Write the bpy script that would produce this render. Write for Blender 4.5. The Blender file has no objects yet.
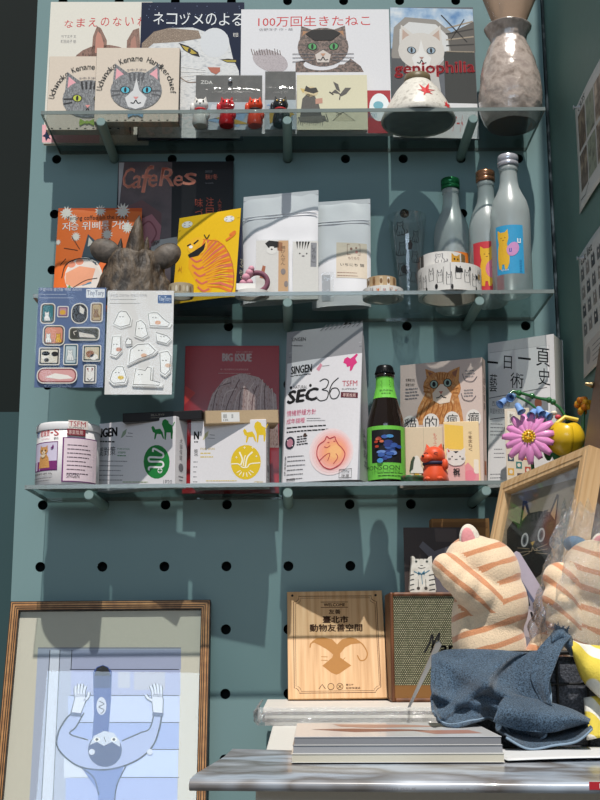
import bpy, bmesh, math, random
import numpy as np
from mathutils import Vector, Matrix, noise as mnoise
random.seed(7)
C = bpy.context.scene.collection
S = bpy.context.scene
rad = math.radians

# ------------------------------------------------------------------ camera
FPX, PITCH, YAW, ROLL, CAMD = 1190.0, 0.20298, 0.005, 0.00358, 1.935   # z = 0 is the eye height, y = 0 the pegboard face
_cy, _sy = math.cos(YAW), math.sin(YAW)
FW = np.array([_sy*math.cos(PITCH), _cy*math.cos(PITCH), math.sin(PITCH)])
RT = np.array([_cy, -_sy, 0.0]); UP = np.cross(RT, FW)
RT2 = RT*math.cos(ROLL) - UP*math.sin(ROLL); UP2 = RT*math.sin(ROLL) + UP*math.cos(ROLL)
EYE = np.array([0, -CAMD, 0.0])
cam = bpy.data.cameras.new('camera'); cam.sensor_fit = 'VERTICAL'; cam.sensor_height = 24; cam.lens = FPX/800*24
cam.clip_start = 0.05
co = bpy.data.objects.new('camera', cam); C.objects.link(co); S.camera = co
co.matrix_world = Matrix(((RT2[0], UP2[0], -FW[0], EYE[0]), (RT2[1], UP2[1], -FW[1], EYE[1]), (RT2[2], UP2[2], -FW[2], EYE[2]), (0, 0, 0, 1)))

# ------------------------------------------------------------------ light
SUN, SUN_EL, SUN_AZ, WIN, WORLD, EXPO = 4.7, 63, 2.0, 50, 0.22, 0.0
wd = bpy.data.worlds.new('world'); S.world = wd; wd.use_nodes = True
bg = wd.node_tree.nodes['Background']; bg.inputs[0].default_value = (0.83, 0.92, 1.0, 1); bg.inputs[1].default_value = WORLD
sl = bpy.data.lights.new('sun', 'SUN'); sl.energy = SUN; sl.angle = rad(0.7); sl.color = (1.0, 0.95, 0.88)
so = bpy.data.objects.new('sun', sl); C.objects.link(so)
_d = Vector((-math.sin(rad(SUN_AZ))*math.cos(rad(SUN_EL)), math.cos(rad(SUN_AZ))*math.cos(rad(SUN_EL)), -math.sin(rad(SUN_EL))))
so.rotation_euler = _d.to_track_quat('-Z', 'Y').to_euler()
al = bpy.data.lights.new('window_daylight', 'AREA'); al.shape = 'RECTANGLE'; al.size = 2.6; al.size_y = 1.3; al.energy = WIN; al.color = (0.66, 0.82, 1.0)
ao = bpy.data.objects.new('window_daylight', al); C.objects.link(ao); ao.location = (-0.2, -5.2, 1.5)
ao.rotation_euler = (Vector((0.0, 0, 0.2)) - Vector(ao.location)).to_track_quat('-Z', 'Y').to_euler()
S.view_settings.view_transform = 'Standard'; S.view_settings.look = 'None'; S.view_settings.gamma = 1
S.view_settings.use_curve_mapping = False; S.view_settings.exposure = EXPO

# ------------------------------------------------------------------ helpers
def at(px, py, Y):
    x = px-300; y = py-400
    d = FW + RT2*x/FPX - UP2*y/FPX
    t = (Y + CAMD)/d[1]
    return EYE + d*t
def proj(P):
    v = np.asarray(P, float) - EYE
    c = v @ FW
    return 300 + FPX*(v @ RT2)/c, 400 - FPX*(v @ UP2)/c

def srgb(h):
    h = h.lstrip('#')
    v = [int(h[i:i+2], 16)/255 for i in (0, 2, 4)]
    return tuple((c/12.92 if c <= 0.04045 else ((c+0.055)/1.055)**2.4) for c in v) + (1,)
_M = {}
def M(hexc, rough=0.5, metal=0.0, bump=0.0, scale=300.0, var=0.06, coat=0.0, sheen=0.0):
    key = (hexc, rough, metal, bump, scale, var, coat, sheen)
    if key in _M: return _M[key]
    m = bpy.data.materials.new('paint_' + hexc.strip('#')); m.use_nodes = True
    nt = m.node_tree; b = nt.nodes['Principled BSDF']
    b.inputs['Roughness'].default_value = rough; b.inputs['Metallic'].default_value = metal
    b.inputs['Specular IOR Level'].default_value = 0.28; b.inputs['Coat Weight'].default_value = coat; b.inputs['Coat Roughness'].default_value = 0.08
    b.inputs['Sheen Weight'].default_value = sheen
    c = srgb(hexc)
    tc = nt.nodes.new('ShaderNodeTexCoord'); nz = nt.nodes.new('ShaderNodeTexNoise'); nz.inputs['Scale'].default_value = scale; nz.inputs['Detail'].default_value = 4
    nt.links.new(tc.outputs['Object'], nz.inputs['Vector'])
    rp = nt.nodes.new('ShaderNodeMix'); rp.data_type = 'RGBA'
    rp.inputs['A'].default_value = tuple(max(0, v*(1-var)) for v in c[:3]) + (1,)
    rp.inputs['B'].default_value = tuple(min(1, v*(1+var)) for v in c[:3]) + (1,)
    nt.links.new(nz.outputs['Fac'], rp.inputs['Factor']); nt.links.new(rp.outputs['Result'], b.inputs['Base Color'])
    if bump:
        bp = nt.nodes.new('ShaderNodeBump'); bp.inputs['Strength'].default_value = bump; bp.inputs['Distance'].default_value = 0.002
        nt.links.new(nz.outputs['Fac'], bp.inputs['Height']); nt.links.new(bp.outputs['Normal'], b.inputs['Normal'])
    _M[key] = m
    return m
def clear(name, tint=(0.95, 0.98, 0.97), gloss=0.08, rough=0.03, bump=0.0, scale=60, diffuse=0.0, dcol=(0.8, 0.83, 0.84), facing=0.25):
    """clear plastic or glass sheet: light passes through, a share is mirrored, more at grazing angles"""
    if name in _M: return _M[name]
    m = bpy.data.materials.new(name); m.use_nodes = True; nt = m.node_tree
    nt.nodes.remove(nt.nodes['Principled BSDF']); out = nt.nodes['Material Output']
    tr = nt.nodes.new('ShaderNodeBsdfTransparent'); tr.inputs[0].default_value = (*tint, 1)
    gl = nt.nodes.new('ShaderNodeBsdfGlossy'); gl.inputs['Roughness'].default_value = rough
    lw = nt.nodes.new('ShaderNodeLayerWeight'); lw.inputs['Blend'].default_value = 0.35
    mr = nt.nodes.new('ShaderNodeMapRange'); mr.inputs['To Min'].default_value = gloss; mr.inputs['To Max'].default_value = gloss + facing
    nt.links.new(lw.outputs['Facing'], mr.inputs['Value'])
    mx = nt.nodes.new('ShaderNodeMixShader'); nt.links.new(mr.outputs['Result'], mx.inputs['Fac'])
    nt.links.new(tr.outputs[0], mx.inputs[1]); nt.links.new(gl.outputs[0], mx.inputs[2])
    last = mx
    if diffuse:
        df = nt.nodes.new('ShaderNodeBsdfDiffuse'); df.inputs[0].default_value = (*dcol, 1)
        m2 = nt.nodes.new('ShaderNodeMixShader'); m2.inputs['Fac'].default_value = diffuse
        nt.links.new(mx.outputs[0], m2.inputs[1]); nt.links.new(df.outputs[0], m2.inputs[2]); last = m2
    if bump:
        tc = nt.nodes.new('ShaderNodeTexCoord'); nz = nt.nodes.new('ShaderNodeTexNoise'); nz.inputs['Scale'].default_value = scale; nz.inputs['Detail'].default_value = 3
        nt.links.new(tc.outputs['Object'], nz.inputs['Vector'])
        bp = nt.nodes.new('ShaderNodeBump'); bp.inputs['Strength'].default_value = bump; bp.inputs['Distance'].default_value = 0.02
        nt.links.new(nz.outputs['Fac'], bp.inputs['Height']); nt.links.new(bp.outputs['Normal'], gl.inputs['Normal'])
    nt.links.new(last.outputs[0], out.inputs['Surface'])
    _M[name] = m
    return m
def stripes(name, ca, cb, axis='X', scale=60, distort=2.0, thr=0.5, soft=0.08, rough=0.6, dscale=2.0, bump=0.0, ntype='BANDS', sheen=0.0, detail=2):
    if name in _M: return _M[name]
    m = bpy.data.materials.new(name); m.use_nodes = True; nt = m.node_tree; b = nt.nodes['Principled BSDF']; b.inputs['Roughness'].default_value = rough
    b.inputs['Sheen Weight'].default_value = sheen
    tc = nt.nodes.new('ShaderNodeTexCoord'); w = nt.nodes.new('ShaderNodeTexWave'); w.wave_type = ntype
    if ntype == 'BANDS': w.bands_direction = axis
    else: w.rings_direction = axis
    w.inputs['Scale'].default_value = scale; w.inputs['Distortion'].default_value = distort; w.inputs['Detail Scale'].default_value = dscale; w.inputs['Detail'].default_value = detail
    nt.links.new(tc.outputs['Object'], w.inputs['Vector'])
    mr = nt.nodes.new('ShaderNodeMapRange'); mr.inputs['From Min'].default_value = thr-soft; mr.inputs['From Max'].default_value = thr+soft
    nt.links.new(w.outputs['Fac'], mr.inputs['Value'])
    mx = nt.nodes.new('ShaderNodeMix'); mx.data_type = 'RGBA'; mx.inputs['A'].default_value = srgb(ca); mx.inputs['B'].default_value = srgb(cb)
    nt.links.new(mr.outputs['Result'], mx.inputs['Factor']); nt.links.new(mx.outputs['Result'], b.inputs['Base Color'])
    if bump:
        nz = nt.nodes.new('ShaderNodeTexNoise'); nz.inputs['Scale'].default_value = 500; nt.links.new(tc.outputs['Object'], nz.inputs['Vector'])
        bp = nt.nodes.new('ShaderNodeBump'); bp.inputs['Strength'].default_value = bump; bp.inputs['Distance'].default_value = 0.002
        nt.links.new(nz.outputs['Fac'], bp.inputs['Height']); nt.links.new(bp.outputs['Normal'], b.inputs['Normal'])
    _M[name] = m
    return m
def mottled(name, cols, scale=20, rough=0.5, bump=0.3, detail=6, dist=0.004, stretch=(1, 1, 1), coat=0.0):
    if name in _M: return _M[name]
    m = bpy.data.materials.new(name); m.use_nodes = True; nt = m.node_tree; b = nt.nodes['Principled BSDF']; b.inputs['Roughness'].default_value = rough; b.inputs['Coat Weight'].default_value = coat
    tc = nt.nodes.new('ShaderNodeTexCoord'); mp = nt.nodes.new('ShaderNodeMapping'); mp.inputs['Scale'].default_value = stretch
    nz = nt.nodes.new('ShaderNodeTexNoise'); nz.inputs['Scale'].default_value = scale; nz.inputs['Detail'].default_value = detail
    nt.links.new(tc.outputs['Object'], mp.inputs['Vector']); nt.links.new(mp.outputs['Vector'], nz.inputs['Vector'])
    cr = nt.nodes.new('ShaderNodeValToRGB'); el = cr.color_ramp.elements
    while len(el) < len(cols): el.new(0.5)
    for i, h in enumerate(cols): el[i].position = 0.3 + 0.4*i/max(1, len(cols)-1); el[i].color = srgb(h)
    nt.links.new(nz.outputs['Fac'], cr.inputs['Fac']); nt.links.new(cr.outputs['Color'], b.inputs['Base Color'])
    if bump:
        bp = nt.nodes.new('ShaderNodeBump'); bp.inputs['Strength'].default_value = bump; bp.inputs['Distance'].default_value = dist
        nt.links.new(nz.outputs['Fac'], bp.inputs['Height']); nt.links.new(bp.outputs['Normal'], b.inputs['Normal'])
    _M[name] = m
    return m

def thing(name, label, cat, loc=(0, 0, 0), rot=(0, 0, 0), group=None):
    o = bpy.data.objects.new(name, None); C.objects.link(o); o.empty_display_size = 0.01
    o.location = [float(v) for v in loc]; o.rotation_euler = rot
    o['label'] = label; o['category'] = cat
    if group: o['group'] = group
    return o

class MB:
    def __init__(s): s.v = []; s.f = []; s.m = []; s.sm = []; s.mats = []
    def mi(s, m):
        if m not in s.mats: s.mats.append(m)
        return s.mats.index(m)
    def add(s, vs, fs, m, smooth=False):
        o = len(s.v); k = s.mi(m); s.v += [tuple(float(c) for c in p) for p in vs]
        for f in fs: s.f.append([i+o for i in f]); s.m.append(k); s.sm.append(smooth)
        return s
    def box(s, x0, y0, z0, x1, y1, z1, m):
        vs = [(x, y, z) for z in (z0, z1) for y in (y0, y1) for x in (x0, x1)]
        return s.add(vs, [(0, 2, 3, 1), (4, 5, 7, 6), (0, 1, 5, 4), (2, 6, 7, 3), (0, 4, 6, 2), (1, 3, 7, 5)], m)
    def lathe(s, prof, m, n=40, cx=0, cy=0, smooth=True, cap0=True, cap1=True):
        vs = []; fs = []
        for r, z in prof:
            for i in range(n):
                a = 2*math.pi*i/n; vs.append((cx+r*math.cos(a), cy+r*math.sin(a), z))
        for j in range(len(prof)-1):
            for i in range(n):
                k = (i+1) % n; fs.append((j*n+i, j*n+k, (j+1)*n+k, (j+1)*n+i))
        s.add(vs, fs, m, smooth)
        if cap0: s.add([vs[i] for i in range(n)][::-1], [tuple(range(n))], m)
        if cap1: s.add([vs[(len(prof)-1)*n+i] for i in range(n)], [tuple(range(n))], m)
        return s
    def tube(s, pts, r, m, n=8, closed=False, caps=True):
        pts = [Vector(p) for p in pts]; N = len(pts); rs = r if hasattr(r, '__len__') else [r]*N
        vs = []; fs = []; ref = Vector((0, 0, 1))
        for i, p in enumerate(pts):
            a = pts[(i-1) % N] if (closed or i > 0) else p; b = pts[(i+1) % N] if (closed or i < N-1) else p
            t = (b-a); t = t.normalized() if t.length > 1e-9 else Vector((0, 0, 1))
            if abs(t.dot(ref)) > 0.95: ref = Vector((1, 0, 0)) if abs(t.x) < 0.9 else Vector((0, 1, 0))
            u = t.cross(ref).normalized(); w = t.cross(u).normalized(); ref = -w if w.dot(ref) < 0 else w
            u = t.cross(ref).normalized(); w = ref - t*ref.dot(t); w.normalize(); u = t.cross(w)
            for k in range(n):
                ang = 2*math.pi*k/n; vs.append(p + (u*math.cos(ang) + w*math.sin(ang))*rs[i])
        for i in range(N if closed else N-1):
            j = (i+1) % N
            for k in range(n):
                q = (k+1) % n; fs.append((i*n+k, i*n+q, j*n+q, j*n+k))
        s.add(vs, fs, m, True)
        if caps and not closed:
            s.add(vs[:n][::-1], [tuple(range(n))], m); s.add(vs[-n:], [tuple(range(n))], m)
        return s
    def prism(s, pts, y0, y1, m):
        """outline in the x-z plane, counter-clockwise seen from -y, given depth y0..y1"""
        n = len(pts)
        vs = [(x, y0, z) for x, z in pts] + [(x, y1, z) for x, z in pts]
        s.add(vs, [tuple(range(n)), tuple(range(2*n-1, n-1, -1))], m)
        s.add(vs, [(i, i+n, (i+1) % n+n, (i+1) % n) for i in range(n)], m)
        return s
    def prismz(s, pts, z0, z1, m):
        n = len(pts); vs = [(x, y, z0) for x, y in pts] + [(x, y, z1) for x, y in pts]
        s.add(vs, [tuple(range(n-1, -1, -1)), tuple(range(n, 2*n))], m)
        s.add(vs, [(i, (i+1) % n, (i+1) % n+n, i+n) for i in range(n)], m)
        return s
    def sheet(s, fn, nu, nv, m, smooth=True, flip=False):
        vs = [fn(i/nu, j/nv) for j in range(nv+1) for i in range(nu+1)]
        fs = []
        for j in range(nv):
            for i in range(nu):
                a = j*(nu+1)+i; q = (a, a+1, a+nu+2, a+nu+1); fs.append(q[::-1] if flip else q)
        return s.add(vs, fs, m, smooth)
    def ball(s, c, r, m, nu=20, nv=12, rot=None):
        rr = r if hasattr(r, '__len__') else (r, r, r)
        R = Matrix.Identity(3) if rot is None else rot
        def fn(u, v):
            a = 2*math.pi*u; b = math.pi*(v-0.5)
            return Vector(c) + R @ Vector((rr[0]*math.cos(b)*math.cos(a), rr[1]*math.cos(b)*math.sin(a), rr[2]*math.sin(b)))
        return s.sheet(fn, nu, nv, m)
    def build(s, name, parent=None, bevel=0.0, seg=2, label=None, kind=None, weld=False, solid=0.0, sub=0):
        me = bpy.data.meshes.new(name); me.from_pydata(s.v, [], s.f)
        for m in s.mats: me.materials.append(m)
        me.polygons.foreach_set('material_index', s.m); me.polygons.foreach_set('use_smooth', s.sm)
        if weld:
            bm = bmesh.new(); bm.from_mesh(me); bmesh.ops.remove_doubles(bm, verts=bm.verts, dist=1e-5); bm.to_mesh(me); bm.free()
        me.update()
        o = bpy.data.objects.new(name, me); C.objects.link(o)
        if parent: o.parent = parent
        if label: o['label'] = label
        if kind: o['kind'] = kind
        if solid:
            md = o.modifiers.new('thickness', 'SOLIDIFY'); md.thickness = solid; md.offset = 0
        if sub:
            md = o.modifiers.new('smooth', 'SUBSURF'); md.levels = sub; md.render_levels = sub
        if bevel:
            md = o.modifiers.new('bevel', 'BEVEL'); md.width = bevel; md.segments = seg; md.limit_method = 'ANGLE'
        return o

# ---- flat artwork: print, lettering and drawings as thin layers on a face --------------------
_TX = {}
def text_mesh(st):
    if st in _TX: return _TX[st]
    cu = bpy.data.curves.new('lettering_tmp', 'FONT'); cu.body = st; cu.resolution_u = 2
    o = bpy.data.objects.new('lettering_tmp', cu); C.objects.link(o)
    me = o.evaluated_get(bpy.context.evaluated_depsgraph_get()).to_mesh()
    vs = [(v.co.x, v.co.y) for v in me.vertices]; fs = [tuple(p.vertices) for p in me.polygons]
    bpy.data.objects.remove(o); bpy.data.curves.remove(cu)
    if vs:
        xs = [v[0] for v in vs]; ys = [v[1] for v in vs]
        x0, x1, y0, y1 = min(xs), max(xs), min(ys), max(ys)
        vs = [((x-x0)/max(1e-6, x1-x0), (y-y0)/max(1e-6, y1-y0)) for x, y in vs]
    _TX[st] = (vs, fs)
    return _TX[st]
def homog(src, dst):
    A = []; B = []
    for (x, y), (u, v) in zip(src, dst):
        A += [[x, y, 1, 0, 0, 0, -u*x, -u*y], [0, 0, 0, x, y, 1, -v*x, -v*y]]; B += [u, v]
    h = np.linalg.solve(np.array(A, float), np.array(B, float))
    return np.append(h, 1).reshape(3, 3)
class Art:
    """drawing layers; design points (as read off the face) map to face coordinates (x, z), then wrap() lays them on the surface"""
    STEP = 0.00009
    def __init__(s, quad, x0, z0, x1, z1, wrap=None, fine=1):
        s.H = homog(quad, [(x0, z1), (x1, z1), (x1, z0), (x0, z0)])
        s.mb = MB(); s.l = 1; s.wrap = wrap or (lambda x, z, d: (x, -d, z)); s.fine = fine
    def up(s, n=1): s.l += n; return s
    def P(s, x, y):
        v = s.H @ np.array([x, y, 1.0]); return s.wrap(v[0]/v[2], v[1]/v[2], s.l*s.STEP)
    def raw(s, pts, faces, m): s.mb.add([s.P(*p) for p in pts], faces, m); return s
    def poly(s, pts, m):
        n = len(pts); ar = sum(pts[i][0]*pts[(i+1) % n][1]-pts[(i+1) % n][0]*pts[i][1] for i in range(n))
        if ar > 0: pts = pts[::-1]
        if s.fine > 1:      # on a curved face: cut the shape small enough to follow it
            bm = bmesh.new(); f = bm.faces.new([bm.verts.new((x, y, 0)) for x, y in pts])
            bmesh.ops.triangulate(bm, faces=[f]); bmesh.ops.subdivide_edges(bm, edges=bm.edges[:], cuts=3, use_grid_fill=True)
            bm.verts.index_update(); P_ = [(v.co.x, v.co.y) for v in bm.verts]; F_ = [tuple(v.index for v in f.verts) for f in bm.faces]; bm.free()
            return s.raw(P_, F_, m)
        return s.raw(pts, [tuple(range(n))], m)
    def rect(s, x0, y0, x1, y1, m, n=None):
        n = n or s.fine; k = n+1
        pts = [(x0+(x1-x0)*i/n, y1+(y0-y1)*j/n) for j in range(k) for i in range(k)]
        return s.raw(pts, [(j*k+i, j*k+i+1, (j+1)*k+i+1, (j+1)*k+i) for j in range(n) for i in range(n)], m)
    def rrect(s, x0, y0, x1, y1, r, m):
        pts = []
        for cx, cy, a0 in ((x1-r, y0+r, 270), (x1-r, y1-r, 0), (x0+r, y1-r, 90), (x0+r, y0+r, 180)):
            for k in range(6): a = rad(a0+18*k); pts.append((cx+r*math.cos(a), cy+r*math.sin(a)))
        return s.poly(pts, m)
    def ell(s, cx, cy, rx, ry, m, rot=0, n=22, a0=0, a1=360):
        c, d = math.cos(rad(rot)), math.sin(rad(rot)); pts = []
        for k in range(n if a1-a0 == 360 else n+1):
            a = rad(a0+(a1-a0)*k/n); x = rx*math.cos(a); y = ry*math.sin(a); pts.append((cx+x*c-y*d, cy+x*d+y*c))
        return s.poly(pts, m)
    def line(s, pts, w, m, closed=False):
        N = len(pts); ps = [np.array(p, float) for p in pts]; L = []; Rr = []
        for i in range(N):
            a = ps[(i-1) % N] if (closed or i) else ps[i]; b = ps[(i+1) % N] if (closed or i < N-1) else ps[i]
            t = b-a; t = t/(np.linalg.norm(t)+1e-9); nrm = np.array([-t[1], t[0]])*w/2
            L.append(tuple(ps[i]+nrm)); Rr.append(tuple(ps[i]-nrm))
        fs = [(i, (i+1) % N, N+(i+1) % N, N+i) for i in range(N if closed else N-1)]
        return s.raw(L+Rr, fs, m)
    def curve(s, pts, w, m, n=8):
        out = []
        P = [np.array(p, float) for p in pts]; P = [2*P[0]-P[1]] + P + [2*P[-1]-P[-2]]
        for i in range(1, len(P)-2):
            for k in range(n):
                t = k/n; out.append(tuple(0.5*((2*P[i])+(-P[i-1]+P[i+1])*t+(2*P[i-1]-5*P[i]+4*P[i+1]-P[i+2])*t*t+(-P[i-1]+3*P[i]-3*P[i+1]+P[i+2])*t**3)))
        out.append(tuple(P[-2]))
        return s.line(out, w, m)
    def text(s, st, x0, y0, x1, y1, m, dy=0.0, shear=0.0, bold=0.0):
        """lettering fitted to a box; dy: how far the right end sinks (negative rises)"""
        vs, fs = text_mesh(st)
        if not vs: return s
        pts = [(x0+(x1-x0)*u+shear*(y1-y0)*v, y1+(y0-y1)*v+dy*u) for u, v in vs]
        for ox, oy in ([(bold, 0), (-bold, 0), (0, bold*.7), (0, -bold*.7)] if bold else [(0, 0)]): s.raw([(x+ox, y+oy) for x, y in pts], fs, m)
        return s
    def vtext(s, st, x0, y0, x1, y1, m, gap=0.15):
        n = len(st); h = (y1-y0)/n
        for i, ch in enumerate(st): s.text(ch, x0, y0+h*(i+gap/2), x1, y0+h*(i+1-gap/2), m)
        return s
    def arctext(s, st, cx, cy, r, a0, a1, size, m):
        n = len(st)
        for i, ch in enumerate(st):
            if ch == ' ': continue
            a = rad(a0+(a1-a0)*(i+0.5)/n); vs, fs = text_mesh(ch)
            wd = size*(0.35 if ch in 'iltjfr' else 0.62); ht = size*(1.0 if (ch.isupper() or ch in 'bdfhkltgy') else 0.7)
            ux, uy = -math.sin(a), math.cos(a); vx, vy = math.cos(a), math.sin(a)
            if a1 < a0: ux, uy = math.sin(a), -math.cos(a)
            ux, uy = (math.sin(a), math.cos(a)); vx, vy = (math.cos(a), -math.sin(a))
            s.raw([(cx+r*math.cos(a)+ux*(u-0.5)*wd+vx*v*ht, cy-r*math.sin(a)+uy*(u-0.5)*wd+vy*v*ht) for u, v in vs], fs, m)
        return s
    def lines(s, x0, y0, x1, n, pitch, m, w=0.7, ragged=0.3, dy=0):
        """rows of print too small to read"""
        for i in range(n):
            e = x1-(x1-x0)*ragged*random.random(); x = x0
            while x < e-0.5:
                d = random.uniform(1.2, 4.5)*max(0.4, w); x2 = min(e, x+d); yy = y0+i*pitch+dy*(x-x0)
                s.rect(x, yy-w/2, x2, yy+w/2, m, 1); x = x2+0.5*w
        return s
    def build(s, name, parent, label=None): return s.mb.build(name, parent, label=label)

INK = M('1a191b', 0.6); WHITE = M('e8e6e2', 0.55); GREYINK = M('77757a', 0.6); RED = M('c22a30', 0.5)
PAPER = M('e2e0da', 0.7); PAGES = stripes('page_edges', 'cfccc4', 'b3b0a8', 'Y', 260, 0.5, 0.5, 0.4, 0.8)
def cat_face(a, cx, cy, s, fur, inner, eye, nose, muzzle=None, dark=None, pupil=INK, whisk=None, eh=1.12, ears=True):
    """front view of a cat's head, s = half its width in design units"""
    if ears:
        for d in (-1, 1):
            a.poly([(cx+d*s*0.92, cy-s*0.25), (cx+d*s*0.86, cy-s*eh), (cx+d*s*0.2, cy-s*0.62)], fur)
        a.up()
        for d in (-1, 1):
            a.poly([(cx+d*s*0.82, cy-s*0.42), (cx+d*s*0.79, cy-s*(eh-.2)), (cx+d*s*0.42, cy-s*0.6)], inner)
        a.up()
    a.ell(cx, cy, s, s*0.78, fur); a.up()
    if dark:
        for k in (-0.28, -0.1, 0.1, 0.28): a.line([(cx+k*s, cy-s*0.72), (cx+k*s*0.8, cy-s*0.38)], s*0.08, dark)
        for d in (-1, 1):
            for q in (0.02, 0.22): a.line([(cx+d*s*0.95, cy+q*s), (cx+d*s*0.6, cy+q*s*0.7)], s*0.07, dark)
    if muzzle:
        a.poly([(cx, cy-s*0.5), (cx+s*0.12, cy), (cx+s*0.42, cy+s*0.3), (cx+s*0.3, cy+s*0.66), (cx, cy+s*0.76), (cx-s*0.3, cy+s*0.66), (cx-s*0.42, cy+s*0.3), (cx-s*0.12, cy)], muzzle)
    a.up()
    for d in (-1, 1):
        a.ell(cx+d*s*0.42, cy-s*0.02, s*0.2, s*0.15, INK, rot=d*-12)
    a.up()
    for d in (-1, 1): a.ell(cx+d*s*0.42, cy-s*0.02, s*0.16, s*0.125, eye, rot=d*-12)
    a.up()
    for d in (-1, 1): a.ell(cx+d*s*0.42, cy-s*0.02, s*0.05, s*0.11, pupil)
    a.poly([(cx-s*0.1, cy+s*0.26), (cx+s*0.1, cy+s*0.26), (cx, cy+s*0.38)], nose)
    a.curve([(cx-s*0.2, cy+s*0.5), (cx-s*0.08, cy+s*0.52), (cx, cy+s*0.4), (cx+s*0.08, cy+s*0.52), (cx+s*0.2, cy+s*0.5)], s*0.04, INK, 4)
    if whisk:
        for d in (-1, 1):
            for q in (0.3, 0.42, 0.54): a.line([(cx+d*s*0.35, cy+s*q*0.95), (cx+d*s*1.2, cy+s*(q*1.3-0.12))], s*0.025, whisk)
    a.up()
    return a
def doodle_cat(a, cx, cy, s, line, fill=None, blush=None, flip=1):
    """small sitting cat in outline"""
    out = [(-.5, .9), (-.62, .3), (-.42, -.1), (-.5, -.55), (-.46, -1.0), (-.22, -.78), (.08, -.78), (.34, -1.0), (.36, -.5), (.3, -.1), (.55, .35), (.6, .9)]
    pts = [(cx+flip*x*s, cy+y*s) for x, y in out]
    if fill: a.poly(pts, fill); a.up()
    a.line(pts, s*0.09, line, True)
    for d in (-.22, .12): a.ell(cx+flip*d*s, cy-.42*s, s*.06, s*.07, line, n=8)
    a.line([(cx+flip*-.12*s, cy-.24*s), (cx+flip*.02*s, cy-.24*s)], s*.08, line)
    a.line([(cx-.2*s, cy+.9*s), (cx-.2*s, cy+.4*s)], s*.07, line); a.line([(cx+.2*s, cy+.9*s), (cx+.2*s, cy+.4*s)], s*.07, line)
    a.curve([(cx+flip*.58*s, cy+.8*s), (cx+flip*.95*s, cy+.6*s), (cx+flip*.85*s, cy+.2*s)], s*.1, line, 4)
    if blush: a.ell(cx+flip*.1*s, cy+.45*s, s*.25, s*.2, blush, n=10)

# shelves and standing things ------------------------------------------------------------------
SH = {1: 0.842, 2: 0.537, 3: 0.239}; TABLE = -0.105
SLOPE = 0.007
def zshelf(k): return lambda X: SH[k] + SLOPE*X
def ztop(z): return lambda X: z
def fit(quad, Y, zf, yaw=0.0, lean=0.0, h=None):
    """quad TL, TR, BR, BL as seen; returns (X, z, w, h) of a face that stands at depth Y and shows that wide and high"""
    tl, tr, br, bl = quad
    mx = (bl[0]+br[0])/2; ty = (tl[1]+tr[1])/2
    X = at(mx, (bl[1]+br[1])/2, Y)[0]; z = zf(X); w = abs(at(br[0], br[1], Y)[0]-at(bl[0], bl[1], Y)[0])/math.cos(yaw); hh = h or (at(mx, ty, Y)[2]-z)
    for _ in range(12):
        z = zf(X)
        l = proj((X-w/2*math.cos(yaw), Y-w/2*math.sin(yaw), z)); r = proj((X+w/2*math.cos(yaw), Y+w/2*math.sin(yaw), z))
        k = (r[0]-l[0])/max(1e-6, w)
        X += (mx-(l[0]+r[0])/2)/k*math.cos(yaw); w *= (br[0]-bl[0])/(r[0]-l[0])
        if not h:
            t = proj((X+math.sin(lean)*hh*-math.sin(yaw), Y+math.sin(lean)*hh*math.cos(yaw), z+hh*math.cos(lean)))
            hh *= 1+(t[1]-ty)/(hh*FPX/1.9)
    return X, z, w, hh
def stand(name, label, cat, quad, Y, zf, t=0.01, yaw=0.0, lean=0.0, group=None, h=None, roll=0.0):
    yaw = -yaw      # positive: the right-hand side comes forward
    X, z, w, hh = fit(quad, Y, zf, rad(yaw), rad(lean), h)
    o = thing(name, label, cat, (X, Y, z + t*math.sin(rad(lean)) + 0.0008), (0, 0, 0), group)
    o.rotation_euler = (Matrix.Rotation(rad(yaw), 3, 'Z') @ Matrix.Rotation(-rad(lean), 3, 'X') @ Matrix.Rotation(rad(roll), 3, 'Y')).to_euler()
    return o, w, hh
def face_art(quad, w, h, wrap=None, fine=1): return Art(quad, -w/2, 0, w/2, h, wrap, fine)
def book(name, label, cat, quad, Y, zf, t, cover, lean=0, yaw=0, group=None, gloss=0.35, h=None, hard=True):
    o, w, hh = stand(name, label, cat, quad, Y, zf, t, yaw, lean, group, h)
    b = 0.0018 if hard else 0.0006
    mb = MB().box(-w/2, 0, 0, w/2, b, hh, cover).box(-w/2, t-b, 0, w/2, t, hh, cover).box(-w/2, b, 0, -w/2+b, t-b, hh, cover)
    mb.build('cover', o)
    e = 0.003 if hard else 0.0008
    MB().box(-w/2+b, b, e, w/2-e, t-b, hh-e, PAGES).build('pages', o)
    return o, w, hh, face_art(quad, w, hh)
def slab(o, name, w, h, t, m, bevel=0.0006): return MB().box(-w/2, 0, 0, w/2, t, h, m).build(name, o, bevel)
SLEEVE = clear('sleeve_film', (0.985, 0.99, 0.99), 0.015, 0.1, facing=0.07)
CLEAR = clear('clear_bag', (0.98, 0.985, 0.985), 0.025, 0.08, 0.15, 45, facing=0.12)

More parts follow.
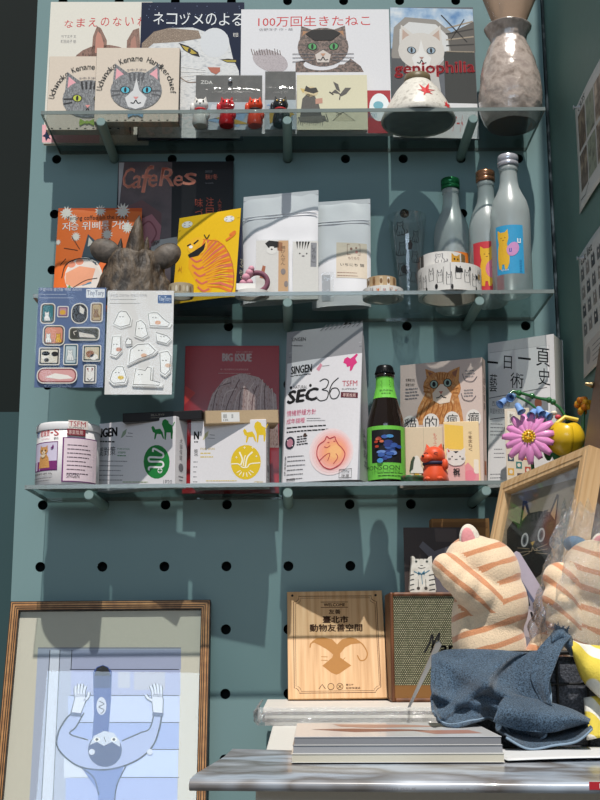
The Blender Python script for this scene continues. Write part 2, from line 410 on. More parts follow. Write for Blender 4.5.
# ================================================================== the setting
TEAL = M('748f91', 0.42, 0, 0.04, 900, 0.03)
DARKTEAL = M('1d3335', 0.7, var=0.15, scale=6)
def panel():
    mb = MB(); cols = [-0.41+0.1*i for i in range(9)]; rows = [0.1246+0.1*j for j in range(-8, 12)]; R = 0.0081; T = 0.018
    xl = lambda i: -0.455 if i == 0 else cols[i]-0.05
    xr = lambda i: 0.441 if i == 8 else cols[i]+0.05
    for i, cx in enumerate(cols):
        for cz in rows:
            x0, x1, z0, z1 = xl(i), xr(i), cz-0.05, cz+0.05
            out = []; 
            cs = [(x1, cz), (x1, z1), (cx, z1), (x0, z1), (x0, cz), (x0, z0), (cx, z0), (x1, z0)]
            for k in range(8):
                a, b = cs[k], cs[(k+1) % 8]; out += [a, ((a[0]+b[0])/2, (a[1]+b[1])/2)]
            inn = [(cx+R*math.cos(rad(22.5*k)), cz+R*math.sin(rad(22.5*k))) for k in range(16)]
            vs = [(x, 0, z) for x, z in out] + [(x, 0, z) for x, z in inn] + [(x, T, z) for x, z in inn]
            mb.add(vs, [(k, (k+1) % 16, 16+(k+1) % 16, 16+k) for k in range(16)], TEAL)
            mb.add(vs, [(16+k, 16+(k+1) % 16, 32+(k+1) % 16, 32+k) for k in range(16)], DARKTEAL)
    z0, z1 = rows[0]-0.05, rows[-1]+0.05
    mb.add([(-0.455, 0, z0), (-0.455, T, z0), (-0.455, T, z1), (-0.455, 0, z1)], [(0, 3, 2, 1)], TEAL)
    mb.add([(0.441, 0, z0), (0.441, T, z0), (0.441, T, z1), (0.441, 0, z1)], [(0, 1, 2, 3)], TEAL)
    mb.add([(-0.455, 0, z1), (0.441, 0, z1), (0.441, T, z1), (-0.455, T, z1)], [(0, 1, 2, 3)], TEAL)
    return mb.build('wall_back', kind='structure', weld=True)
panel()
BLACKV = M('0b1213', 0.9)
MB().box(-0.455, 0.0185, -0.75, 0.46, 0.03, 1.4, BLACKV).build('hole_shade_sheet', kind='structure')  # black sheet behind the holes, the dark of the void put into its colour
WALLR = M('67857f', 0.55, 0, 0.05, 60, 0.06)
MB().box(0.447, -2.6, -1.1, 0.50, 0.03, 1.9, WALLR).build('wall_right', kind='structure')
MB().box(0.4425, -0.0005, -0.75, 0.4465, 0.0182, 1.4, mottled('gap_shade_flecks', ['20282a', '3a4546', 'b9c1c0'], 60, 0.6, 0, 6, stretch=(1, 1, 0.5))).build('gap_strip', kind='structure')  # gap filler: shade put into the dark colour, pale flecks over it
ZB = at(10, 412, 0.33)[2]
MB().box(-1.6, 0.34, ZB, -0.4, 0.36, 1.9, M('0a1615', 0.8, var=0.2, scale=5)).build('recess_shade', kind='structure')  # stands in for the recess, its shade put into a near-black colour
MB().box(-1.6, 0.33, -1.1, -0.4, 0.37, ZB, M('30494c', 0.6)).build('wall_left', kind='structure')
MB().box(-3, -6, -1.14, 3, 0.6, -1.1, M('6b6258', 0.6, scale=8)).build('floor', kind='structure')

# clear shelves on round pegs
ACRYL = clear('acrylic_sheet', (0.75, 0.79, 0.785), 0.03, 0.05, facing=0.16)
ACEDGE = clear('acrylic_edge', (0.45, 0.52, 0.51), 0.10, 0.15, diffuse=0.4, dcol=(0.42, 0.48, 0.47), facing=0.1)
PEG = M('6d8986', 0.5)
for k, nm in ((1, 'top'), (2, 'middle'), (3, 'bottom')):
    t = thing('acrylic_shelf', 'clear acrylic %s shelf on teal pegs across the pegboard' % nm, 'shelf', (0, 0, SH[k]), (0, -math.atan(SLOPE), 0), 'clear acrylic shelves')
    T = 0.006
    MB().box(-0.4035, -0.1585, -T, 0.4035, -0.001, 0, ACRYL).build('shelf_plate', t)
    MB().box(-0.4045, -0.16, -T, 0.4045, -0.1586, 0, ACEDGE).box(-0.4045, -0.1585, -T, -0.4036, -0.001, 0, ACEDGE).box(0.4036, -0.1585, -T, 0.4045, -0.001, 0, ACEDGE).box(-0.4035, -0.0009, -T, 0.4035, 0, 0, ACEDGE).build('polished_edge', t, label='greyish polished edge')
    for X, wh in ((-0.31, 'left'), (-0.01, 'middle'), (0.29, 'right')):
        o = thing('shelf_peg', 'round teal peg under the %s shelf, %s one of its three' % (nm, wh), 'peg', (X, 0, SH[k]+SLOPE*X-T-0.0082), (rad(90), 0, 0), 'teal shelf pegs')
        MB().lathe([(0.0078, -0.012), (0.0078, 0.146), (0.0072, 0.148)], PEG, 24).build('peg_rod', o)
        MB().lathe([(0.007, 0.1481), (0.0066, 0.1486)], M('9fb4b1', 0.5), 24).build('peg_end', o)

# ================================================================== top shelf
z1 = zshelf(1)
CREAM = M('d9d6cc', 0.4); NAVY = M('1e2b48', 0.3)
FURBROWN = mottled('brown_tabby_print', ['5e443b', '8c6a5c', '4a352e'], 260, 0.4, 0, 8, stretch=(1, 1, 0.4))
FURGREY = mottled('grey_fur_print', ['3c3d41', '8b8d90', '56585c', 'a2a4a6'], 240, 0.5, 0, 8, stretch=(1, 1, 0.5))
FURWHITE = mottled('white_fur_print', ['a3a8ae', 'd4d5d5', 'bcc0c4'], 150, 0.4, 0, 9, stretch=(0.5, 1, 1))
PINK = M('e0a3ad', 0.5)
q = [(50, 2), (152, 3), (148, 138), (43, 140)]
o, w, h, a = book('picture_book', 'pale picture book with red curved title and brown cat ears, leftmost on top shelf', 'book', q, -0.03, z1, 0.008, CREAM, lean=3)
for i, ch in enumerate('なまえのないねこ'):
    x = 64+12.2*i; y = 20-0.055*(i*12.2)+0.0005*(i*12.2)**2
    a.text(ch, x, y-1 if i else y, x+8.5, y+7.5, RED, shear=0.05)
a.text('竹下文子 文', 61, 34.5, 76, 37.5, GREYINK); a.text('町田尚子 絵', 60.5, 39, 76, 42.5, GREYINK)
a.poly([(91, 60), (93, 36), (97, 26), (101, 28), (107, 40), (106, 60)], FURBROWN).poly([(126, 60), (127, 40), (133, 30), (139, 28), (141, 60)], FURBROWN)
a.ell(105, 66, 34, 22, FURBROWN); a.up(); a.poly([(95, 52), (96, 36), (98, 31), (101, 34), (104, 44), (103, 53)], M('b98272', 0.5)).poly([(130, 52), (131, 40), (135, 35), (137, 50)], M('a87a6c', 0.5))
a.rect(42, 122, 100, 139, M('e3a8ae', 0.5)); a.up(); a.poly([(46, 128), (48, 131), (51, 130), (49, 133), (51, 136), (48, 135), (46, 138), (45, 134), (42, 133), (45, 131)], NAVY)
a.build('cover_art', o)

q = [(136, 4), (243, 2), (243, 138), (137, 140)]
o, w, h, a = book('picture_book', 'dark blue picture book with a big white cat face and white Japanese title', 'book', q, -0.047, z1, 0.008, M('17213a', 0.28, coat=0.5), lean=3)
a.poly([(150, 34), (165, 30), (190, 29), (206, 34), (214, 31), (226, 36), (229, 48), (232, 60), (238, 72), (241, 96), (240, 138), (138, 139), (138, 46)], FURWHITE); a.up()
a.poly([(138, 46), (150, 34), (165, 30), (196, 32), (199, 40), (176, 44), (150, 46), (138, 56)], mottled('tan_fur_print', ['9a8672', '6c5a4c', 'b7a591'], 600, 0.4, 0))
a.ell(213, 44, 15, 15, M('cfd2d6', 0.4)); a.up()
a.poly([(176, 45), (186, 48), (196, 54), (198, 59), (190, 57), (181, 52)], INK).poly([(219, 61), (227, 60), (236, 61), (236, 64), (226, 64)], INK); a.up()
a.poly([(179, 47.5), (187, 50), (195, 55.5), (190, 56), (183, 52.5)], M('b7a24a', 0.3)).poly([(221, 61.5), (235, 61.5), (235, 63.3), (226, 63.4)], M('a8984a', 0.3)); a.up()
a.ell(187, 52.5, 1.6, 2.2, INK); a.poly([(206, 69), (219, 69), (219, 73), (215, 76), (210, 74)], M('b06a58', 0.4)); a.curve([(214, 76), (212, 84), (204, 88)], 0.8, M('8f8c8c')); a.curve([(176, 78), (186, 84), (196, 84)], 0.8, M('8f7a6c'))
for k in range(4): a.line([(204, 72+2*k), (170, 68+6*k)], 0.5, WHITE)
for i, ch in enumerate('ネコヅメのよる'): a.text(ch, 149+13.6*i, 14+(1 if i in (1, 3) else 0), 160+13.6*i, 26.5, M('dfe3e6', 0.4))
a.text('町田', 232, 34, 237, 38, WHITE)
for k in range(26): a.ell(random.uniform(138, 240), random.uniform(5, 34), 0.35, 0.35, M('8fa0c4'), n=6)
a.build('cover_art', o)

q = [(239, 9), (391, 11), (392, 138), (240, 139)]
o, w, h, a = book('picture_book', 'wide white picture book with red title and green eyed brown cat on top shelf', 'book', q, -0.062, z1, 0.009, M('dcdce0', 0.3, coat=0.4), lean=3)
a.text('100万回生きたねこ', 257, 17, 372, 28, RED)
a.text('佐野洋子 作・絵', 258, 29.5, 293, 32.5, GREYINK)
FB = mottled('dark_brown_brush', ['453732', '7d675e', '2c2422', '6b564c'], 170, 0.5, 0, 9)
a.ell(270, 64, 19, 11, mottled('brush_grey', ['8b8186', 'b4acb0', '6a6066'], 500, 0.5, 0), rot=20)
for k in range(12): a.line([(252+2.6*k, 58), (250+2.7*k, 51+(k % 3))], 0.8, FB)
a.poly([(296, 66), (306, 63), (320, 69), (345, 68), (352, 62), (362, 70), (365, 76), (296, 76)], FB); a.up(); a.ell(322, 68, 18, 6, M('d3d3d8')); a.up()
cat_face(a, 324, 50, 26, FB, M('a87c5a'), M('4f9a5e'), M('b98a6e'), None, None, INK, GREYINK, 0.86); a.l -= 2; a.poly([(316, 58), (324, 53), (332, 58), (330, 66), (318, 66)], M('c9c0ba')); a.up(3); a.poly([(321.5, 57), (326.5, 57), (324, 60)], M('b98a6e'))
a.poly([(306, 36), (313, 32), (335, 32), (342, 36), (333, 43), (315, 43)], INK)
a.rect(368, 95, 391, 138, M('a5353c', 0.4)); a.up(); a.ell(380, 112, 10, 14, M('dfe6e8')); a.up(); a.ell(379, 110, 5, 4, M('6fa9b8')); a.text('FOXI', 369, 118, 377, 123, M('3a7a92'))
a.build('cover_art', o)

q = [(392, 9), (480, 7), (479, 139), (393, 141)]
o, w, h, a = book('photo_book', 'shiny grey photo book with a white cat below a blue sky, red letters across', 'book', q, -0.04, z1, 0.008, M('6d7076', 0.2, coat=0.8), lean=3)
a.rect(392.5, 9, 479.5, 52, mottled('cloudy_sky_print', ['5f87b5', '9db6cf', 'cfd6dc'], 40, 0.3, 0)); a.up()
a.poly([(393, 60), (396, 30), (408, 19), (440, 21), (456, 34), (459, 56), (440, 74), (400, 74)], M('8d8984', 0.4)); a.up()
a.poly([(401, 60), (402, 32), (412, 24), (440, 26), (452, 38), (453, 56), (440, 70)], M('cfd0d0', 0.4))
a.poly([(452, 36), (480, 22), (480, 54), (455, 56)], M('57534f')); a.up()
for k in range(5): a.line([(450, 30+6*k), (479, 22+8*k)], 1.4, M(['9c8f7e', '2d2b2a'][k % 2]))
a.line([(446, 16), (472, 44)], 1.2, INK); a.line([(455, 42), (470, 20)], 1, INK)
a.rect(447, 54, 479, 106, M('464746', 0.3)); a.rect(393, 62, 407, 106, M('595b5e', 0.3)); a.up()
cat_face(a, 424, 54, 24, M('cbc7c2', 0.4), M('b59d90'), M('8fa3b3'), M('a8847c'), M('d9d8d6'))
a.poly([(405, 106), (408, 72), (440, 72), (444, 106)], M('b9b7b4', 0.4)); a.up()
a.text('geniophilia', 396, 67, 478, 82, M('b5303a', 0.4), dy=-4, bold=0.5)
a.rect(393, 106, 479, 140, M('d3d3d5', 0.4)); a.up(); a.text('アート', 452, 118, 462, 134, RED, shear=0.2)
a.build('cover_art', o)

# boxed handkerchiefs, cat faces seen through the round window
BOXCARD = M('d2c5b6', 0.55); BOXDARK = M('3b3330', 0.6)
def hanky(label, quad, Y, eye, fur, bow, tab, nm):
    o, w, h = stand('handkerchief_box', label, 'box', quad, Y, z1, 0.02, 0, 2, 'handkerchief boxes on the top shelf')
    MB().box(-w/2, 0.0006, 0, w/2, 0.02, h, BOXCARD).build('box_body', o)
    MB().box(-w/2-0.0006, 0.002, -0.0003, -w/2, 0.021, h, BOXDARK).box(w/2, 0.002, -0.0003, w/2+0.0006, 0.021, h, BOXDARK).box(-w/2, 0.002, h, w/2, 0.021, h+0.0005, BOXDARK).build('box_sleeve', o, label='dark inner box edge')
    a = face_art([(0, 0), (100, 0), (100, 94), (0, 94)], w, h)
    a.arctext('Uchinoko Kename Handkerchief', 49, 58, 41, 176, -2, 7.0, INK)
    a.arctext('ウチノコケナメハンカチ', 49, 62, 33, 140, 40, 4, GREYINK); a.text('made in Japan', 38, 27, 60, 29.5, GREYINK)
    cat_face(a, 49, 55, 31, fur, M('e2a3ac'), eye, M('d98f8c'), M('cfcfd0') if tab else None, M('2d2d30') if not tab else M('55565a'))
    for d in (-1, 1): a.poly([(49, 85), (49+d*8.5, 80.5), (49+d*9.5, 85), (49+d*8.5, 89.5)], bow)
    a.up(); a.ell(49, 85, 2, 2.4, bow)
    for k in range(9): a.rect(6+10*k, 92.2, 8.5+10*k, 93.6, BOXDARK)
    a.build('box_print', o)
hanky('beige square box printed with grey tabby cat face, yellow eyes and green bow', [(47, 57), (131, 57), (129, 132), (46, 134)], -0.085, M('b8c24a'), FURGREY, M('8fa84a'), False, 0)
hanky('beige square box printed with grey and white cat face, blue eyes and blue bow', [(93, 48), (178, 49), (178, 128), (94, 129)], -0.115, M('56b3c9'), FURGREY, M('7ba3bd'), True, 1)

# bagged cat charms
def charm(pk, XX, Z, m, col, face, band):
    X = 0.0
    b = MB(); s = 0.0105
    b.lathe([(s*0.85, 0), (s*1.0, 0.004), (s*0.92, 0.013), (s*0.72, 0.020), (s*0.66, 0.0215)], m, 18, X, -0.012)
    b.ball((X, -0.013, Z+0.0285), (s*0.98, s*0.85, s*0.82), m)
    for d in (-1, 1): b.add([(X+d*s*0.85, -0.013, 0.033), (X+d*s*0.25, -0.013, 0.036), (X+d*s*0.66, -0.013, 0.0415), (X+d*s*0.55, -0.018, 0.034), (X+d*s*0.55, -0.008, 0.034)], [(0, 3, 2), (3, 1, 2), (1, 4, 2), (4, 0, 2)], m)
    b.ball((X-s*0.95, -0.016, 0.024), (s*0.32, s*0.35, s*0.65), m); b.ball((X+s*0.9, -0.018, 0.012), (s*0.3, s*0.35, s*0.5), m)
    f = b.build('cat_charm', pk, label=col); f.location = (XX, 0.002, 0.0005); f.scale = (1.28, 1.28, 1.28)
    c = MB(); c.tube([(X+s*0.72*math.cos(t), -0.012+s*0.72*math.sin(t), 0.0215) for t in [k*math.pi/8 for k in range(16)]], 0.0013, band, 6, True).build('collar', f)
    e = MB()
    for d in (-1, 1): e.ball((X+d*s*0.4, -0.0132-s*0.78, 0.031), (0.0011, 0.0008, 0.0014), face, 8, 6)
    e.ball((X, -0.0135-s*0.8, 0.0275), (0.001, 0.0008, 0.0008), face, 8, 6); e.build('cat_face', f)
def charm_pack(label, quad, charms, zda):
    o, w, h = stand('charm_pack', label, 'charm', quad, -0.080, z1, 0.002, 0, 2, 'bagged cat charms')
    MB().box(-w/2, 0.001, 0.001, w/2, 0.0018, h*0.5, M('b9c3c9', 0.25, 0.1)).box(-w/2, 0.001, h*0.5, w/2, 0.0018, h-0.002, M('7b7a78', 0.25, 0.3, var=0.3, scale=40)).build('backing_card', o)
    a = face_art(quad, w, h, wrap=lambda x, z, d: (x, 0.001-d, z))
    if zda: a.text('ZDA', quad[0][0]+5, 83, quad[0][0]+17, 87, WHITE)
    for k in range(6): a.poly([(quad[0][0]+random.uniform(2, w*600), random.uniform(108, 136)) for _ in range(4)], M(random.choice(['8fb0cf', 'c9ced2', 'b89a4a', '7e97b5']), 0.3)); a.up()
    for cx, m, col, fm, bm in charms:
        u = (cx-quad[0][0])/(quad[1][0]-quad[0][0])*w - w/2; charm(o, u, 0, m, col, fm, bm)
    a.build('card_print', o)
    MB().sheet(lambda u, v: ((u-0.5)*(w+0.004), -0.001-0.029*math.sin(math.pi*u)**0.4*max(0, 1-abs(v*h-0.026)/0.046)**0.6, v*h), 24, 14, CLEAR).build('clear_bag', o)
    if zda: MB().ball((0.002, -0.002, h-0.012), (0.004, 0.002, 0.004), M('d9dcde', 0.15, 0.6)).build('snap_button', o)
charm_pack('clear bag with grey card holding white, red and orange cat charms', [(194, 76), (263, 73), (262, 139), (195, 140)],
  [(200, M('d8d6d2', 0.35), 'white cat charm', INK, RED), (227, M('c8242a', 0.25, coat=0.5), 'red cat charm', INK, M('8d1d22')), (256, M('d8482a', 0.25, coat=0.5), 'orange red cat charm', INK, INK)], True)
charm_pack('narrow clear bag holding a single black cat charm beside the cream card', [(264, 71), (296, 70), (296, 138), (265, 139)], [(280, M('222326', 0.25, coat=0.5), 'black cat charm', M('c9a24a'), RED)], False)

q = [(298, 76), (368, 75), (368, 138), (297, 138.5)]
o, w, h = stand('greeting_card', 'cream card with a sketched black cat reading beside a flying fairy', 'card', q, -0.078, z1, 0.0016, 0, 4)
slab(o, 'card_sheet', w, h, 0.0016, M('d0cbb0', 0.6), 0)
a = face_art(q, w, h); SK = M('34322f'); SKM = mottled('sketch_fill', ['2c2a28', '5b5752'], 700, 0.6, 0)
a.poly([(303, 103), (308, 97), (315, 99), (319, 108), (322, 122), (318, 128), (300, 126)], SKM).ell(312, 95, 7, 6, M('c9b892')); a.up(); a.poly([(305, 94), (307, 88), (311, 91), (317, 90), (319, 95), (314, 97)], SK)
a.poly([(304, 97), (301, 91), (306, 92)], M('c9b070')).poly([(298, 124), (325, 122), (327, 128), (318, 131), (300, 130)], M('6e6a62'))
for k in range(12): a.line([(299+2.2*k, 128), (298+2.2*k, 132+(k % 3))], 0.5, SK)
a.poly([(316, 103), (323, 102), (323, 108), (316, 109)], M('b98a78')); a.curve([(322, 126), (328, 129), (326, 120)], 0.8, SK)
a.poly([(332, 96), (336, 92), (341, 97), (346, 90), (352, 90), (347, 97), (342, 100), (339, 97)], SKM).poly([(334, 83), (339, 86), (341, 95), (337, 92)], SKM).line([(341, 98), (340, 104)], 1, SK).line([(330, 95), (334, 98)], 1.5, SK)
a.poly([(335, 124), (343, 118), (347, 121), (355, 128), (333, 128)], M('c2bc9f')); a.line([(333, 128), (343, 118), (355, 128)], 0.8, SK).line([(336, 122), (348, 116)], 0.6, SK).line([(332, 116), (342, 121)], 0.6, SK)
a.build('card_print', o)

# upturned bowl with maple leaves
def leafpts(cx, cy, s, rot):
    out = []
    tips = [(0, 1.0), (52, .85), (100, .62), (-100, .62), (-52, .85)]
    seq = []
    for a_, r_ in sorted(tips): seq += [(a_-24, .3), (a_-9, r_*.55), (a_, r_), (a_+9, r_*.55)]
    seq += [(150, .2), (180, .5), (184, .5), (210, .2)]
    for a_, r_ in seq: t = rad(a_+rot); out.append((cx+s*r_*math.sin(t), cy-s*r_*math.cos(t)))
    return out
def lathe_wrap(prof, ang0=0.0, off=0.0006):
    zs = [p[1] for p in prof]; rs = [p[0] for p in prof]
    def f(x, z, d):
        r = float(np.interp(z, zs, rs)); t = x/max(0.01, r) + ang0
        return ((r+d+off)*math.sin(t), -(r+d+off)*math.cos(t), z)
    return f
P0 = at(418.5, 127, -0.1035)
o = thing('ceramic_bowl', 'white speckled bowl turned upside down with a red maple leaf, near top shelf edge', 'bowl', (P0[0], -0.1035, z1(P0[0])+0.0004))
bp_ = [(0.0605, 0), (0.062, 0.003), (0.0565, 0.016), (0.0475, 0.034), (0.0365, 0.053), (0.026, 0.066), (0.0225, 0.070)]
CER = mottled('speckled_glaze', ['c6c1b8', 'd6d2c9', 'a9a49b'], 120, 0.35, 0.3, dist=0.001)
MB().lathe(bp_ + [(0.0215, 0.0695), (0.0330, 0.053), (0.044, 0.034), (0.053, 0.016), (0.058, 0.001), (0.0605, 0)], CER, 56, cap0=False, cap1=False).build('bowl_body', o)
MB().lathe([(0.0, 0.0685), (0.0212, 0.069), (0.0225, 0.071), (0.0215, 0.082), (0.019, 0.083), (0.0175, 0.074), (0, 0.0735)], M('6d6048', 0.4, bump=0.2), 40, cap0=False, cap1=False).build('foot_ring', o, label='olive brown foot ring')
MB().sheet(lambda u, v: (0.057*v*math.cos(6.2832*u), 0.057*v*math.sin(6.2832*u), 0.0012+0.0008*math.sin(9*v)), 40, 4, mottled('inner_glaze', ['8f8d86', '77756f'], 60, 0.4, 0.1)).build('rim_cover', o, label='grey underside')
a = Art([(-0.06, -0.08), (0.06, -0.08), (0.06, 0), (-0.06, 0)], -0.06, 0, 0.06, 0.08, wrap=lathe_wrap(bp_))
a.raw(*(lambda p: (p+[(0.008, -0.034)], [(i, (i+1) % len(p), len(p)) for i in range(len(p))][::1]))(leafpts(0.008, -0.034, 0.0225, 20)), RED)
a.raw(*(lambda p: (p+[(0.047, -0.012)], [(i, (i+1) % len(p), len(p)) for i in range(len(p))]))(leafpts(0.047, -0.012, 0.016, 60)), RED)
a.build('maple_leaf_print', o)

# vase
P0 = at(512, 127, -0.088)
o = thing('ceramic_vase', 'tall glossy pinkish grey crackled vase at right end of top shelf', 'vase', (P0[0], -0.087, z1(P0[0])+0.0004))
VG = mottled('crackled_glaze', ['9c8e87', 'b5a79e', '84766d'], 55, 0.16, 0.5, 8, 0.006, coat=0.6)
vp = [(0.036, 0), (0.0405, 0.006), (0.0465, 0.03), (0.0475, 0.05), (0.0445, 0.085), (0.0395, 0.112), (0.0325, 0.135), (0.0275, 0.148), (0.0262, 0.153), (0.0285, 0.162), (0.0345, 0.174), (0.0355, 0.177), (0.033, 0.177), (0.026, 0.166), (0.023, 0.152), (0.023, 0.12)]
vp = [(r*1.12, z) for r, z in vp]
vb = MB()
def vfn(u, v):
    k = v*(len(vp)-1); i = min(len(vp)-2, int(k)); t = k-i
    r = vp[i][0]*(1-t)+vp[i+1][0]*t; z = vp[i][1]*(1-t)+vp[i+1][1]*t; an = 2*math.pi*u
    n = mnoise.noise(Vector((math.cos(an)*2.2, math.sin(an)*2.2, z*45)))*0.0016 + mnoise.noise(Vector((math.cos(an)*6, math.sin(an)*6, z*160)))*0.0006
    r += n*(1 if v < 0.8 else 0.3)
    return (r*math.cos(an), r*math.sin(an), z)
vb.sheet(vfn, 72, 75, VG, flip=False); vb.build('vase_body', o)
MB().lathe([(0, -0.0002), (0.034, -0.0002), (0.0403, 0.0006)], M('6f4d35', 0.7, bump=0.3), 40, cap0=False, cap1=False).build('unglazed_foot', o, label='brown unglazed base')
# paper and film in the vase
o2 = thing('paper_bundle', 'folded beige paper bundle wrapped in clear film, standing in the vase mouth', 'paper', (P0[0]+0.002, -0.087, z1(P0[0])+0.135))
MB().sheet(lambda u, v: ((0.016+0.030*v)*math.cos(math.pi*2*u)*(1+0.10*math.cos(10*math.pi*u)*v), (0.014+0.012*v)*math.sin(math.pi*2*u), 0.018+0.085*v+0.008*math.sin(6*math.pi*u)*v), 40, 6, M('a98e78', 0.7, bump=0.1)).build('paper_sheet', o2)
MB().sheet(lambda u, v: (-0.036+0.032*u-0.012*v+0.004*math.sin(9*v), -0.020+0.006*math.sin(7*u+5*v), 0.036+0.07*v-0.020*u), 12, 12, CLEAR).build('clear_film', o2)

# ================================================================== middle shelf
z2 = zshelf(2)
q = [(115, 162), (233, 162), (232, 304), (113, 304)]
o, w, h, a = book('magazine', 'dark coffee magazine with orange script title, leaning on pegboard behind middle shelf', 'magazine', q, -0.022, z2, 0.005, M('141316', 0.3), lean=2, hard=False)
a.rect(115.5, 162.5, 170, 303, mottled('dark_photo_print', ['3b2f33', '5d4a4c', '1f1a1d'], 14, 0.3, 0)); a.up()
a.poly([(115.5, 163), (121, 163), (118, 190), (116, 210)], M('a9a5a8', 0.4)); a.poly([(121, 205), (140, 198), (160, 210), (160, 230), (130, 240), (120, 225)], M('6d4a4c', 0.4)); a.up()
a.poly([(136, 217), (150, 211), (160, 222), (158, 238), (146, 243), (138, 232)], M('b07078', 0.4)).poly([(150, 236), (176, 232), (178, 244), (150, 248)], M('b9b6b2', 0.4)); a.up()
a.curve([(140, 222), (148, 218), (155, 228), (150, 238)], 1.5, M('8a4a52')); 
for i, (ch, x0, x1, y0, y1) in enumerate([('C', 118.5, 129, 168, 187), ('a', 129, 138, 175, 187), ('f', 137, 147, 166, 191), ('e', 145, 154, 174, 186), ('R', 157, 172, 168, 185), ('e', 171, 180, 175, 185), ('s', 181, 194, 173, 184)]): a.text(ch, x0, y0, x1, y1, M('ffa890', 0.5), shear=0.18, bold=0.3)

a.text('秋/冬', 204, 174, 217, 179, M('c96a52')); a.text('2023', 204, 170.5, 211, 172.5, GREYINK); a.text('vol.', 204, 181.5, 213, 183, GREYINK)
a.vtext('味づくり', 194, 196, 202, 234, M('c9583e', 0.5)); a.vtext('注目の店', 205, 195, 213, 233, M('c9583e', 0.5)); a.vtext('人気の', 217, 197, 221, 210, M('c9583e', 0.5)); a.build('cover_art', o)

def pouch_fn(w, h, t, belly=1.0):
    """y of a stand-up pouch's front at (x, z): flat sealed top, full bottom"""
    def f(x, z):
        u = min(1, abs(2*x/w)); v = z/h
        return -t*(1-u**2.6)**0.6*max(0.02, (1-v)**0.55)*belly if u < 1 else 0.0
    return f
def pouch(o, w, h, t, m, back=None, fn=None, wave=0.002, round_top=0.0, sidem=None):
    f = fn or pouch_fn(w, h, t)
    def top(x): return h
    def front(u, v):
        x = (u-0.5)*w; z = v*h
        rip = wave*mnoise.noise(Vector((x*30, z*30, h*50)))*min(1, 6*u*(1-u))*(1 if v > 0.02 else 0)
        return (x, f(x, z)+rip*0.5, z)
    mb = MB(); mb.sheet(front, 28, 32, m)
    mb.sheet(lambda u, v: ((u-0.5)*w, 0.0005-f((u-0.5)*w, v*h)*0.55, v*h), 28, 20, back or m, flip=True)
    mb.build('pouch_film', o)
    return lambda x, z, d: (x, f(x, z)+wave*0.5*mnoise.noise(Vector((x*30, z*30, h*50)))*min(1, 6*(x/w+0.5)*(0.5-x/w))-d-0.0003, z)

q = [(58, 208), (141, 211), (138, 306), (52, 304)]
o, w, h = stand('coffee_bag', 'bright orange coffee bag with white Korean lettering and sunbursts', 'bag', q, -0.055, z2, 0.012, 0, 6)
wr = pouch(o, w, h, 0.008, M('e06e30', 0.35, coat=0.3)); a = face_art(q, w, h, wr, 3)
MB().box(-w/2, -0.0008, h-0.006, w/2, 0.0012, h, M('c9551f', 0.4)).build('seal', o)
for cx, cy, r in ((66, 213, 7), (100, 212, 6), (122, 213, 8), (76, 236, 5), (107, 235, 6), (73, 219, 5), (127, 229, 6), (58, 240, 3)):
    a.raw([(cx, cy)]+[(cx+(r if k % 2 else r*0.55)*math.cos(rad(15*k)), cy+(r if k % 2 else r*0.55)*math.sin(rad(15*k))) for k in range(24)], [(0, 1+(k+1) % 24, 1+k) for k in range(24)], M('dcd5cc', 0.5))
a.up(); a.text('Yerang coffee on the road', 66, 216, 126, 221.5, INK, dy=0.5)
for i, ch in enumerate('저승위삐롱거실'): x = [62, 70.5, 82, 92, 101, 112, 120][i]; a.text(ch, x, 222, x+8, 230, WHITE)
for p in ([(72, 236), (80, 248)], [(64, 246), (78, 249)], [(60, 262), (66, 256)]): a.line(p, 0.6, INK)
a.poly([(82, 256), (88, 234), (97, 242), (104, 256), (98, 264), (86, 262)], M('33434f', 0.5)); a.ell(84, 274, 19, 18, M('dfd9d2')); a.up()
a.poly([(88, 246), (89, 237), (94, 243)], M('c9c2ba')); a.ell(83, 274, 17.5, 16, M('d9cfc7')); a.up(); a.poly([(66, 270), (80, 264), (96, 267), (92, 280), (74, 284), (66, 280)], M('e09a78')); a.ell(72, 262, 4, 3, M('d98a6e')); a.ell(80, 260, 4, 3, M('d98a6e')); a.up()
a.curve([(62, 274), (66, 262), (78, 257), (92, 258)], 0.8, INK); a.curve([(74, 284), (86, 278), (98, 276)], 0.8, INK); a.line([(70, 285), (92, 280)], 1.6, M('3f7f9c')); a.poly([(66, 286), (70, 281), (73, 286)], M('5a9a4a'))
a.build('bag_print', o)

# dark lump figurine with ears and a spike
P0 = at(131, 300, -0.117)
o = thing('carved_figurine', 'dark brown carved animal lump with round ears and a pointed spike', 'figurine', (P0[0], -0.117, z2(P0[0])+0.0004), (0, 0, 0))
BR = mottled('weathered_brown', ['120e0b', '2b221b', '57493a', '19130f'], 60, 0.6, 0.9, 8, 0.008, stretch=(1, 1, 0.45))
def lump(u, v):
    an = 2*math.pi*u; b = v
    r = 0.064*(0.30+0.70*(1-b)**0.75)*min(1, (1-b)*9)**0.5*(1+0.10*math.sin(3*an+1)) ; z = 0.085*math.sin(b*math.pi/2)**1.1
    n = mnoise.noise(Vector((math.cos(an)*1.8, math.sin(an)*1.8, z*30)))*0.007 + mnoise.noise(Vector((math.cos(an)*5, math.sin(an)*5, z*80)))*0.004
    r = max(0.0, r+n*(1-v**3)); 
    return (r*math.cos(an), 0.46*r*math.sin(an), max(0, z))
MB().sheet(lump, 56, 28, BR).build('body', o)
sp = MB(); sp.tube([(0.004, 0, 0.070), (0.005, -0.004, 0.090), (0.007, -0.005, 0.110), (0.009, -0.003, 0.130), (0.010, 0, 0.142)], [0.017, 0.0145, 0.011, 0.006, 0.001], BR, 12)
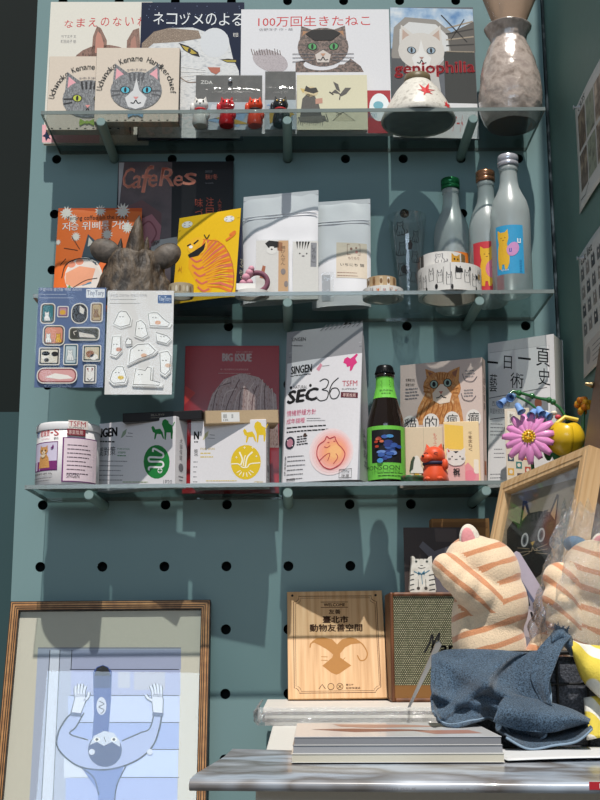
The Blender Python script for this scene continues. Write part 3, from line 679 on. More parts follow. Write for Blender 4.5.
sp.tube([(0.020, 0.004, 0.07), (0.022, 0.004, 0.098), (0.023, 0.004, 0.108)], [0.008, 0.004, 0.0008], BR, 8).tube([(-0.022, 0.004, 0.07), (-0.02, 0.004, 0.095), (-0.019, 0.003, 0.105)], [0.007, 0.004, 0.0008], BR, 8).build('spike', o)
for d, cx, cz, rt in ((-1, -0.043, 0.083, 25), (1, 0.054, 0.074, -35)):
    e = MB(); R = Matrix.Rotation(rad(rt), 3, 'Y')
    e.sheet(lambda u, v: Vector((cx, -0.006, cz)) + R @ Vector((0.025*v*math.cos(6.2832*u), -0.004+0.007*v*v+(0.002 if v > .95 else 0), 0.019*v*math.sin(6.2832*u))), 28, 6, mottled('grey_brown_ear', ['423a33', '5d534a', '2c2621'], 50, 0.6, 0.6))
    e.sheet(lambda u, v: Vector((cx, -0.006, cz)) + R @ Vector((0.026*v*math.cos(6.2832*u), 0.006+0.003*(1-v), 0.020*v*math.sin(6.2832*u))), 28, 4, BR, flip=True).build('ear', o)

# yellow tiger pouch
q = [(176, 222), (246, 209), (235, 301), (172, 307)]
o, w, h = stand('coffee_bag', 'yellow coffee bag with an orange striped tiger and dark blue side', 'bag', q, -0.100, z2, 0.026, 24, 7)
def spl_(pts, t):
    k = min(len(pts)-2, int(t*(len(pts)-1))); f_ = t*(len(pts)-1)-k
    return np.array(pts[k], float)*(1-f_) + np.array(pts[k+1], float)*f_
YEL = M('dfb41c', 0.4, coat=0.2); NB = M('1c2340', 0.45)
ff = lambda x, z: -0.004*(1-min(1, abs(2*x/w))**3)*max(0, 1-z/h)**0.5
wrY = lambda x, z, d: (x, ff(x, z)-d-0.0002, z)
mb = MB(); mb.sheet(lambda u, v: ((u-0.5)*w, ff((u-0.5)*w, v*h), v*h), 20, 20, YEL); mb.build('pouch_film', o)
MB().sheet(lambda u, v: (w/2+0.004*math.sin(math.pi*u)*(1-v), 0.0260*u*(1-v**2), v*h), 8, 12, NB).sheet(lambda u, v: (-w/2, 0.026*u*(1-v**2), v*h), 8, 12, NB, flip=True).sheet(lambda u, v: ((u-0.5)*w, 0.0261*(1-v*v), v*h), 8, 12, NB, flip=True).build('side_gusset', o, label='dark blue side')
a = face_art(q, w, h, wrY); OR = M('d9752e', 0.5); PK = M('d06a55', 0.5)
a.line([(176, 236), (244, 220)], 0.7, M('b58f14')); 
for cx, cy in ((185, 229), (232, 222)): a.ell(cx, cy, 6, 3.5, M('d8d6d0'), rot=-12); a.up(); a.ell(cx, cy, 2, 2.6, M('dadada')); a.line([(cx-4, cy-2), (cx+4, cy+2)], 0.5, GREYINK); a.line([(cx-4, cy+2), (cx+4, cy-3)], 0.5, GREYINK)
a.poly([(196, 254), (204, 244), (212, 246), (216, 244), (226, 250), (232, 262), (234, 280), (232, 298), (206, 300), (198, 290), (188, 274), (188, 266)], M('e0a01f', 0.5)); a.up()
a.ell(197, 252, 11, 9, M('e3b02a', 0.5), rot=-15)
back = [(203, 245), (211, 246), (219, 247), (226, 252), (231, 260), (234, 270), (235, 281), (234, 291), (231, 299)]
for k in range(15):
    p = spl_(back, (k+0.2)/15); q_ = spl_(back, (k+0.75)/15); c_ = np.array([199+8*k/14, 258+34*k/14]); m1 = p*0.5+c_*0.5+np.array([1.5, -3]); m2 = q_*0.5+c_*0.5+np.array([1.5, -1.5])
    a.poly([tuple(p), tuple(q_), tuple(m2), tuple(c_), tuple(m1)], PK if k % 2 else OR)
a.line(back, 1.0, M('b5652a', 0.5))
for k in range(5): a.curve([(190+2*k, 264+7*k), (196+2*k, 268+7*k), (202+2*k, 266+7*k)], 1.8, PK)
a.up(); a.poly([(187, 261), (194, 257), (202, 252), (206, 248), (204, 256), (198, 262), (189, 264)], INK); a.line([(186, 252), (190, 250)], 1.6, INK); a.line([(193, 250), (198, 246)], 1.6, INK); a.ell(190, 253, 2, 1.6, WHITE); a.curve([(204, 240), (207, 244), (210, 240)], 1, INK)
a.curve([(228, 246), (236, 240), (238, 236), (232, 240)], 2.2, OR); a.text('서', 177, 272, 181, 278, M('b5772a')); a.build('bag_print', o)
a2 = Art([(0, 0), (1, 0), (1, 1), (0, 1)], 0.002, 0, 0.026, h, wrap=lambda x, z, d: (w/2+0.004*math.sin(math.pi*x/0.03)*(1-z/h)+d+0.0008, x*(1-(z/h)**2), z))
for k, yy in enumerate((0.55, 0.68, 0.8)): a2.text('호랑이'[k], 0.15, yy, 0.8, yy+0.10, M('b9b39c'))
a2.build('side_print', o)

WFILM = M('dcdce0', 0.32, 0, 0.1, 40, 0.03, coat=0.25); WTOP = M('dadade', 0.4)
def white_pouch(label, q, Y, lean, yaw):
    o, w, h = stand('white_pouch', label, 'pouch', q, Y, z2, 0.025, yaw, lean, 'white stand-up pouches')
    f = pouch_fn(w, h, 0.014)
    wr = pouch(o, w, h, 0.014, WFILM, fn=f, wave=0.004)
    z = MB()
    for zz in (h*0.775, h*0.80): z.tube([((u-0.5)*w*0.99, f((u-0.5)*w*0.9, zz)-0.0006, zz) for u in [k/14 for k in range(15)]], 0.0007, WTOP, 6)
    z.build('zip_seal', o)
    MB().box(-w/2, -0.0009, h-0.007, w/2, 0.0014, h+0.002, M('d2d2d6', 0.4)).build('top_seal', o, 0.0006)
    return o, w, h, wr
o, w, h, wr = white_pouch('white stand-up pouch behind the two small cat cards', [(238, 202), (311, 191), (317, 304), (240, 306)], -0.086, 5, 14)
o, w, h, wr = white_pouch('white stand-up pouch with a beige paper label, left of tumbler', [(313, 207), (372, 200), (371, 307), (312, 309)], -0.052, 5, 10)
a = face_art([(313, 207), (372, 200), (371, 307), (312, 309)], w, h, wr, 6)
a.rect(337, 246, 368, 281, M('d3c6b4', 0.6), 8); a.up(2); BRN = M('8a6355')
a.line([(348, 247.5), (361, 247.5), (361, 258), (348, 258)], 0.7, BRN, True); a.ell(352, 252, 1.4, 1.4, BRN, n=8); a.ell(357, 251, 1, 1, BRN, n=8); a.ell(357.5, 255, 1.5, 1.5, M('c98a80'), n=8)
a.text('もりもり', 349, 260, 360, 262.5, BRN); a.text('いちにち 猫', 341, 266.5, 365, 269.5, INK); a.lines(338, 276, 366, 2, 3, BRN, 0.6)
a.build('paper_label', o)

def cat_pack(label, q, Y, kind):
    o, w, h = stand('cat_card_pack', label, 'card', q, Y, z2, 0.006, 4, 3, 'small cat cards in clear sleeves')
    MB().box(-w/2+0.001, 0.001, 0.001, w/2-0.001, 0.006, h-0.002, M('d6d3cf', 0.5)).build('card_stack', o)
    a = face_art(q, w, h, wrap=lambda x, z, d: (x, 0.001-d, z)); X0, Y0, X1, Y1 = q[0][0], q[0][1], q[1][0], q[2][1]
    if kind:
        a.rect(X1-11, Y0+1, X1-1, Y1-8, M('c9a27c', 0.5)); a.up(); a.vtext('猫びんせん', X1-8.5, Y0+6, X1-4, Y0+26, M('5c4636'))
        a.poly([(X0+10, Y0+4), (X0+14, Y0+1), (X0+24, Y0+2), (X0+24, Y0+8), (X0+14, Y0+9)], INK); a.poly([(X0+22, Y0+2), (X0+28, Y0+3), (X0+28, Y0+12), (X0+23, Y0+11)], M('9a6a4a')); a.up(); a.ell(X0+17, Y0+11, 5, 4, M('e0ddd9')); a.up(); a.ell(X0+17, Y0+10, 1, .8, INK); a.ell(X0+14, Y0+8, .7, .7, INK); a.ell(X0+20, Y0+8, .7, .7, INK)
        a.poly([(X0+5, Y0+38), (X0+8, Y0+26), (X0+11, Y0+27), (X0+9, Y0+39)], M('a8664a')); a.ell(X0+29, Y0+32, 2.5, 3, M('8a7f7c')); a.ell(X1-3, Y0+44, 2, 3, M('8a7f7c'))
    else:
        for k in range(5): a.poly([(X0+4+3*k, Y0+1), (X0+6+3*k, Y0+1), (X0+5.5+2.4*k, Y0+9)], INK)
        a.ell(X0+8, Y0+13, .8, .8, INK, n=8); a.ell(X0+15, Y0+13, .8, .8, INK, n=8); a.ell(X0+11.5, Y0+15.5, 1.6, .9, M('7a7678'), n=8)
        a.rect(X1-8, Y0+2, X1-2, Y0+26, M('8d8d92', 0.5)); a.up(); a.vtext('しろねこ', X1-7, Y0+4, X1-3, Y0+22, M('3a3a3e'))
    a.build('card_print', o)
    MB().box(-w/2, 0.0, 0, w/2, 0.0068, h, SLEEVE).build('clear_sleeve', o)
cat_pack('small card of a calico cat with tan strip, in clear sleeve', [(254, 240), (289, 239), (289, 299), (255, 300)], -0.112, True)
cat_pack('small card of a white cat with black striped forehead and grey strip', [(291, 241), (318, 240), (319, 299), (292, 300)], -0.112, False)
q = [(321, 273), (333, 272), (334, 301), (322, 302)]
o, w, h = stand('empty_sleeve', 'narrow clear sleeve with grey card edge standing before the labelled pouch', 'sleeve', q, -0.105, z2, 0.004, 4, 3)
MB().box(-w/2, 0.001, 0, w/2*0.4, 0.003, h*0.9, M('a9abb0', 0.4)).build('grey_card', o); MB().box(-w/2, 0, 0, w/2, 0.004, h, CLEAR).build('clear_sleeve', o)

def tape(name, label, X, Y, z, ro, ri, h, m, prints=None, group='decorated tape rolls', core=None):
    o = thing(name, label, 'tape', (X, Y, z+0.0004), (0, 0, 0), group)
    MB().lathe([(ri+0.0012, 0), (ro, 0), (ro, h), (ri+0.0012, h), (ri+0.0012, 0)], m, 48, cap0=False, cap1=False, smooth=False).build('tape_body', o)
    MB().lathe([(ri, 0.0002), (ri+0.0011, 0.0002), (ri+0.0011, h-0.0002), (ri, h-0.0002), (ri, 0.0002)], core or M('a89f94', 0.7), 36, cap0=False, cap1=False, smooth=False).build('core_ring', o)
    if prints:
        a = Art([(-1.45, 0), (1.45, 0), (1.45, 1), (-1.45, 1)], -1.45*ro, 0, 1.45*ro, h, wrap=lambda x, z_, d: ((ro+d+0.0003)*math.sin(x/ro), -(ro+d+0.0003)*math.cos(x/ro), z_), fine=10)
        prints(a); a.build('tape_print', o)
    return o
def doodles(a, cols, n=9, s=0.13, fill=None):
    for k in range(n):
        x = -1.3+2.6*k/(n-1); y = 0.5+0.12*math.sin(k*2.1); m = cols[k % len(cols)]
        pts = [(x+dx*s*1.1, y+dy*s*2.6) for dx, dy in ((-.8, .9), (-.9, -.2), (-.7, -1.1), (-.3, -.6), (.3, -.6), (.7, -1.1), (.9, -.2), (.8, .9))]
        if fill and k % 2: a.poly(pts, fill[k % len(fill)]); a.up()
        a.line(pts, 0.018, m, True)
        a.ell(x-.03, y-.05, .012, .045, m, n=6); a.ell(x+.04, y-.05, .012, .045, m, n=6)
        if k % 3 == 1: a.ell(x+s*1.0, y+.3, .04, .10, INK, n=8)
        if k % 3 == 0: a.line([(x+.12, .15), (x+.12, .8)], 0.012, m); 
WT = M('d9d6d2', 0.45)
P0 = at(383, 297, -0.112)
tape('washi_tape', 'lower white tape roll with orange flower print in front of tumbler', P0[0], -0.112, z2(P0[0]), 0.0325, 0.024, 0.014, WT, lambda a: (doodles(a, [GREYINK, M('c98a5a')], 9, 0.07), [a.ell(-1.2+0.3*k, 0.55, .05, .16, M(['d07a5a', 'c9a0a0', '8f8a86'][k % 3]), n=10) for k in range(9)]))
tape('washi_tape', 'upper brown and white cat tape roll in front of tumbler', P0[0]-0.002, -0.112, z2(P0[0])+0.0146, 0.0235, 0.017, 0.018, M('b59a78', 0.5), lambda a: [(a.rect(-1.2+0.5*k, 0.1, -1.0+0.5*k, 0.9, M(['d8d2c8', '8a6a4a', 'c9b89a'][k % 3]), 2), a.up(), a.ell(-1.1+0.5*k, 0.5, .09, .25, M('7a5a3a'), n=12)) for k in range(5)])
P0 = at(181, 300, -0.133)
tape('washi_tape', 'small brown patterned tape roll in front of yellow tiger bag', P0[0], -0.133, z2(P0[0]), 0.0195, 0.015, 0.019, M('a8997f', 0.5), lambda a: [(a.ell(-1.2+0.3*k, 0.5, .1, .28, M(['cfc6b4', '7d6a50', 'b8ac94'][k % 3]), n=10)) for k in range(9)])
P0 = at(252, 298, -0.133)
tape('washi_tape', 'plain white tape roll lying flat under the purple hair tie', P0[0], -0.133, z2(P0[0]), 0.027, 0.02, 0.006, WT)
HX, HZ = P0[0], z2(P0[0])+0.0068
o = thing('hair_tie', 'purple and pink looped hair tie with a small white paper tag', 'hair tie', (HX, -0.138, HZ))
MB().tube([(0.008+0.0165*math.cos(t), 0.002, 0.0165+0.0155*math.sin(t)) for t in [2*math.pi*k/28 for k in range(28)]], 0.0042, M('7d4f60', 0.7, bump=0.3), 10, True).build('fabric_loop', o)
hb = MB()
for x, y, z, r in ((-0.004, -0.003, 0.030, 0.0065), (-0.009, -0.004, 0.022, 0.007), (-0.013, -0.003, 0.013, 0.0065), (-0.004, -0.004, 0.014, 0.006), (-0.001, -0.003, 0.037, 0.005)): hb.ball((x, y, z), r, M('c98fa0', 0.6))
hb.build('pink_charm', o, label='pink lumpy charm')
MB().box(-0.024, -0.012, 0.0, 0.006, -0.0116, 0.0105, WHITE).build('paper_tag', o)

# tumbler
P0 = at(409, 311, -0.045)
o = thing('glass_tumbler', 'tall clear glass tumbler with black cat outlines behind tape rolls', 'glass', (P0[0], -0.045, z2(P0[0])+0.0004))
GL = clear('thin_glass', (0.985, 0.99, 0.99), 0.04, 0.03, facing=0.26)
gp = [(0.0, 0.0), (0.021, 0.0), (0.0235, 0.004), (0.0215, 0.012), (0.0205, 0.03), (0.023, 0.06), (0.0285, 0.12), (0.0325, 0.163), (0.0315, 0.1632), (0.0272, 0.12), (0.0218, 0.06), (0.018, 0.034), (0.0, 0.030)]
MB().lathe(gp, GL, 48, cap0=False, cap1=False).build('glass_body', o)
gpo = gp[1:8]
a = Art([(-40, 0), (40, 0), (40, 163), (-40, 163)], -0.04, 0, 0.04, 0.163, wrap=lathe_wrap(gpo, 0, 0.0003))
for cx, cy, s, f in ((-14, 30, 12, 1), (-12, 64, 12, -1), (-13, 98, 11, 1), (10, 78, 10, 1), (11, 44, 10, -1), (6, 112, 9, -1)): doodle_cat(a, cx, cy, s, INK, None, None, f)
a.poly([(-2, 56), (2, 50), (6, 57), (4, 66), (-1, 66)], INK); a.build('cat_print', o)
# doodle tapes
P0 = at(450, 297, -0.114)
DT = lambda a: (doodles(a, [INK], 10, 0.09), a.line([(-0.1, 0.02), (-0.1, 0.98)], 0.015, GREYINK), a.poly([(0.05, 0.28), (0.07, 0.12), (0.14, 0.2), (0.28, 0.22), (0.3, 0.36), (0.08, 0.38)], INK), a.ell(0.55, 0.2, .04, .08, INK, n=10), a.ell(0.85, 0.45, .06, .08, INK, n=10), a.ell(-.55, 0.85, .05, .1, INK, n=10), a.rect(0.95, 0.3, 1.05, 0.5, M('b08a3a'), 1))
tape('washi_tape', 'wide white tape roll with black cat doodles, lower of two before the bottles', P0[0], -0.114, z2(P0[0]), 0.0505, 0.043, 0.044, WT, DT)
UT = lambda a: (doodle_cat(a, -0.25, 0.5, 0.35, GREYINK), a.poly([(0.25, 0.95), (0.27, 0.1), (0.4, 0.3), (0.55, 0.3), (0.7, 0.1), (0.72, 0.95)], M('c9963a')), a.up(), a.ell(0.4, 0.55, .04, .08, INK, n=8), a.ell(0.58, 0.55, .04, .08, INK, n=8), a.rect(0.8, 0.02, 1.2, 0.98, M('7d6a4a'), 4), a.rect(-1.4, 0.02, -1.1, 0.98, M('4a4644'), 4))
tape('washi_tape', 'white tape roll with yellow cat face, stacked on the wide doodle tape', P0[0]-0.010, -0.114, z2(P0[0])+0.0448, 0.036, 0.030, 0.022, WT, UT)

# frosted bottles
FROST = clear('frosted_glass', (0.78, 0.84, 0.84), 0.07, 0.32, diffuse=0.40, dcol=(0.66, 0.73, 0.73), facing=0.15)
def sake(label, px, Y, H, r, cap, capm, labm, artfn, ang=0.0, lz=(0.018, 0.085), lw=0.9):
    P0 = at(px, 300, Y)
    for _ in range(6): 
        c_ = proj((P0[0], Y, z2(P0[0])+H*0.4)); P0[0] += (px-c_[0])*1.75/FPX
    o = thing('frosted_bottle', label, 'bottle', (P0[0], Y, z2(P0[0])+0.0004), (0, 0, 0), 'frosted bottles on the middle shelf')
    pr = [(0, 0.002), (r*0.8, 0), (r, 0.005), (r, H*0.555), (r*0.97, H*0.605), (r*0.86, H*0.665), (r*0.66, H*0.72), (r*0.52, H*0.765), (r*0.46, H*0.81), (r*0.43, H*0.89)]
    MB().lathe(pr, FROST, 48, cap0=False, cap1=True).build('bottle_body', o)
    MB().lathe([(r*0.46, H*0.885), (r*0.48, H*0.89), (r*0.48, H*0.915), (r*0.44, H*0.92)], FROST, 32).build('neck_ring', o)
    cb = MB().lathe([(r*0.50, H*0.922), (r*0.53, H*0.925), (r*0.53, H*0.948), (r*0.50, H*0.951), (r*0.53, H*0.954), (r*0.53, H*0.994), (r*0.49, H)], capm, 40)
    cb.build('screw_cap', o, label=cap)
    a = Art([(0, 0), (100, 0), (100, 120), (0, 120)], -lw*r, lz[0], lw*r, lz[1], wrap=lambda x, z, d: ((r+d+0.0003)*math.sin(x/r+ang), -(r+d+0.0003)*math.cos(x/r+ang), z), fine=14)
    a.rect(0, 0, 100, 120, labm, 14); a.up(3); artfn(a); a.build('paper_label', o)
YC = M('e0b032', 0.5); PKC = M('c98fc0', 0.5)
def catbody(a, x, y, s):
    a.poly([(x-20*s, y-18*s), (x-19*s, y-36*s), (x-8*s, y-29*s), (x+8*s, y-29*s), (x+18*s, y-36*s), (x+20*s, y-14*s), (x+14*s, y), (x+22*s, y+26*s), (x+20*s, y+48*s), (x+12*s, y+62*s), (x+4*s, y+62*s), (x+2*s, y+50*s), (x-6*s, y+50*s), (x-8*s, y+62*s), (x-18*s, y+60*s), (x-22*s, y+36*s), (x-20*s, y+10*s), (x-16*s, y-2*s)], YC); a.up()
    for d in (-8, 6): a.line([(x+d*s, y-16*s), (x+(d+4)*s, y-15*s)], 1.6, M('7a4a2a'))
    a.line([(x-2*s, y-9*s), (x+4*s, y-9*s)], 1.4, M('7a4a2a'))
def artblue(a):
    catbody(a, 28, 46, 1.0); a.ell(62, 60, 22, 16, PKC, rot=-25); a.up(); a.ell(52, 62, 12, 12, PKC); a.up(); a.line([(50, 58), (50, 66), (56, 66), (56, 58)], 3, M('3a5aa8')); a.line([(79, 34), (79, 44), (88, 44), (88, 34)], 4, WHITE); a.text('NYAN', 18, 108, 44, 112, WHITE); a.lines(82, 88, 92, 8, 4, M('2a6a9a'), 1.2)
def artred(a): catbody(a, 44, 44, 0.95); a.ell(66, 64, 26, 22, M('d97a92')); a.up(); a.line([(58, 60), (62, 62)], 2, INK); a.line([(74, 60), (78, 62)], 2, INK)
def artor(a): a.ell(50, 40, 20, 16, M('d9d2c9')); a.up(); a.line([(40, 38), (46, 40)], 2, INK); a.line([(54, 40), (60, 38)], 2, INK)
sake('frosted bottle with green cap and orange label, left of the three', 452.5, -0.034, 0.233, 0.030, 'green screw cap', M('1e6b40', 0.25, 0.5), M('d9782a', 0.45), artor, 0.0, (0.02, 0.095))
sake('frosted bottle with copper cap and red label, half behind the blue one', 488, -0.070, 0.231, 0.030, 'copper screw cap', M('a8775a', 0.25, 0.7), M('c93f48', 0.45), artred, -0.15, (0.012, 0.10))
sake('frosted bottle with silver white cap and blue cat label, rightmost', 511, -0.123, 0.236, 0.0315, 'silver white screw cap', M('c9c9d2', 0.25, 0.5), M('3a9ac9', 0.45), artblue, -0.28, (0.028, 0.108), 0.72)

# sticker packs hung on the middle shelf's front edge
def sticker_pack(label, q, base, artfn):
    tl, tr, br, bl = q
    A = at(*tl, -0.166); B = at(*tr, -0.166); D_ = at(*bl, -0.166); E_ = at(*br, -0.166)
    w = ((B[0]-A[0])+(E_[0]-D_[0]))/2; h = (A[2]+B[2]-D_[2]-E_[2])/2
    o = thing('sticker_pack', label, 'stickers', ((D_[0]+E_[0])/2, -0.1655, (D_[2]+E_[2])/2), (0, 0.003, 0), 'sticker packs on the middle shelf edge')
    MB().box(-w/2+0.001, 0.0, 0.001, w/2-0.001, 0.0012, h-0.001, base).build('backing_card', o)
    a = face_art(q, w, h); artfn(a); a.build('sticker_print', o)
    MB().sheet(lambda u, v: ((u-0.5)*w, -0.003-0.0012*math.sin(9*u+4*v), v*h), 14, 18, SLEEVE).box(-w/2, 0.0012, h-0.006, w/2, 0.0045, h-0.0005, SLEEVE).build('clear_sleeve', o)
def stk(a, x0, y0, x1, y1, rim, fillm, r=3):
    a.rrect(x0-1, y0-1, x1+1, y1+1, r+.8, M('d6d3cc', 0.5)); a.up(); a.rrect(x0, y0, x1, y1, r, rim); a.up(); d = 1.3
    a.rrect(x0+d, y0+d, x1-d, y1-d, max(1, r-1), fillm); a.up()
def art_blue(a):
    a.text('구름이의 물건들 액자 스티커', 35.5, 288, 78, 291.2, M('c9d0dc')); a.lines(35.5, 294.5, 74, 2, 3.6, M('aab5c9'), 0.6)
    a.rrect(83, 289, 102, 298, 1, M('d9dde2')); a.up(); a.text('TinyTory', 84, 290.5, 101, 297, M('3a4f7a'))
    D = M('3a3633')
    stk(a, 38.5, 304.5, 51.5, 323.5, M('5a5048'), M('2f6f78')); doodle_cat(a, 44.5, 317, 5, GREYINK, WHITE)
    stk(a, 55.5, 307.5, 65, 317, M('7a5a78'), M('b58a90'), 1); a.ell(60, 313, 3, 2.4, M('d0a03a'))
    stk(a, 69.5, 304.5, 84.5, 323.5, M('2a2a2c'), M('34343a'), 7); a.poly([(77, 306), (82, 310), (81, 315), (77, 313)], M('cfcac2')); a.ell(74, 313, 3, 4, M('17171a'))
    stk(a, 89, 304, 99.5, 322, M('7d6a58'), M('b09a72'), 2); doodle_cat(a, 94, 314, 4.5, M('6a4a30'), M('8a6a4a'))
    stk(a, 42, 327, 62, 345.5, M('4a4642'), M('cf8a72'), 4); doodle_cat(a, 47, 339, 5, GREYINK, WHITE); doodle_cat(a, 57, 339, 5, M('8a5a1a'), M('d8a83a'))
    stk(a, 68, 329, 97, 340.5, M('57564a'), M('3c3a33'), 3); a.poly([(78, 338), (77, 333), (82, 334), (92, 336), (94, 339)], M('c9c2b8')); a.curve([(73, 336), (72, 333), (75, 332)], 0.8, M('c9c2b8'))
    stk(a, 39, 349.5, 58, 365, M('37363a'), M('cfc9ba'), 1); a.poly([(41, 357), (44, 353), (48, 355), (48, 360), (42, 360)], M('e0dcd2')); a.ell(45, 354.5, 4, 2.2, INK); a.ell(54, 355, 3.5, 2.4, INK); a.ell(46, 361, 2.5, 2, D)
    stk(a, 63.5, 346, 76, 365, M('3d5a68'), M('b4c2c6'), 1); doodle_cat(a, 69.5, 356, 6, M('8a9298'), M('d6d8d6'))
    stk(a, 82.5, 347, 99, 361.5, M('3f4a48'), M('c0b49a'), 1); a.ell(89, 355, 4, 3.5, M('8a5a3a')); a.ell(93, 358, 4, 3, M('e0dcd4'))
    stk(a, 38, 369.5, 76, 383, M('8a4f50'), M('cf9a98'), 6); a.poly([(45, 378), (55, 374), (68, 376), (73, 379), (60, 380)], M('e2ded8'))
    stk(a, 84, 366.5, 95, 383, M('4a4648'), M('dcd8d2'), 1); a.poly([(86, 369), (88, 369), (88, 373)], M('8a3a3a')); a.poly([(91, 369), (93, 369), (91, 373)], M('8a3a3a')); a.curve([(87, 379), (89.5, 381), (92, 379)], .6, INK)
sticker_pack('blue sticker sheet of framed cat pictures hung on shelf edge', [(34, 287), (104, 287), (103, 388), (34, 388)], M('56698f', 0.5), art_blue)
def art_white(a):
    a.text('우리집 고양이는 하얗고 귀여워', 110, 294, 147, 297, M('8a8a90')); a.lines(110, 299.5, 146, 2, 4, GREYINK, 0.5)
    a.rrect(158, 295, 172, 303.5, .5, M('3f5f8f')); a.up(); a.text('TinyTory', 159, 296.5, 171, 302.5, M('c9d2de'))
    STICKER_SHADE = M('b0aeab'); WS = M('ebebe9')
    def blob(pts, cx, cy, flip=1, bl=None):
        a.poly([(x+.8, y+1.4) for x, y in pts], STICKER_SHADE); a.up(); a.poly(pts, WS); a.up(); a.line([(cx+(x-cx)*.86, cy+(y-cy)*.86) for x, y in pts], 0.6, M('4d4a48'), True)  # offset grey copy: each sticker's drop shadow put into the print
        a.ell(cx-2*flip, cy-2, .6, .6, INK, n=6); a.ell(cx+1*flip, cy-2, .6, .6, INK, n=6)
        if bl: a.ell(cx+3, cy+3, 3, 2, M(bl))
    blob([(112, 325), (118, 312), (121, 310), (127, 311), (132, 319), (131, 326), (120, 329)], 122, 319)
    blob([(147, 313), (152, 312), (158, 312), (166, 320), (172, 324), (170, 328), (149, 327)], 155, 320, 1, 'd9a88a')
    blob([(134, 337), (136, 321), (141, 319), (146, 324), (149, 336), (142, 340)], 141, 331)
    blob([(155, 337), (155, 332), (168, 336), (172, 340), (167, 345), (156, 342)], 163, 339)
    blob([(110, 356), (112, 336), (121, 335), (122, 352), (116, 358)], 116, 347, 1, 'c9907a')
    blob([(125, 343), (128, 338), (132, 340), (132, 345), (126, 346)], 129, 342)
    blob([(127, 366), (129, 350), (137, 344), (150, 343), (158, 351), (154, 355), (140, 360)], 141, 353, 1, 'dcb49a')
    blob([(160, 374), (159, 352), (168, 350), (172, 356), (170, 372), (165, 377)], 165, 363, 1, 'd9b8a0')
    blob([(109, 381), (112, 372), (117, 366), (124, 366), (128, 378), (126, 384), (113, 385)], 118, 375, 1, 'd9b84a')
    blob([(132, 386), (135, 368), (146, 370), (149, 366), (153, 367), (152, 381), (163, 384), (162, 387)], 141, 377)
sticker_pack('white sticker sheet of outlined white cats hung on shelf edge', [(107, 290), (175, 290), (172, 395), (104, 395)], M('d9d7d5', 0.5), art_white)

# ================================================================== bottom shelf
z3 = zshelf(3)
CARTON = M('d6d3d6', 0.45); CARTSIDE = M('c9c6c9', 0.45)
P0 = at(67, 485, -0.109)
o = thing('supplement_can', 'round white pet supplement can with orange cat picture, leftmost on bottom shelf', 'can', (P0[0], -0.109, z3(P0[0])+0.0004))
R_ = 0.0485; HC = 0.089
MB().lathe([(R_*0.97, 0), (R_, 0.002), (R_, HC), (R_*0.96, HC+0.001)], M('dddadb', 0.3, coat=0.4), 64).build('can_body', o)
MB().lathe([(R_*1.02, HC-0.004), (R_*1.025, HC-0.003), (R_*1.025, HC+0.005), (R_*0.99, HC+0.008), (R_*0.9, HC+0.008), (R_*0.87, HC+0.004), (0, HC+0.004)], M('d3d2d4', 0.3), 64, cap0=False, cap1=False).build('plastic_lid', o)
a = Art([(33, 428), (100, 428), (100, 483), (33, 483)], -R_, 0.003, R_, HC-0.005, wrap=lambda x, z, d: (lambda t: ((R_+d+0.0003)*math.sin(t), -(R_+d+0.0003)*math.cos(t), z))(math.asin(max(-1, min(1, x/R_*0.985)))-0.06), fine=10)
BLU = M('2a62a8'); PUR = M('6a2a6c'); 
a.text('速', 37, 428, 41, 434, BLU); a.text('健貓寶', 42, 427.5, 54, 434, RED); a.text('-', 55, 430, 58, 431.2, RED); a.text('S', 59, 427, 64.5, 434, RED); a.text('CATCARE-S', 44, 436, 54, 437.4, M('c97a8a')); a.text('貓用', 59, 435.5, 64, 438, INK)
a.rect(35, 440, 64, 470, PUR, 12); a.up(2); a.rect(36, 441, 63.3, 469, M('cfc6dc'), 12); a.up(2); a.rect(36, 460, 63.3, 469, M('7a2f6e'), 6); a.up()
OC = mottled('orange_fur_print', ['b97a3a', 'd6a05e', '9a5f2a'], 800, 0.5, 0)
a.poly([(42, 467), (43, 456), (45, 452), (51, 452), (54, 457), (55.5, 467)], OC); a.up(); cat_face(a, 48, 449, 5, OC, M('c9957a'), M('6a5a3a'), M('b9705a'), M('e0cdb2')); a.poly([(44.5, 453), (51, 453), (49, 456), (46, 456)], M('dccbb0')); a.poly([(56, 447), (58, 445), (59, 443), (60, 446), (58, 448)], PUR)
a.text('營養補充 貓用 300g', 37, 472, 59, 474.5, INK); a.lines(36, 477.5, 62, 2, 2.6, GREYINK, 0.7)
a.rect(69, 436, 99, 482, PUR, 12); a.up(3); a.rect(70.5, 437, 99, 481, M('dcc9d2'), 12); a.up(3); a.lines(74, 444, 97, 8, 4.2, M('5a4a56'), 0.9); a.text('SINGEN', 74, 474, 86, 478, INK)
a.rect(74, 418, 92, 427, M('ddd2cd'), 6); a.rect(73, 427, 90, 434, M('7d2a36'), 6); a.up(); a.text('TSFM', 75, 419, 90, 424.5, M('a8323c')); a.text('SUPPORT', 75, 425, 89, 426.6, INK); a.text('專業推薦', 74.5, 428.3, 88, 433, M('d9b9b4'))
a.build('can_label', o)

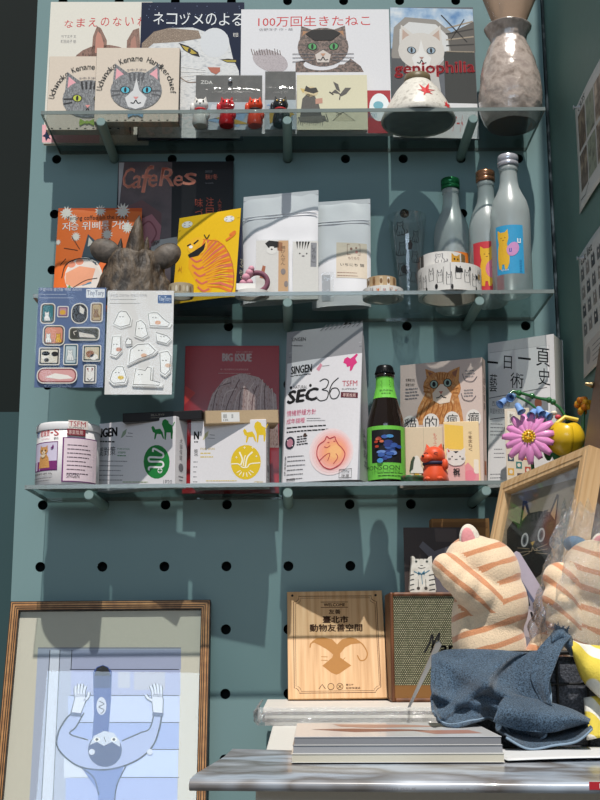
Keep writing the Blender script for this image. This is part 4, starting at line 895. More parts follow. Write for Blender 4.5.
def carton(label, q, Y, yaw, depth, artfn, side=None):
    o, w, h = stand('supplement_box', label, 'box', q, Y, z3, depth, yaw, 0, 'white supplement boxes')
    MB().box(-w/2, 0, 0, w/2, depth, h, CARTON).build('carton', o, 0.0008)
    a = face_art(q, w, h); artfn(a); a.build('front_print', o)
    a = Art([(0, 0), (1, 0), (1, 1), (0, 1)], 0, 0, depth, h, wrap=lambda x, z, d: (w/2+d+0.0002, x, z))
    a.vtext('犬貓保健', 0.35, 0.3, 0.6, 0.62, GREYINK); a.ell(0.5, 0.72, 0.2, 0.06, GREYINK); a.line([(0.3, 0.85), (0.7, 0.85)], 0.012, GREYINK); a.line([(0.35, 0.9), (0.65, 0.9)], 0.012, GREYINK)
    a.build('side_print', o)
    return o, w, h
def pets(a, x, y, s, m):
    dog = [(0, -10), (3, -12), (7, -10), (8, -7), (12, -5), (13, 2), (12, 10), (10.5, 10), (10, 3), (5, 3), (4, 11), (2.5, 11), (2, 1), (-1, -6)]
    cat = [(-14, -2), (-12, -4), (-10, -2), (-9, 0), (-3, -1), (0, 3), (2, 10), (0.5, 10), (-2, 5), (-7, 5), (-9, 11), (-10.5, 11), (-9.5, 4), (-12, 3)]
    for p in (dog, cat): a.poly([(x+px*s, y+py*s) for px, py in p], m)
    a.line([(x+12.5*s, y-4*s), (x+15*s, y-9*s)], 1.1*s, m)
def leafmark(a, x, y, m): a.poly([(x, y+5), (x+2, y-1), (x+6, y-4), (x+5, y+1), (x+2, y+4)], m); a.line([(x+7, y), (x+12, y+.4)], .6, GREYINK); a.line([(x+5, y+3), (x+12, y+3.4)], .5, GREYINK)
def artg(a):
    G = M('1f7a3a', 0.5); a.text('SINGEN', 90, 431, 115, 439, INK, dy=-3, bold=0.5); a.lines(98, 441.5, 114, 1, 2, INK, 1.3); leafmark(a, 119, 433, M('8fa08a'))
    a.text('關對策', 97, 447, 114, 455, M('3a3a3e'), dy=-1.5); a.text('FOR DOGS', 116, 447, 128, 448.6, G); a.text('犬貓用', 116, 450, 124, 452, G); a.lines(116, 454, 128, 1, 2, G, .8); a.lines(97, 459, 126, 6, 4.2, GREYINK, 0.7)
    pets(a, 162, 429, 0.85, G); a.ell(156, 459, 13.5, 15.5, G); a.up(2); SN = M('dcdcdc')
    a.curve([(152, 450), (153, 447), (160, 450), (163, 452), (161, 455), (149, 455), (148, 458), (151, 459), (161, 459), (163, 462), (160, 464), (149, 464), (148, 467)], 1.8, SN); a.ell(159.5, 467, 2.5, 2.5, SN); a.up(); a.line([(159.5, 465), (159.5, 469)], 1.1, G); a.line([(157.5, 467), (161.5, 467)], 1.1, G)
    a.text('1P20', 163, 475.5, 172, 479.5, GREYINK); a.lines(122, 477.5, 156, 2, 2.6, M('8a9a6a'), 0.7)
carton('white supplement box with green circle and green dog and cat, under the black box', [(97, 425.5), (176, 415.5), (174.5, 481), (97, 486)], -0.097, 27, 0.034, artg)
def arty(a):
    Y_ = M('d9b81e', 0.5); a.text('N', 193.5, 431, 198, 438, INK, bold=0.4); a.ell(199.5, 431.5, .6, .6, INK, n=6); a.lines(193.5, 440.5, 198, 1, 2, INK, 1.2); leafmark(a, 202, 434, M('b5b08a'))
    a.text('策', 193.5, 447, 197.5, 454, M('3a3a3e')); a.text('FOR SKIN', 200, 446, 214, 448, M('b59a2a')); a.lines(200, 451, 213, 2, 3.4, M('c9b04a'), 1); a.lines(193, 459, 197.5, 5, 4.6, GREYINK, 0.8)
    pets(a, 254, 432, 0.85, Y_); a.ell(245.5, 459.5, 15, 16, Y_); a.up(2); L = M('efe9cf')
    a.curve([(231, 461), (238, 461), (242, 464), (247, 464), (250, 461), (260, 460)], 1.0, L); a.curve([(240, 463), (242, 457), (239, 450)], 1.5, L); a.curve([(245, 464), (247, 455), (252, 450)], 1.5, L); a.curve([(243, 463), (244, 456), (245, 453)], 1.0, L)
    for k in range(6): t = rad(20+28*k); a.line([(245+5*math.cos(t), 466+3*math.sin(t)), (245+9*math.cos(t), 467+6*math.sin(t))], .8, L)
    for x, y in ((236, 455), (252, 446), (256, 454), (244, 446)): a.line([(x-1, y), (x+1, y)], .6, L); a.line([(x, y-1), (x, y+1)], .6, L)
    a.text('CP30', 254, 477, 263, 479.6, M('b59a2a')); a.lines(206, 476.5, 240, 1, 3, M('c9b04a'), .7)
carton('white supplement box with yellow circle and yellow dog and cat, under the kraft tray', [(190, 421), (265, 420), (266, 481), (190, 482)], -0.118, 6, 0.045, arty)

# things lying on the boxes
zg = at(176, 415.5, -0.118)[2]
A = at(121, 419, -0.095); B = at(207, 414, -0.12)
BX0 = at(164, 417, -0.105)
o = thing('slim_box', 'long slim black box lying across the two supplement boxes', 'box', (BX0[0], -0.105, z3(BX0[0])+0.1043), (0, -0.01, rad(-9)))
MB().box(-0.0635, -0.012, 0, 0.0635, 0.018, 0.0145, M('1c1a1b', 0.3)).build('box_lid', o, 0.001)
a = Art([(0, 0), (128, 0), (128, 14), (0, 14)], -0.0635, 0, 0.0635, 0.0145, wrap=lambda x, z, d: (x, -0.012-d, z)); a.text('職人手作', 46, 3, 68, 6.5, M('8a8378')); a.lines(46, 9, 66, 1, 2, M('7a7368'), .8); a.build('lid_print', o)
KR = M('b09a7c', 0.75, bump=0.1)
T0 = at(240, 416, -0.105)
o = thing('kraft_tray', 'shallow open kraft cardboard tray with a white sticker on top of yellow box', 'tray', (T0[0], -0.098, z3(T0[0])+0.0975), (0, -0.045, rad(10)))
W_, D_, H_ = 0.0575, 0.026, 0.021
MB().box(-W_, -D_, 0, W_, D_, 0.0012, KR).box(-W_, -D_, 0, W_, -D_+0.0012, H_, KR).box(-W_, D_-0.0012, 0, W_, D_, H_, KR).box(-W_, -D_, 0, -W_+0.0012, D_, H_, KR).box(W_-0.0012, -D_, 0, W_, D_, H_, KR).build('tray_body', o)
a = Art([(0, 0), (1, 0), (1, 1), (0, 1)], -0.032, 0.003, -0.004, 0.018, wrap=lambda x, z, d: (x, -D_-d, z)); a.rect(0, 0, 1, 1, M('d6d6d4', 0.5)); a.up(); 
for k in range(9): a.rect(0.1+0.035*k+(0.25 if k > 5 else 0), 0.2, 0.1+0.035*k+0.015+(0.25 if k > 5 else 0), 0.62, INK)
a.text('120', 0.1, 0.7, 0.35, 0.9, INK); a.build('price_sticker', o)

q = [(181, 347), (279, 346), (279, 480), (182, 481)]
o, w, h, a = book('magazine', 'glossy red magazine leaning on pegboard behind the kraft tray', 'magazine', q, -0.030, z3, 0.005, M('9a1d25', 0.3, coat=0.12), lean=4, hard=False)
LT = M('d9c9c6', 0.5); a.text('BIG ISSUE', 220, 354, 250, 361, LT, bold=0.4); a.text('創刊十三週年 特刊', 234, 351.5, 251, 353, M('c9a09c')); a.text('每一個人都有自己的房間與故事', 218, 368, 247, 369.6, M('d9a8a4')); a.lines(216, 372.5, 252, 1, 3, M('b98884'), 0.7)
FR = mottled('pale_fur_print', ['8d6a66', 'b59a94', '6a3a3a'], 300, 0.4, 0, stretch=(1, 1, 0.4))
a.poly([(204, 410), (210, 392), (222, 378), (240, 372), (258, 376), (276, 392), (279, 440), (204, 440)], FR); a.up()
for k in range(16): a.curve([(206+4.5*k, 408), (212+4*k, 392-6*math.sin(k)), (226+3*k, 378+3*(k % 4))], 0.9, M(['c9b2ac', '5a3434', 'a88680'][k % 3], 0.4))
a.poly([(182, 384), (193, 391), (182, 402)], M('c23a34', 0.4)); a.build('cover_art', o)

# big food pouch
q = [(281, 337), (357, 323.5), (359.5, 481), (281, 482)]
o, w, h = stand('pet_food_pouch', 'tall silver and white pet food pouch with big black lettering and pink cat drawing', 'pouch', q, -0.124, z3, 0.04, 26, 5)
SIL = M('9c9ca0', 0.35, 0.25); WP = M('d8d6da', 0.4, coat=0.2)
f = lambda x, z: -0.007*(1-min(1, abs(2*x/w))**3)*max(0.0, 1-z/h)**0.5
wr = lambda x, z, d: (x, f(x, z)-d-0.0002, z)
MB().sheet(lambda u, v: ((u-0.5)*w, f((u-0.5)*w, v*h), v*h), 20, 26, SIL).build('pouch_film', o)
MB().sheet(lambda u, v: (w/2+0.004*math.sin(math.pi*u)*(1-v)-(0.012*math.sin(math.pi*u)*v*(1-v)*2), 0.040*u*(1-v**1.6), v*h), 12, 16, SIL).sheet(lambda u, v: (-w/2, 0.040*u*(1-v**1.6), v*h), 6, 16, SIL, flip=True).sheet(lambda u, v: ((u-0.5)*w, 0.0402*(1-v**1.6), v*h), 6, 16, SIL, flip=True).build('side_gusset', o, label='silver grey folded side')
a = face_art(q, w, h, wr, 10)
a.raw(*(lambda P: (P, [(j*13+i, j*13+i+1, (j+1)*13+i+1, (j+1)*13+i) for j in range(12) for i in range(12)]))([(282.5+(357.6-282.5)*i/12, (481-j*(481-367)/12)-((j/12)*(i/12)*13)) for j in range(13) for i in range(13)]), WP)
a.up(2); a.text('SINGEN', 286, 342, 300, 345.5, INK, dy=-1); a.lines(286, 349.5, 299, 1, 2, M('4a4a4e'), .7)
for k in range(9): a.line([(314+4.6*k, 334-0.8*k), (320+4.6*k, 328-0.8*k)], .8, M('6a6a6e')); 
a.line([(284, 361), (357, 347)], 1.0, M('85858a')); a.line([(284, 357), (357, 343)], .7, M('b2b2b6'))
a.text('SINGEN', 287, 370, 307.5, 377.5, INK, dy=-3, bold=0.28); a.lines(286.5, 379, 307, 1, 2, INK, .8, 0, -0.12); a.poly([(312, 372), (316, 366), (318, 368), (315, 374)], M('c98a9a')); a.line([(318, 369), (325, 368)], .6, GREYINK)
MG = M('d0387a', 0.5)
a.poly([(340, 361), (343, 359), (346, 360.5), (349, 358), (352, 355), (353.5, 356), (351, 360), (353, 364), (350, 367), (348, 372), (346, 373), (346, 368), (343, 369), (342, 366), (339, 365)], MG)
a.text('NATURAL', 290, 388, 304, 391, INK); a.ell(287.5, 390, 1.4, 1.6, INK, n=8); a.ell(307, 388, 1.4, 1.6, INK, n=8)
a.text('SEC', 284.5, 393.5, 313.5, 405.5, INK, dy=-3.5, shear=0.12, bold=0.9); a.up(); 
for t_, x0, x1 in (('3', 314, 325), ('6', 325, 337)): 
    if t_ == '3': a.curve([(316, 384), (321, 381.5), (325, 384), (323, 390), (319, 392), (325, 394), (324, 401), (318, 403), (314.5, 401)], 1.0, INK)
    else: a.curve([(335, 380), (329, 386), (326.5, 394), (329, 400.5), (334, 400), (336.5, 395), (334, 390.5), (329, 391), (327, 395)], 1.0, INK)
a.text('TSFM', 339, 383, 354, 388.5, M('b5384a'), dy=-1.2); a.text('SUPPORT', 339, 390.5, 354, 392, INK, dy=-.8); a.rect(338, 394, 355, 399.5, M('5a1f2c'), 4); a.up(); a.text('專業推薦', 340, 395, 353, 398.7, M('d9b9b4'))
a.text('情緒舒緩方針', 284.5, 412, 314, 417.5, M('c9587a'), dy=-1.5); a.text('成年貓糧', 284.5, 420, 303, 425, M('c9587a'), dy=-1); a.lines(305, 420, 324, 2, 2.2, GREYINK, .5); a.lines(285, 428.5, 330, 2, 4, INK, 1.2, .2, -0.04)
a.ell(289, 443, 5, 6, M('2c2a38')); a.up(); a.ell(289, 443, 3.2, 4, M('b07a8a')); a.line([(286, 440), (292, 446)], 1, WHITE); a.lines(296, 437.5, 308, 4, 2.5, INK, 1.1, .2, -0.1); a.ell(304, 436, 1.6, 2, M('4a3a34'))
a.lines(287, 456, 306, 6, 4.3, M('6a686c'), .8, .15); a.vtext('產品特色', 284, 455, 285.8, 474, INK)
for k in range(9):   # soft round patch printed from pale to deep pink and orange
    c = [('e3cfd0'), ('e4c4c4'), ('e6b8b4'), ('e8aca2'), ('e9a392'), ('eaa086'), ('eba27c'), ('ecaa78'), ('edb47c')][k]
    a.ell(331+0.5*k, 453, 22-2.0*k, 23-2.1*k, M(c, .5)); a.up()
LN = M('b5404a', 0.5)
a.curve([(321, 464), (317, 456), (318, 447), (324, 442), (326, 438), (329, 440), (334, 438.5), (335, 441), (338, 446), (342, 450), (345, 456), (341, 465), (332, 470), (325, 468), (321, 464)], 0.9, LN); a.curve([(324, 448), (327, 449), (330, 447)], .7, LN); a.curve([(319, 462), (326, 456), (330, 455), (328, 462)], .7, LN); a.curve([(334, 465), (338, 459), (336, 455)], .7, LN); a.line([(327, 444), (329, 444)], .8, LN); a.line([(333, 443), (335, 443)], .8, LN)
a.line([(340, 471), (352, 470), (352, 479), (340, 479)], .6, INK, True); a.text('300g', 342, 472, 350, 474, INK); a.text('淨重', 342, 475.5, 350, 478.3, INK); a.text('SINGEN', 287, 477, 296, 479.5, INK)
a.build('pouch_print', o)
a = Art([(0, 0), (1, 0), (1, 1), (0, 1)], 0, 0, 0.044, h, wrap=lambda x, z, d: (w/2+0.004*math.sin(math.pi*x/0.046)*(1-z/h)-(0.012*math.sin(math.pi*x/0.046)*(z/h)*(1-z/h)*2)+d+0.0006, x*(1-(z/h)**1.6), z))
a.vtext('以貓為本', 0.3, 0.66, 0.62, 0.92, M('5a5a60')); a.build('side_print', o)

# beer bottle
P0 = at(386.7, 480, -0.127)
o = thing('beer_bottle', 'brown glass beer bottle with bright green labels beside the silver pouch', 'bottle', (P0[0], -0.127, z3(P0[0])+0.0004))
BG = M('1d1410', 0.08, coat=0.6); r = 0.0290; H = 0.189; GRL = M('6fc24a', 0.45)
pr = [(r*0.7, 0), (r*0.95, 0.001), (r, 0.004), (r, 0.086), (r*0.96, 0.098), (r*0.78, 0.118), (r*0.60, 0.136), (r*0.49, 0.150), (r*0.455, 0.172), (r*0.455, 0.176)]
MB().lathe(pr, BG, 48).build('bottle_body', o)
cpb = MB(); n = 42; cpr = [(0.0150, 0.1722), (0.0152, 0.1735), (0.0142, 0.178), (0.0125, 0.1835), (0.0105, 0.1855), (0, 0.186)]
cpb.sheet(lambda u, v: (lambda k: ((np.interp(k, range(6), [p[0] for p in cpr])*(1+(0.05 if k < 1.5 else 0)*math.cos(21*6.2832*u)))*math.cos(6.2832*u), (np.interp(k, range(6), [p[0] for p in cpr])*(1+(0.05 if k < 1.5 else 0)*math.cos(21*6.2832*u)))*math.sin(6.2832*u), np.interp(k, range(6), [p[1] for p in cpr])))(v*5), 126, 10, M('17181a', 0.3, 0.4)).build('crown_cap', o)
MB().lathe([(0.0137, 0.166), (0.0150, 0.1665), (0.0150, 0.1705), (0.0137, 0.171)], BG, 32).build('lip_ring', o)
zs_ = [p[1] for p in pr]; rs_ = [p[0] for p in pr]
bw = lambda x, z, d: ((float(np.interp(z, zs_, rs_))+d+0.0003)*math.sin(x/float(np.interp(z, zs_, rs_))), -(float(np.interp(z, zs_, rs_))+d+0.0003)*math.cos(x/float(np.interp(z, zs_, rs_))), z)
a = Art([(0, 0), (100, 0), (100, 100), (0, 100)], -0.85*0.029, 0.132, 0.85*0.029, 0.166, wrap=lambda x, z, d: (lambda rr: ((rr+d+0.0003)*math.sin(x/0.0290*2.6), -(rr+d+0.0003)*math.cos(x/0.0290*2.6), z))(float(np.interp(z, zs_, rs_))), fine=12)
a.rect(0, 0, 100, 100, GRL, 14); a.up(2)
for k in range(4): a.line([(38+2*(k % 2), 22+9*k), (60+2*(k % 2), 20+9*k)], 5, INK)
a.text('SUNMAI', 36, 62, 66, 70, INK); a.text('金色三麥', 40, 77, 60, 84, INK); a.build('neck_label', o)
a = Art([(374, 426), (404, 426), (404, 481), (374, 481)], -1.5*r, 0.004, 1.5*r, 0.086, wrap=bw, fine=12)
a.rect(374, 426, 404, 481, GRL, 14); a.up(2); a.rect(380, 430, 397, 464, M('1c1c20', 0.5), 10); a.up(2)
for k in range(20): x, y = random.gauss(389, 2.6), random.gauss(448, 7); a.ell(x, y, 1.5+random.random(), 1.6+random.random(), M(random.choice(['3a5aa0', '4a8ac0', '2a3a7a', '6a8ac8', '2f4f9a']), 0.5), n=8).up()
a.up()
for k in range(6): a.ell(random.gauss(385, 1), random.gauss(441, 4), 1.1, 1.4, M(random.choice(['b0402a', 'c96a4a', '8a3a3a']), 0.5), n=8)
a.up(); a.text('MONSOON', 376, 467, 395, 471.5, INK); a.lines(384, 475, 398, 2, 2.6, INK, .7); a.build('body_label', o)

# tin beside the bottle
P0 = at(409, 479, -0.142)
o = thing('small_tin', 'small flat dark green tin at foot of the beer bottle', 'tin', (P0[0]+0.004, -0.1395, z3(P0[0])+0.0004))
MB().lathe([(0.0185, 0), (0.019, 0.001), (0.019, 0.005), (0.0196, 0.0052), (0.0196, 0.009), (0.0188, 0.0098), (0, 0.0099)], mottled('tin_print', ['2a4a34', '3f6a48', '6a4a34'], 120, 0.25, 0), 40, cap1=False).build('tin_body', o)

# cat history book
q = [(396, 369), (481, 356.5), (484, 478), (400, 480)]
o, w, h, a = book('paperback', 'pinkish paperback with a ginger cat portrait and four round title characters', 'book', q, -0.092, z3, 0.018, M('cbb8b0', 0.4, coat=0.2), lean=4, yaw=24, hard=False)
# spine is on the right here
a.line([(398, 377), (398, 385)], 0, INK) if False else None
OF = mottled('ginger_fur_print', ['8e5526', 'c98f54', 'a9682f', 'dcb78a'], 130, 0.5, 0, 8, stretch=(1, 1, 0.5))
a.poly([(412, 424), (415, 408), (421, 396), (424, 388), (448, 384), (456, 396), (460, 410), (462, 422)], OF); a.up()
for k in range(7): a.curve([(416+5*k, 420-3*(k % 2)), (420+5*k, 408), (424+4*k, 400)], 1.3, M('9a5f2e'))
a.poly([(421, 371), (429, 373), (436, 376), (432, 384), (424, 386)], OF).poly([(457, 367), (450, 370), (443, 374), (448, 383), (456, 384)], OF); a.up(); a.poly([(423.5, 373), (429, 375), (427, 382)], M('8a5a48')).poly([(455, 369.5), (449, 373), (452, 381)], M('8a5a48')); a.up()
a.ell(439, 388, 19.5, 15, OF); a.up(); a.poly([(437, 385), (441, 385), (449, 394), (447, 402), (437, 404), (430, 401), (429, 394)], M('dccbbb'))
for k in range(5): a.line([(433+3*k, 374), (434.5+2*k, 381)], 1.0, M('8e5526'))
for d in (-1, 1): a.line([(438+d*18, 388), (438+d*12, 390)], 1.2, M('8e5526')); a.line([(438+d*18, 393), (438+d*12, 393)], 1.2, M('8e5526'))
a.up()
for x, y in ((430.5, 385.5), (444.5, 383.5)): a.ell(x, y, 4.6, 4.2, M('3a2a20'))
a.up()
for x, y in ((430.5, 385.5), (444.5, 383.5)): a.ell(x, y, 3.6, 3.5, M('8fa59a'))
a.up()
for x, y in ((430.5, 385.5), (444.5, 383.5)): a.ell(x, y, 1.8, 2.4, INK)
a.poly([(435.5, 392), (440, 391.7), (438, 395)], M('b56a58')); a.curve([(433, 398.5), (436.5, 397.5), (438, 395.5), (440, 397.3), (443.5, 398)], .8, INK)
for x, ch in ((408, '貓'), (428.5, '的'), (450, '瘋'), (472.5, '癲')):
    y = 424-(x-408)*0.11; a.ell(x, y, 8.2, 8.6, M('dad5d0')); a.up(); a.text(ch, x-6, y-6, x+6, y+6, INK); a.l -= 1
a.text('從實驗可知', 402, 381, 411, 383.6, INK); a.text('貓會玩弄！', 402, 385.5, 411, 388, INK); a.lines(402, 391, 417, 4, 3, GREYINK, .9, .2, -0.1)
for x, y in ((468, 374), (467, 393)):
    a.curve([(x-8, y), (x-5, y+6), (x+3, y+7), (x+8, y+2)], .7, M('6a6064')); a.lines(x-5, y-3, x+6, 3, 2.8, GREYINK, .8, .2, -0.1)
a.build('cover_art', o)
a = Art([(0, 0), (1, 0), (1, 1), (0, 1)], 0, 0, 0.018, h, wrap=lambda x, z, d: (w/2+d+0.0003, x, z)); a.rect(0, 0, 1, 1, M('d0b7ac', 0.45)); a.up(); a.vtext('貓的瘋癲', 0.25, 0.15, 0.75, 0.42, M('6a5a56')); a.lines(0.3, 0.55, 0.7, 6, 0.05, GREYINK, .015); a.rect(0.2, 0.82, 0.8, 0.93, M('a8603a')); a.build('spine', o, label='pale pink printed spine')

def small_card(label, q, Y, m, artfn, yaw=6):
    o, w, h = stand('greeting_card', label, 'card', q, Y, z3, 0.003, yaw, 4, 'cards leaning on the ginger cat book')
    MB().box(-w/2, 0, 0, w/2, 0.003, h, m).build('card_sheet', o, 0.001); a = face_art(q, w, h); artfn(a); a.build('card_print', o)
small_card('plain beige card behind the orange cat figurine', [(406, 430), (444, 425), (444, 479), (406, 480)], -0.112, M('cdbba0', 0.6), lambda a: (a.vtext('もうふく', 434, 432, 437.5, 446, RED), a.line([(424, 428), (424, 478)], .5, M('b5a68e'))))
def yc(a):
    a.rect(446, 426, 464, 447, M('e0b84e', .6)); a.up(); a.vtext('千客まねく', 469, 430, 473, 448, M('6a4a34')); a.poly([(456, 478), (462, 464), (468, 458), (474, 464), (479, 460), (479, 478)], M('d98a92')); a.up(); a.ell(470, 470, 6, 5, M('d97a8a')); a.rrect(474, 455, 479, 468, 1, M('dfd3c4'))
small_card('yellow and pink card behind the white lucky cat, right of beige card', [(445, 424), (480, 420), (481, 477), (445, 478)], -0.118, M('e0c69a', 0.6), yc)

# figurines at the front
P0 = at(435, 480, -0.14)
FO = M('d2481c', 0.45, sheen=0.3)
o = thing('dog_figurine', 'bright orange flocked animal figurine with dark blue collar', 'figurine', (P0[0], -0.138, z3(P0[0])+0.0004), (0, 0, rad(-14)))
b = MB(); b.lathe([(0.0195, 0), (0.0215, 0.003), (0.0205, 0.012), (0.0165, 0.024), (0.0145, 0.030)], FO, 32).ball((0, -0.002, 0.040), (0.0175, 0.016, 0.0155), FO).ball((-0.009, -0.012, 0.036), (0.011, 0.010, 0.0075), FO)
b.ball((0.017, -0.008, 0.026), (0.0055, 0.006, 0.009), FO).ball((-0.008, -0.016, 0.004), (0.006, 0.006, 0.004), FO).ball((0.009, -0.016, 0.004), (0.006, 0.006, 0.004), FO)
for d in (-1, 1): b.add([(d*0.004, -0.002, 0.052), (d*0.015, -0.002, 0.047), (d*0.0115, 0.0, 0.0605), (d*0.010, -0.008, 0.050), (d*0.010, 0.005, 0.050)], [(0, 3, 2), (3, 1, 2), (1, 4, 2), (4, 0, 2)], FO)
f_ = b.build('body', o)
MB().tube([(0.0158*math.cos(t), -0.001+0.0158*math.sin(t), 0.0285) for t in [2*math.pi*k/24 for k in range(24)]], 0.0026, M('2c2a44', 0.6), 8, True).build('collar', o, label='dark blue collar')
e = MB()
for x in (-0.010, 0.005): e.tube([(x-0.003, -0.0178, 0.0425), (x, -0.0186, 0.0435), (x+0.003, -0.0178, 0.0425)], 0.0006, INK, 6)
e.ball((-0.0145, -0.0212, 0.0385), (0.0022, 0.0012, 0.0016), INK, 10, 8); e.build('face', o, label='black closed eyes and nose')
P0 = at(456.5, 480, -0.138)
o = thing('lucky_cat_figurine', 'flat white and pink lucky cat figurine marked 祝', 'figurine', (P0[0], -0.14, z3(P0[0])+0.0004), (0, 0, rad(-6)))
LW = M('dcd3cc', 0.5)
MB().prism([(-0.0128, 0), (0.0128, 0), (0.0132, 0.030), (-0.0132, 0.030)], -0.004, 0.006, M('dba9a4', 0.5)).build('body', o, 0.0015, label='pink body')
hd = [(0.0145*math.cos(rad(t)), 0.036+0.0115*math.sin(rad(t))) for t in range(-70, 30, 12)]+[(0.0145, 0.047), (0.0132, 0.0525), (0.0075, 0.0478), (-0.0075, 0.0478), (-0.0132, 0.0525), (-0.0145, 0.047)]+[(0.0145*math.cos(rad(t)), 0.036+0.0115*math.sin(rad(t))) for t in range(160, 260, 12)]
MB().prism(hd, -0.005, 0.007, LW).build('head', o, 0.001, label='white cat head')
a = Art([(0, 0), (30, 0), (30, 54), (0, 54)], -0.015, 0, 0.015, 0.054, wrap=lambda x, z, d: (x, -0.0052-d, z))
for x in (9, 21): a.ell(x, 15, 1.2, 1.0, INK, n=8)
a.line([(13, 19.5), (17, 19.5)], 1, INK); a.poly([(11, 7), (19, 7), (15, 10)], INK); a.poly([(2.5, 3), (6, 7), (3, 8)], M('c2453a'))
for d in (-1, 1):
    for k in (0, 1.6): a.line([(15+d*8, 18+k), (15+d*12, 17.6+k*1.2)], .6, INK)
a.text('祝', 10, 33, 20, 44, INK, bold=.3); a.build('face_print', o)
P0 = at(417, 480, -0.142)
o = thing('rice_ball_figurine', 'small white triangular figurine on a yellow stick, left of the orange figurine', 'figurine', (P0[0]-0.001, -0.1455, z3(P0[0])+0.0004), (0, 0, rad(8)))
MB().prism([(-0.0035, 0), (0.0035, 0), (0.0035, 0.014), (-0.0035, 0.014)], -0.003, 0.003, M('d2a02c', 0.5)).build('stick', o, 0.0008, label='yellow stick')
MB().prism([(-0.0098, 0.0135), (0.0098, 0.0135), (0.0095, 0.017), (0.0035, 0.0385), (0.0, 0.0405), (-0.0035, 0.0385), (-0.0095, 0.017)], -0.0035, 0.0035, M('d9d5cc', 0.5)).build('body', o, 0.0015)
MB().prism([(-0.0102, 0.016), (-0.006, 0.020), (-0.0045, 0.031), (-0.0025, 0.037), (-0.0042, 0.039), (-0.0075, 0.032)], -0.0040, 0.004, M('3f4a3c', 0.6)).build('seaweed', o, label='dark green band')

# thick art history book
q = [(484, 350), (557, 331), (558, 477), (490, 479)]
o, w, h, a = book('thick_book', 'thick white book with large black Chinese title, rightmost on bottom shelf', 'book', q, -0.078, z3, 0.040, M('d2d0d0', 0.45), lean=3, yaw=33, hard=False)
a.poly([(486, 359), (551, 344), (553, 476), (488, 479)], M('dedcdc', .5)); a.up(); a.line([(486, 359), (551, 344), (553, 476)], .5, M('a8a6a8'))
for ch, x0, y0, x1, y1 in (('一', 484, 367, 495, 369), ('日', 501, 360, 509.5, 373), ('一', 516, 360, 530, 362), ('頁', 536, 348, 552, 367), ('藝', 487, 379, 494.5, 396), ('術', 508, 376, 522, 391), ('史', 538, 369, 552, 386)): a.text(ch, x0, y0, x1, y1, INK)
a.line([(487, 402), (548, 388)], .7, M('6a686a')); a.text('西方繪畫解讀', 490, 404, 508, 409, GREYINK); a.text('與藝術家的對話', 488, 411, 506, 416, GREYINK); a.line([(488, 421), (508, 418)], .6, INK); a.lines(489, 425, 505, 4, 3.2, GREYINK, .7); a.lines(493, 447, 504, 3, 3.5, GREYINK, .7); a.lines(490, 468, 503, 3, 3, GREYINK, .7)
a.rect(524, 398, 549, 440, M('7d8084', .5)); a.up(); a.ell(538, 404, 4, 5, M('7a4a3a')); a.poly([(530, 422), (533, 410), (543, 410), (547, 422)], M('3a3a40')); a.build('cover_art', o)

q = [(505, 412), (531, 406), (532, 476), (507, 477)]
o, w, h = stand('booklet', 'small beige booklet with coloured square patterns in front of the thick book', 'booklet', q, -0.118, z3, 0.006, 14, 3)
MB().box(-w/2, 0, 0, w/2, 0.006, h, M('d3c6b4', 0.6)).build('booklet_cover', o, 0.0005)
a = face_art(q, w, h); a.rect(508, 413, 516, 436, M('dcd5c8')); a.up(); a.vtext('新装復刻', 510, 415, 514, 434, INK)
for k, (x, y, m) in enumerate(((508, 452, '3a4a5a'), (516, 458, '3f7a78'), (524, 450, 'c9683a'), (508, 464, 'd0a04a'), (517, 468, '5a4a4a'), (525, 462, 'b04a3a'), (518, 444, 'b58a5a'), (524, 438, '6a8a5a'))): a.rect(x, y, x+6, y+6, M(m)); a.up(); a.ell(x+3, y+3, 1.8, 1.8, M('d8cfbf'), n=8); a.l -= 1
a.build('cover_print', o)

# ================================================================== right wall: pinned photo sheets
def wall_poster(label, tl, bl, yfar, ynear, px_r, artfn, m):
    # a sheet flat on the right wall, its far edge at depth yfar
    XW = 0.4465
    def on_wall(px, py):
        x = px-300; y = py-400; d = FW + RT2*x/FPX - UP2*y/FPX; t = XW/d[0]; return EYE+d*t
    A = on_wall(*tl); B = on_wall(*bl); L = 0.24; h = A[2]-B[2]
    o = thing('wall_poster', label, 'poster', (XW, A[1], B[2]), (0, 0, rad(-90)), 'posters pinned on the right wall')
    def fn(u, v): return (u*L, -0.0006-0.010*max(0, 0.25-v)**1.2*(1-u)-0.003*math.sin(3*u), v*h)
    MB().sheet(fn, 16, 16, m).build('poster_sheet', o, solid=0.0004)
    a = Art([(0, 0), (100, 0), (100, 100), (0, 100)], 0, 0, L, h, wrap=lambda x, z, d: (x, fn(x/L, z/h)[1]-d-0.0006, z), fine=4)
    artfn(a); a.build('poster_print', o)
    pb = MB()
    pb.lathe([(0.004, 0), (0.0042, 0.002), (0.002, 0.003), (0.0016, 0.008), (0.0036, 0.010), (0, 0.0105)], M('b9bcc0', 0.3, 0.5), 16)
    p_ = pb.build('push_pin', o, label='small metal push pin'); p_.location = (0.035, -0.002, h-0.012); p_.rotation_euler = (rad(90), 0, 0)
def post1(a):
    for r in range(2):
        for c in range(4): a.rect(8+23*c, 12+38*r, 28+23*c, 46+38*r, mottled('cat_photo_%d' % ((r*4+c) % 4), [['8a7d70', '5a4a40', 'b9a890'], ['6f7a70', '9aa08c', '4a4a44'], ['a89a8a', '6a5a50', 'c9b8a4'], ['5f6a72', '8a9498', '3a4044']][(r*4+c) % 4], 40, 0.5, 0), 3)
    a.up(); a.text('CATS', 10, 3, 30, 9, INK); a.line([(6, 90), (20, 92), (30, 86)], .8, INK)
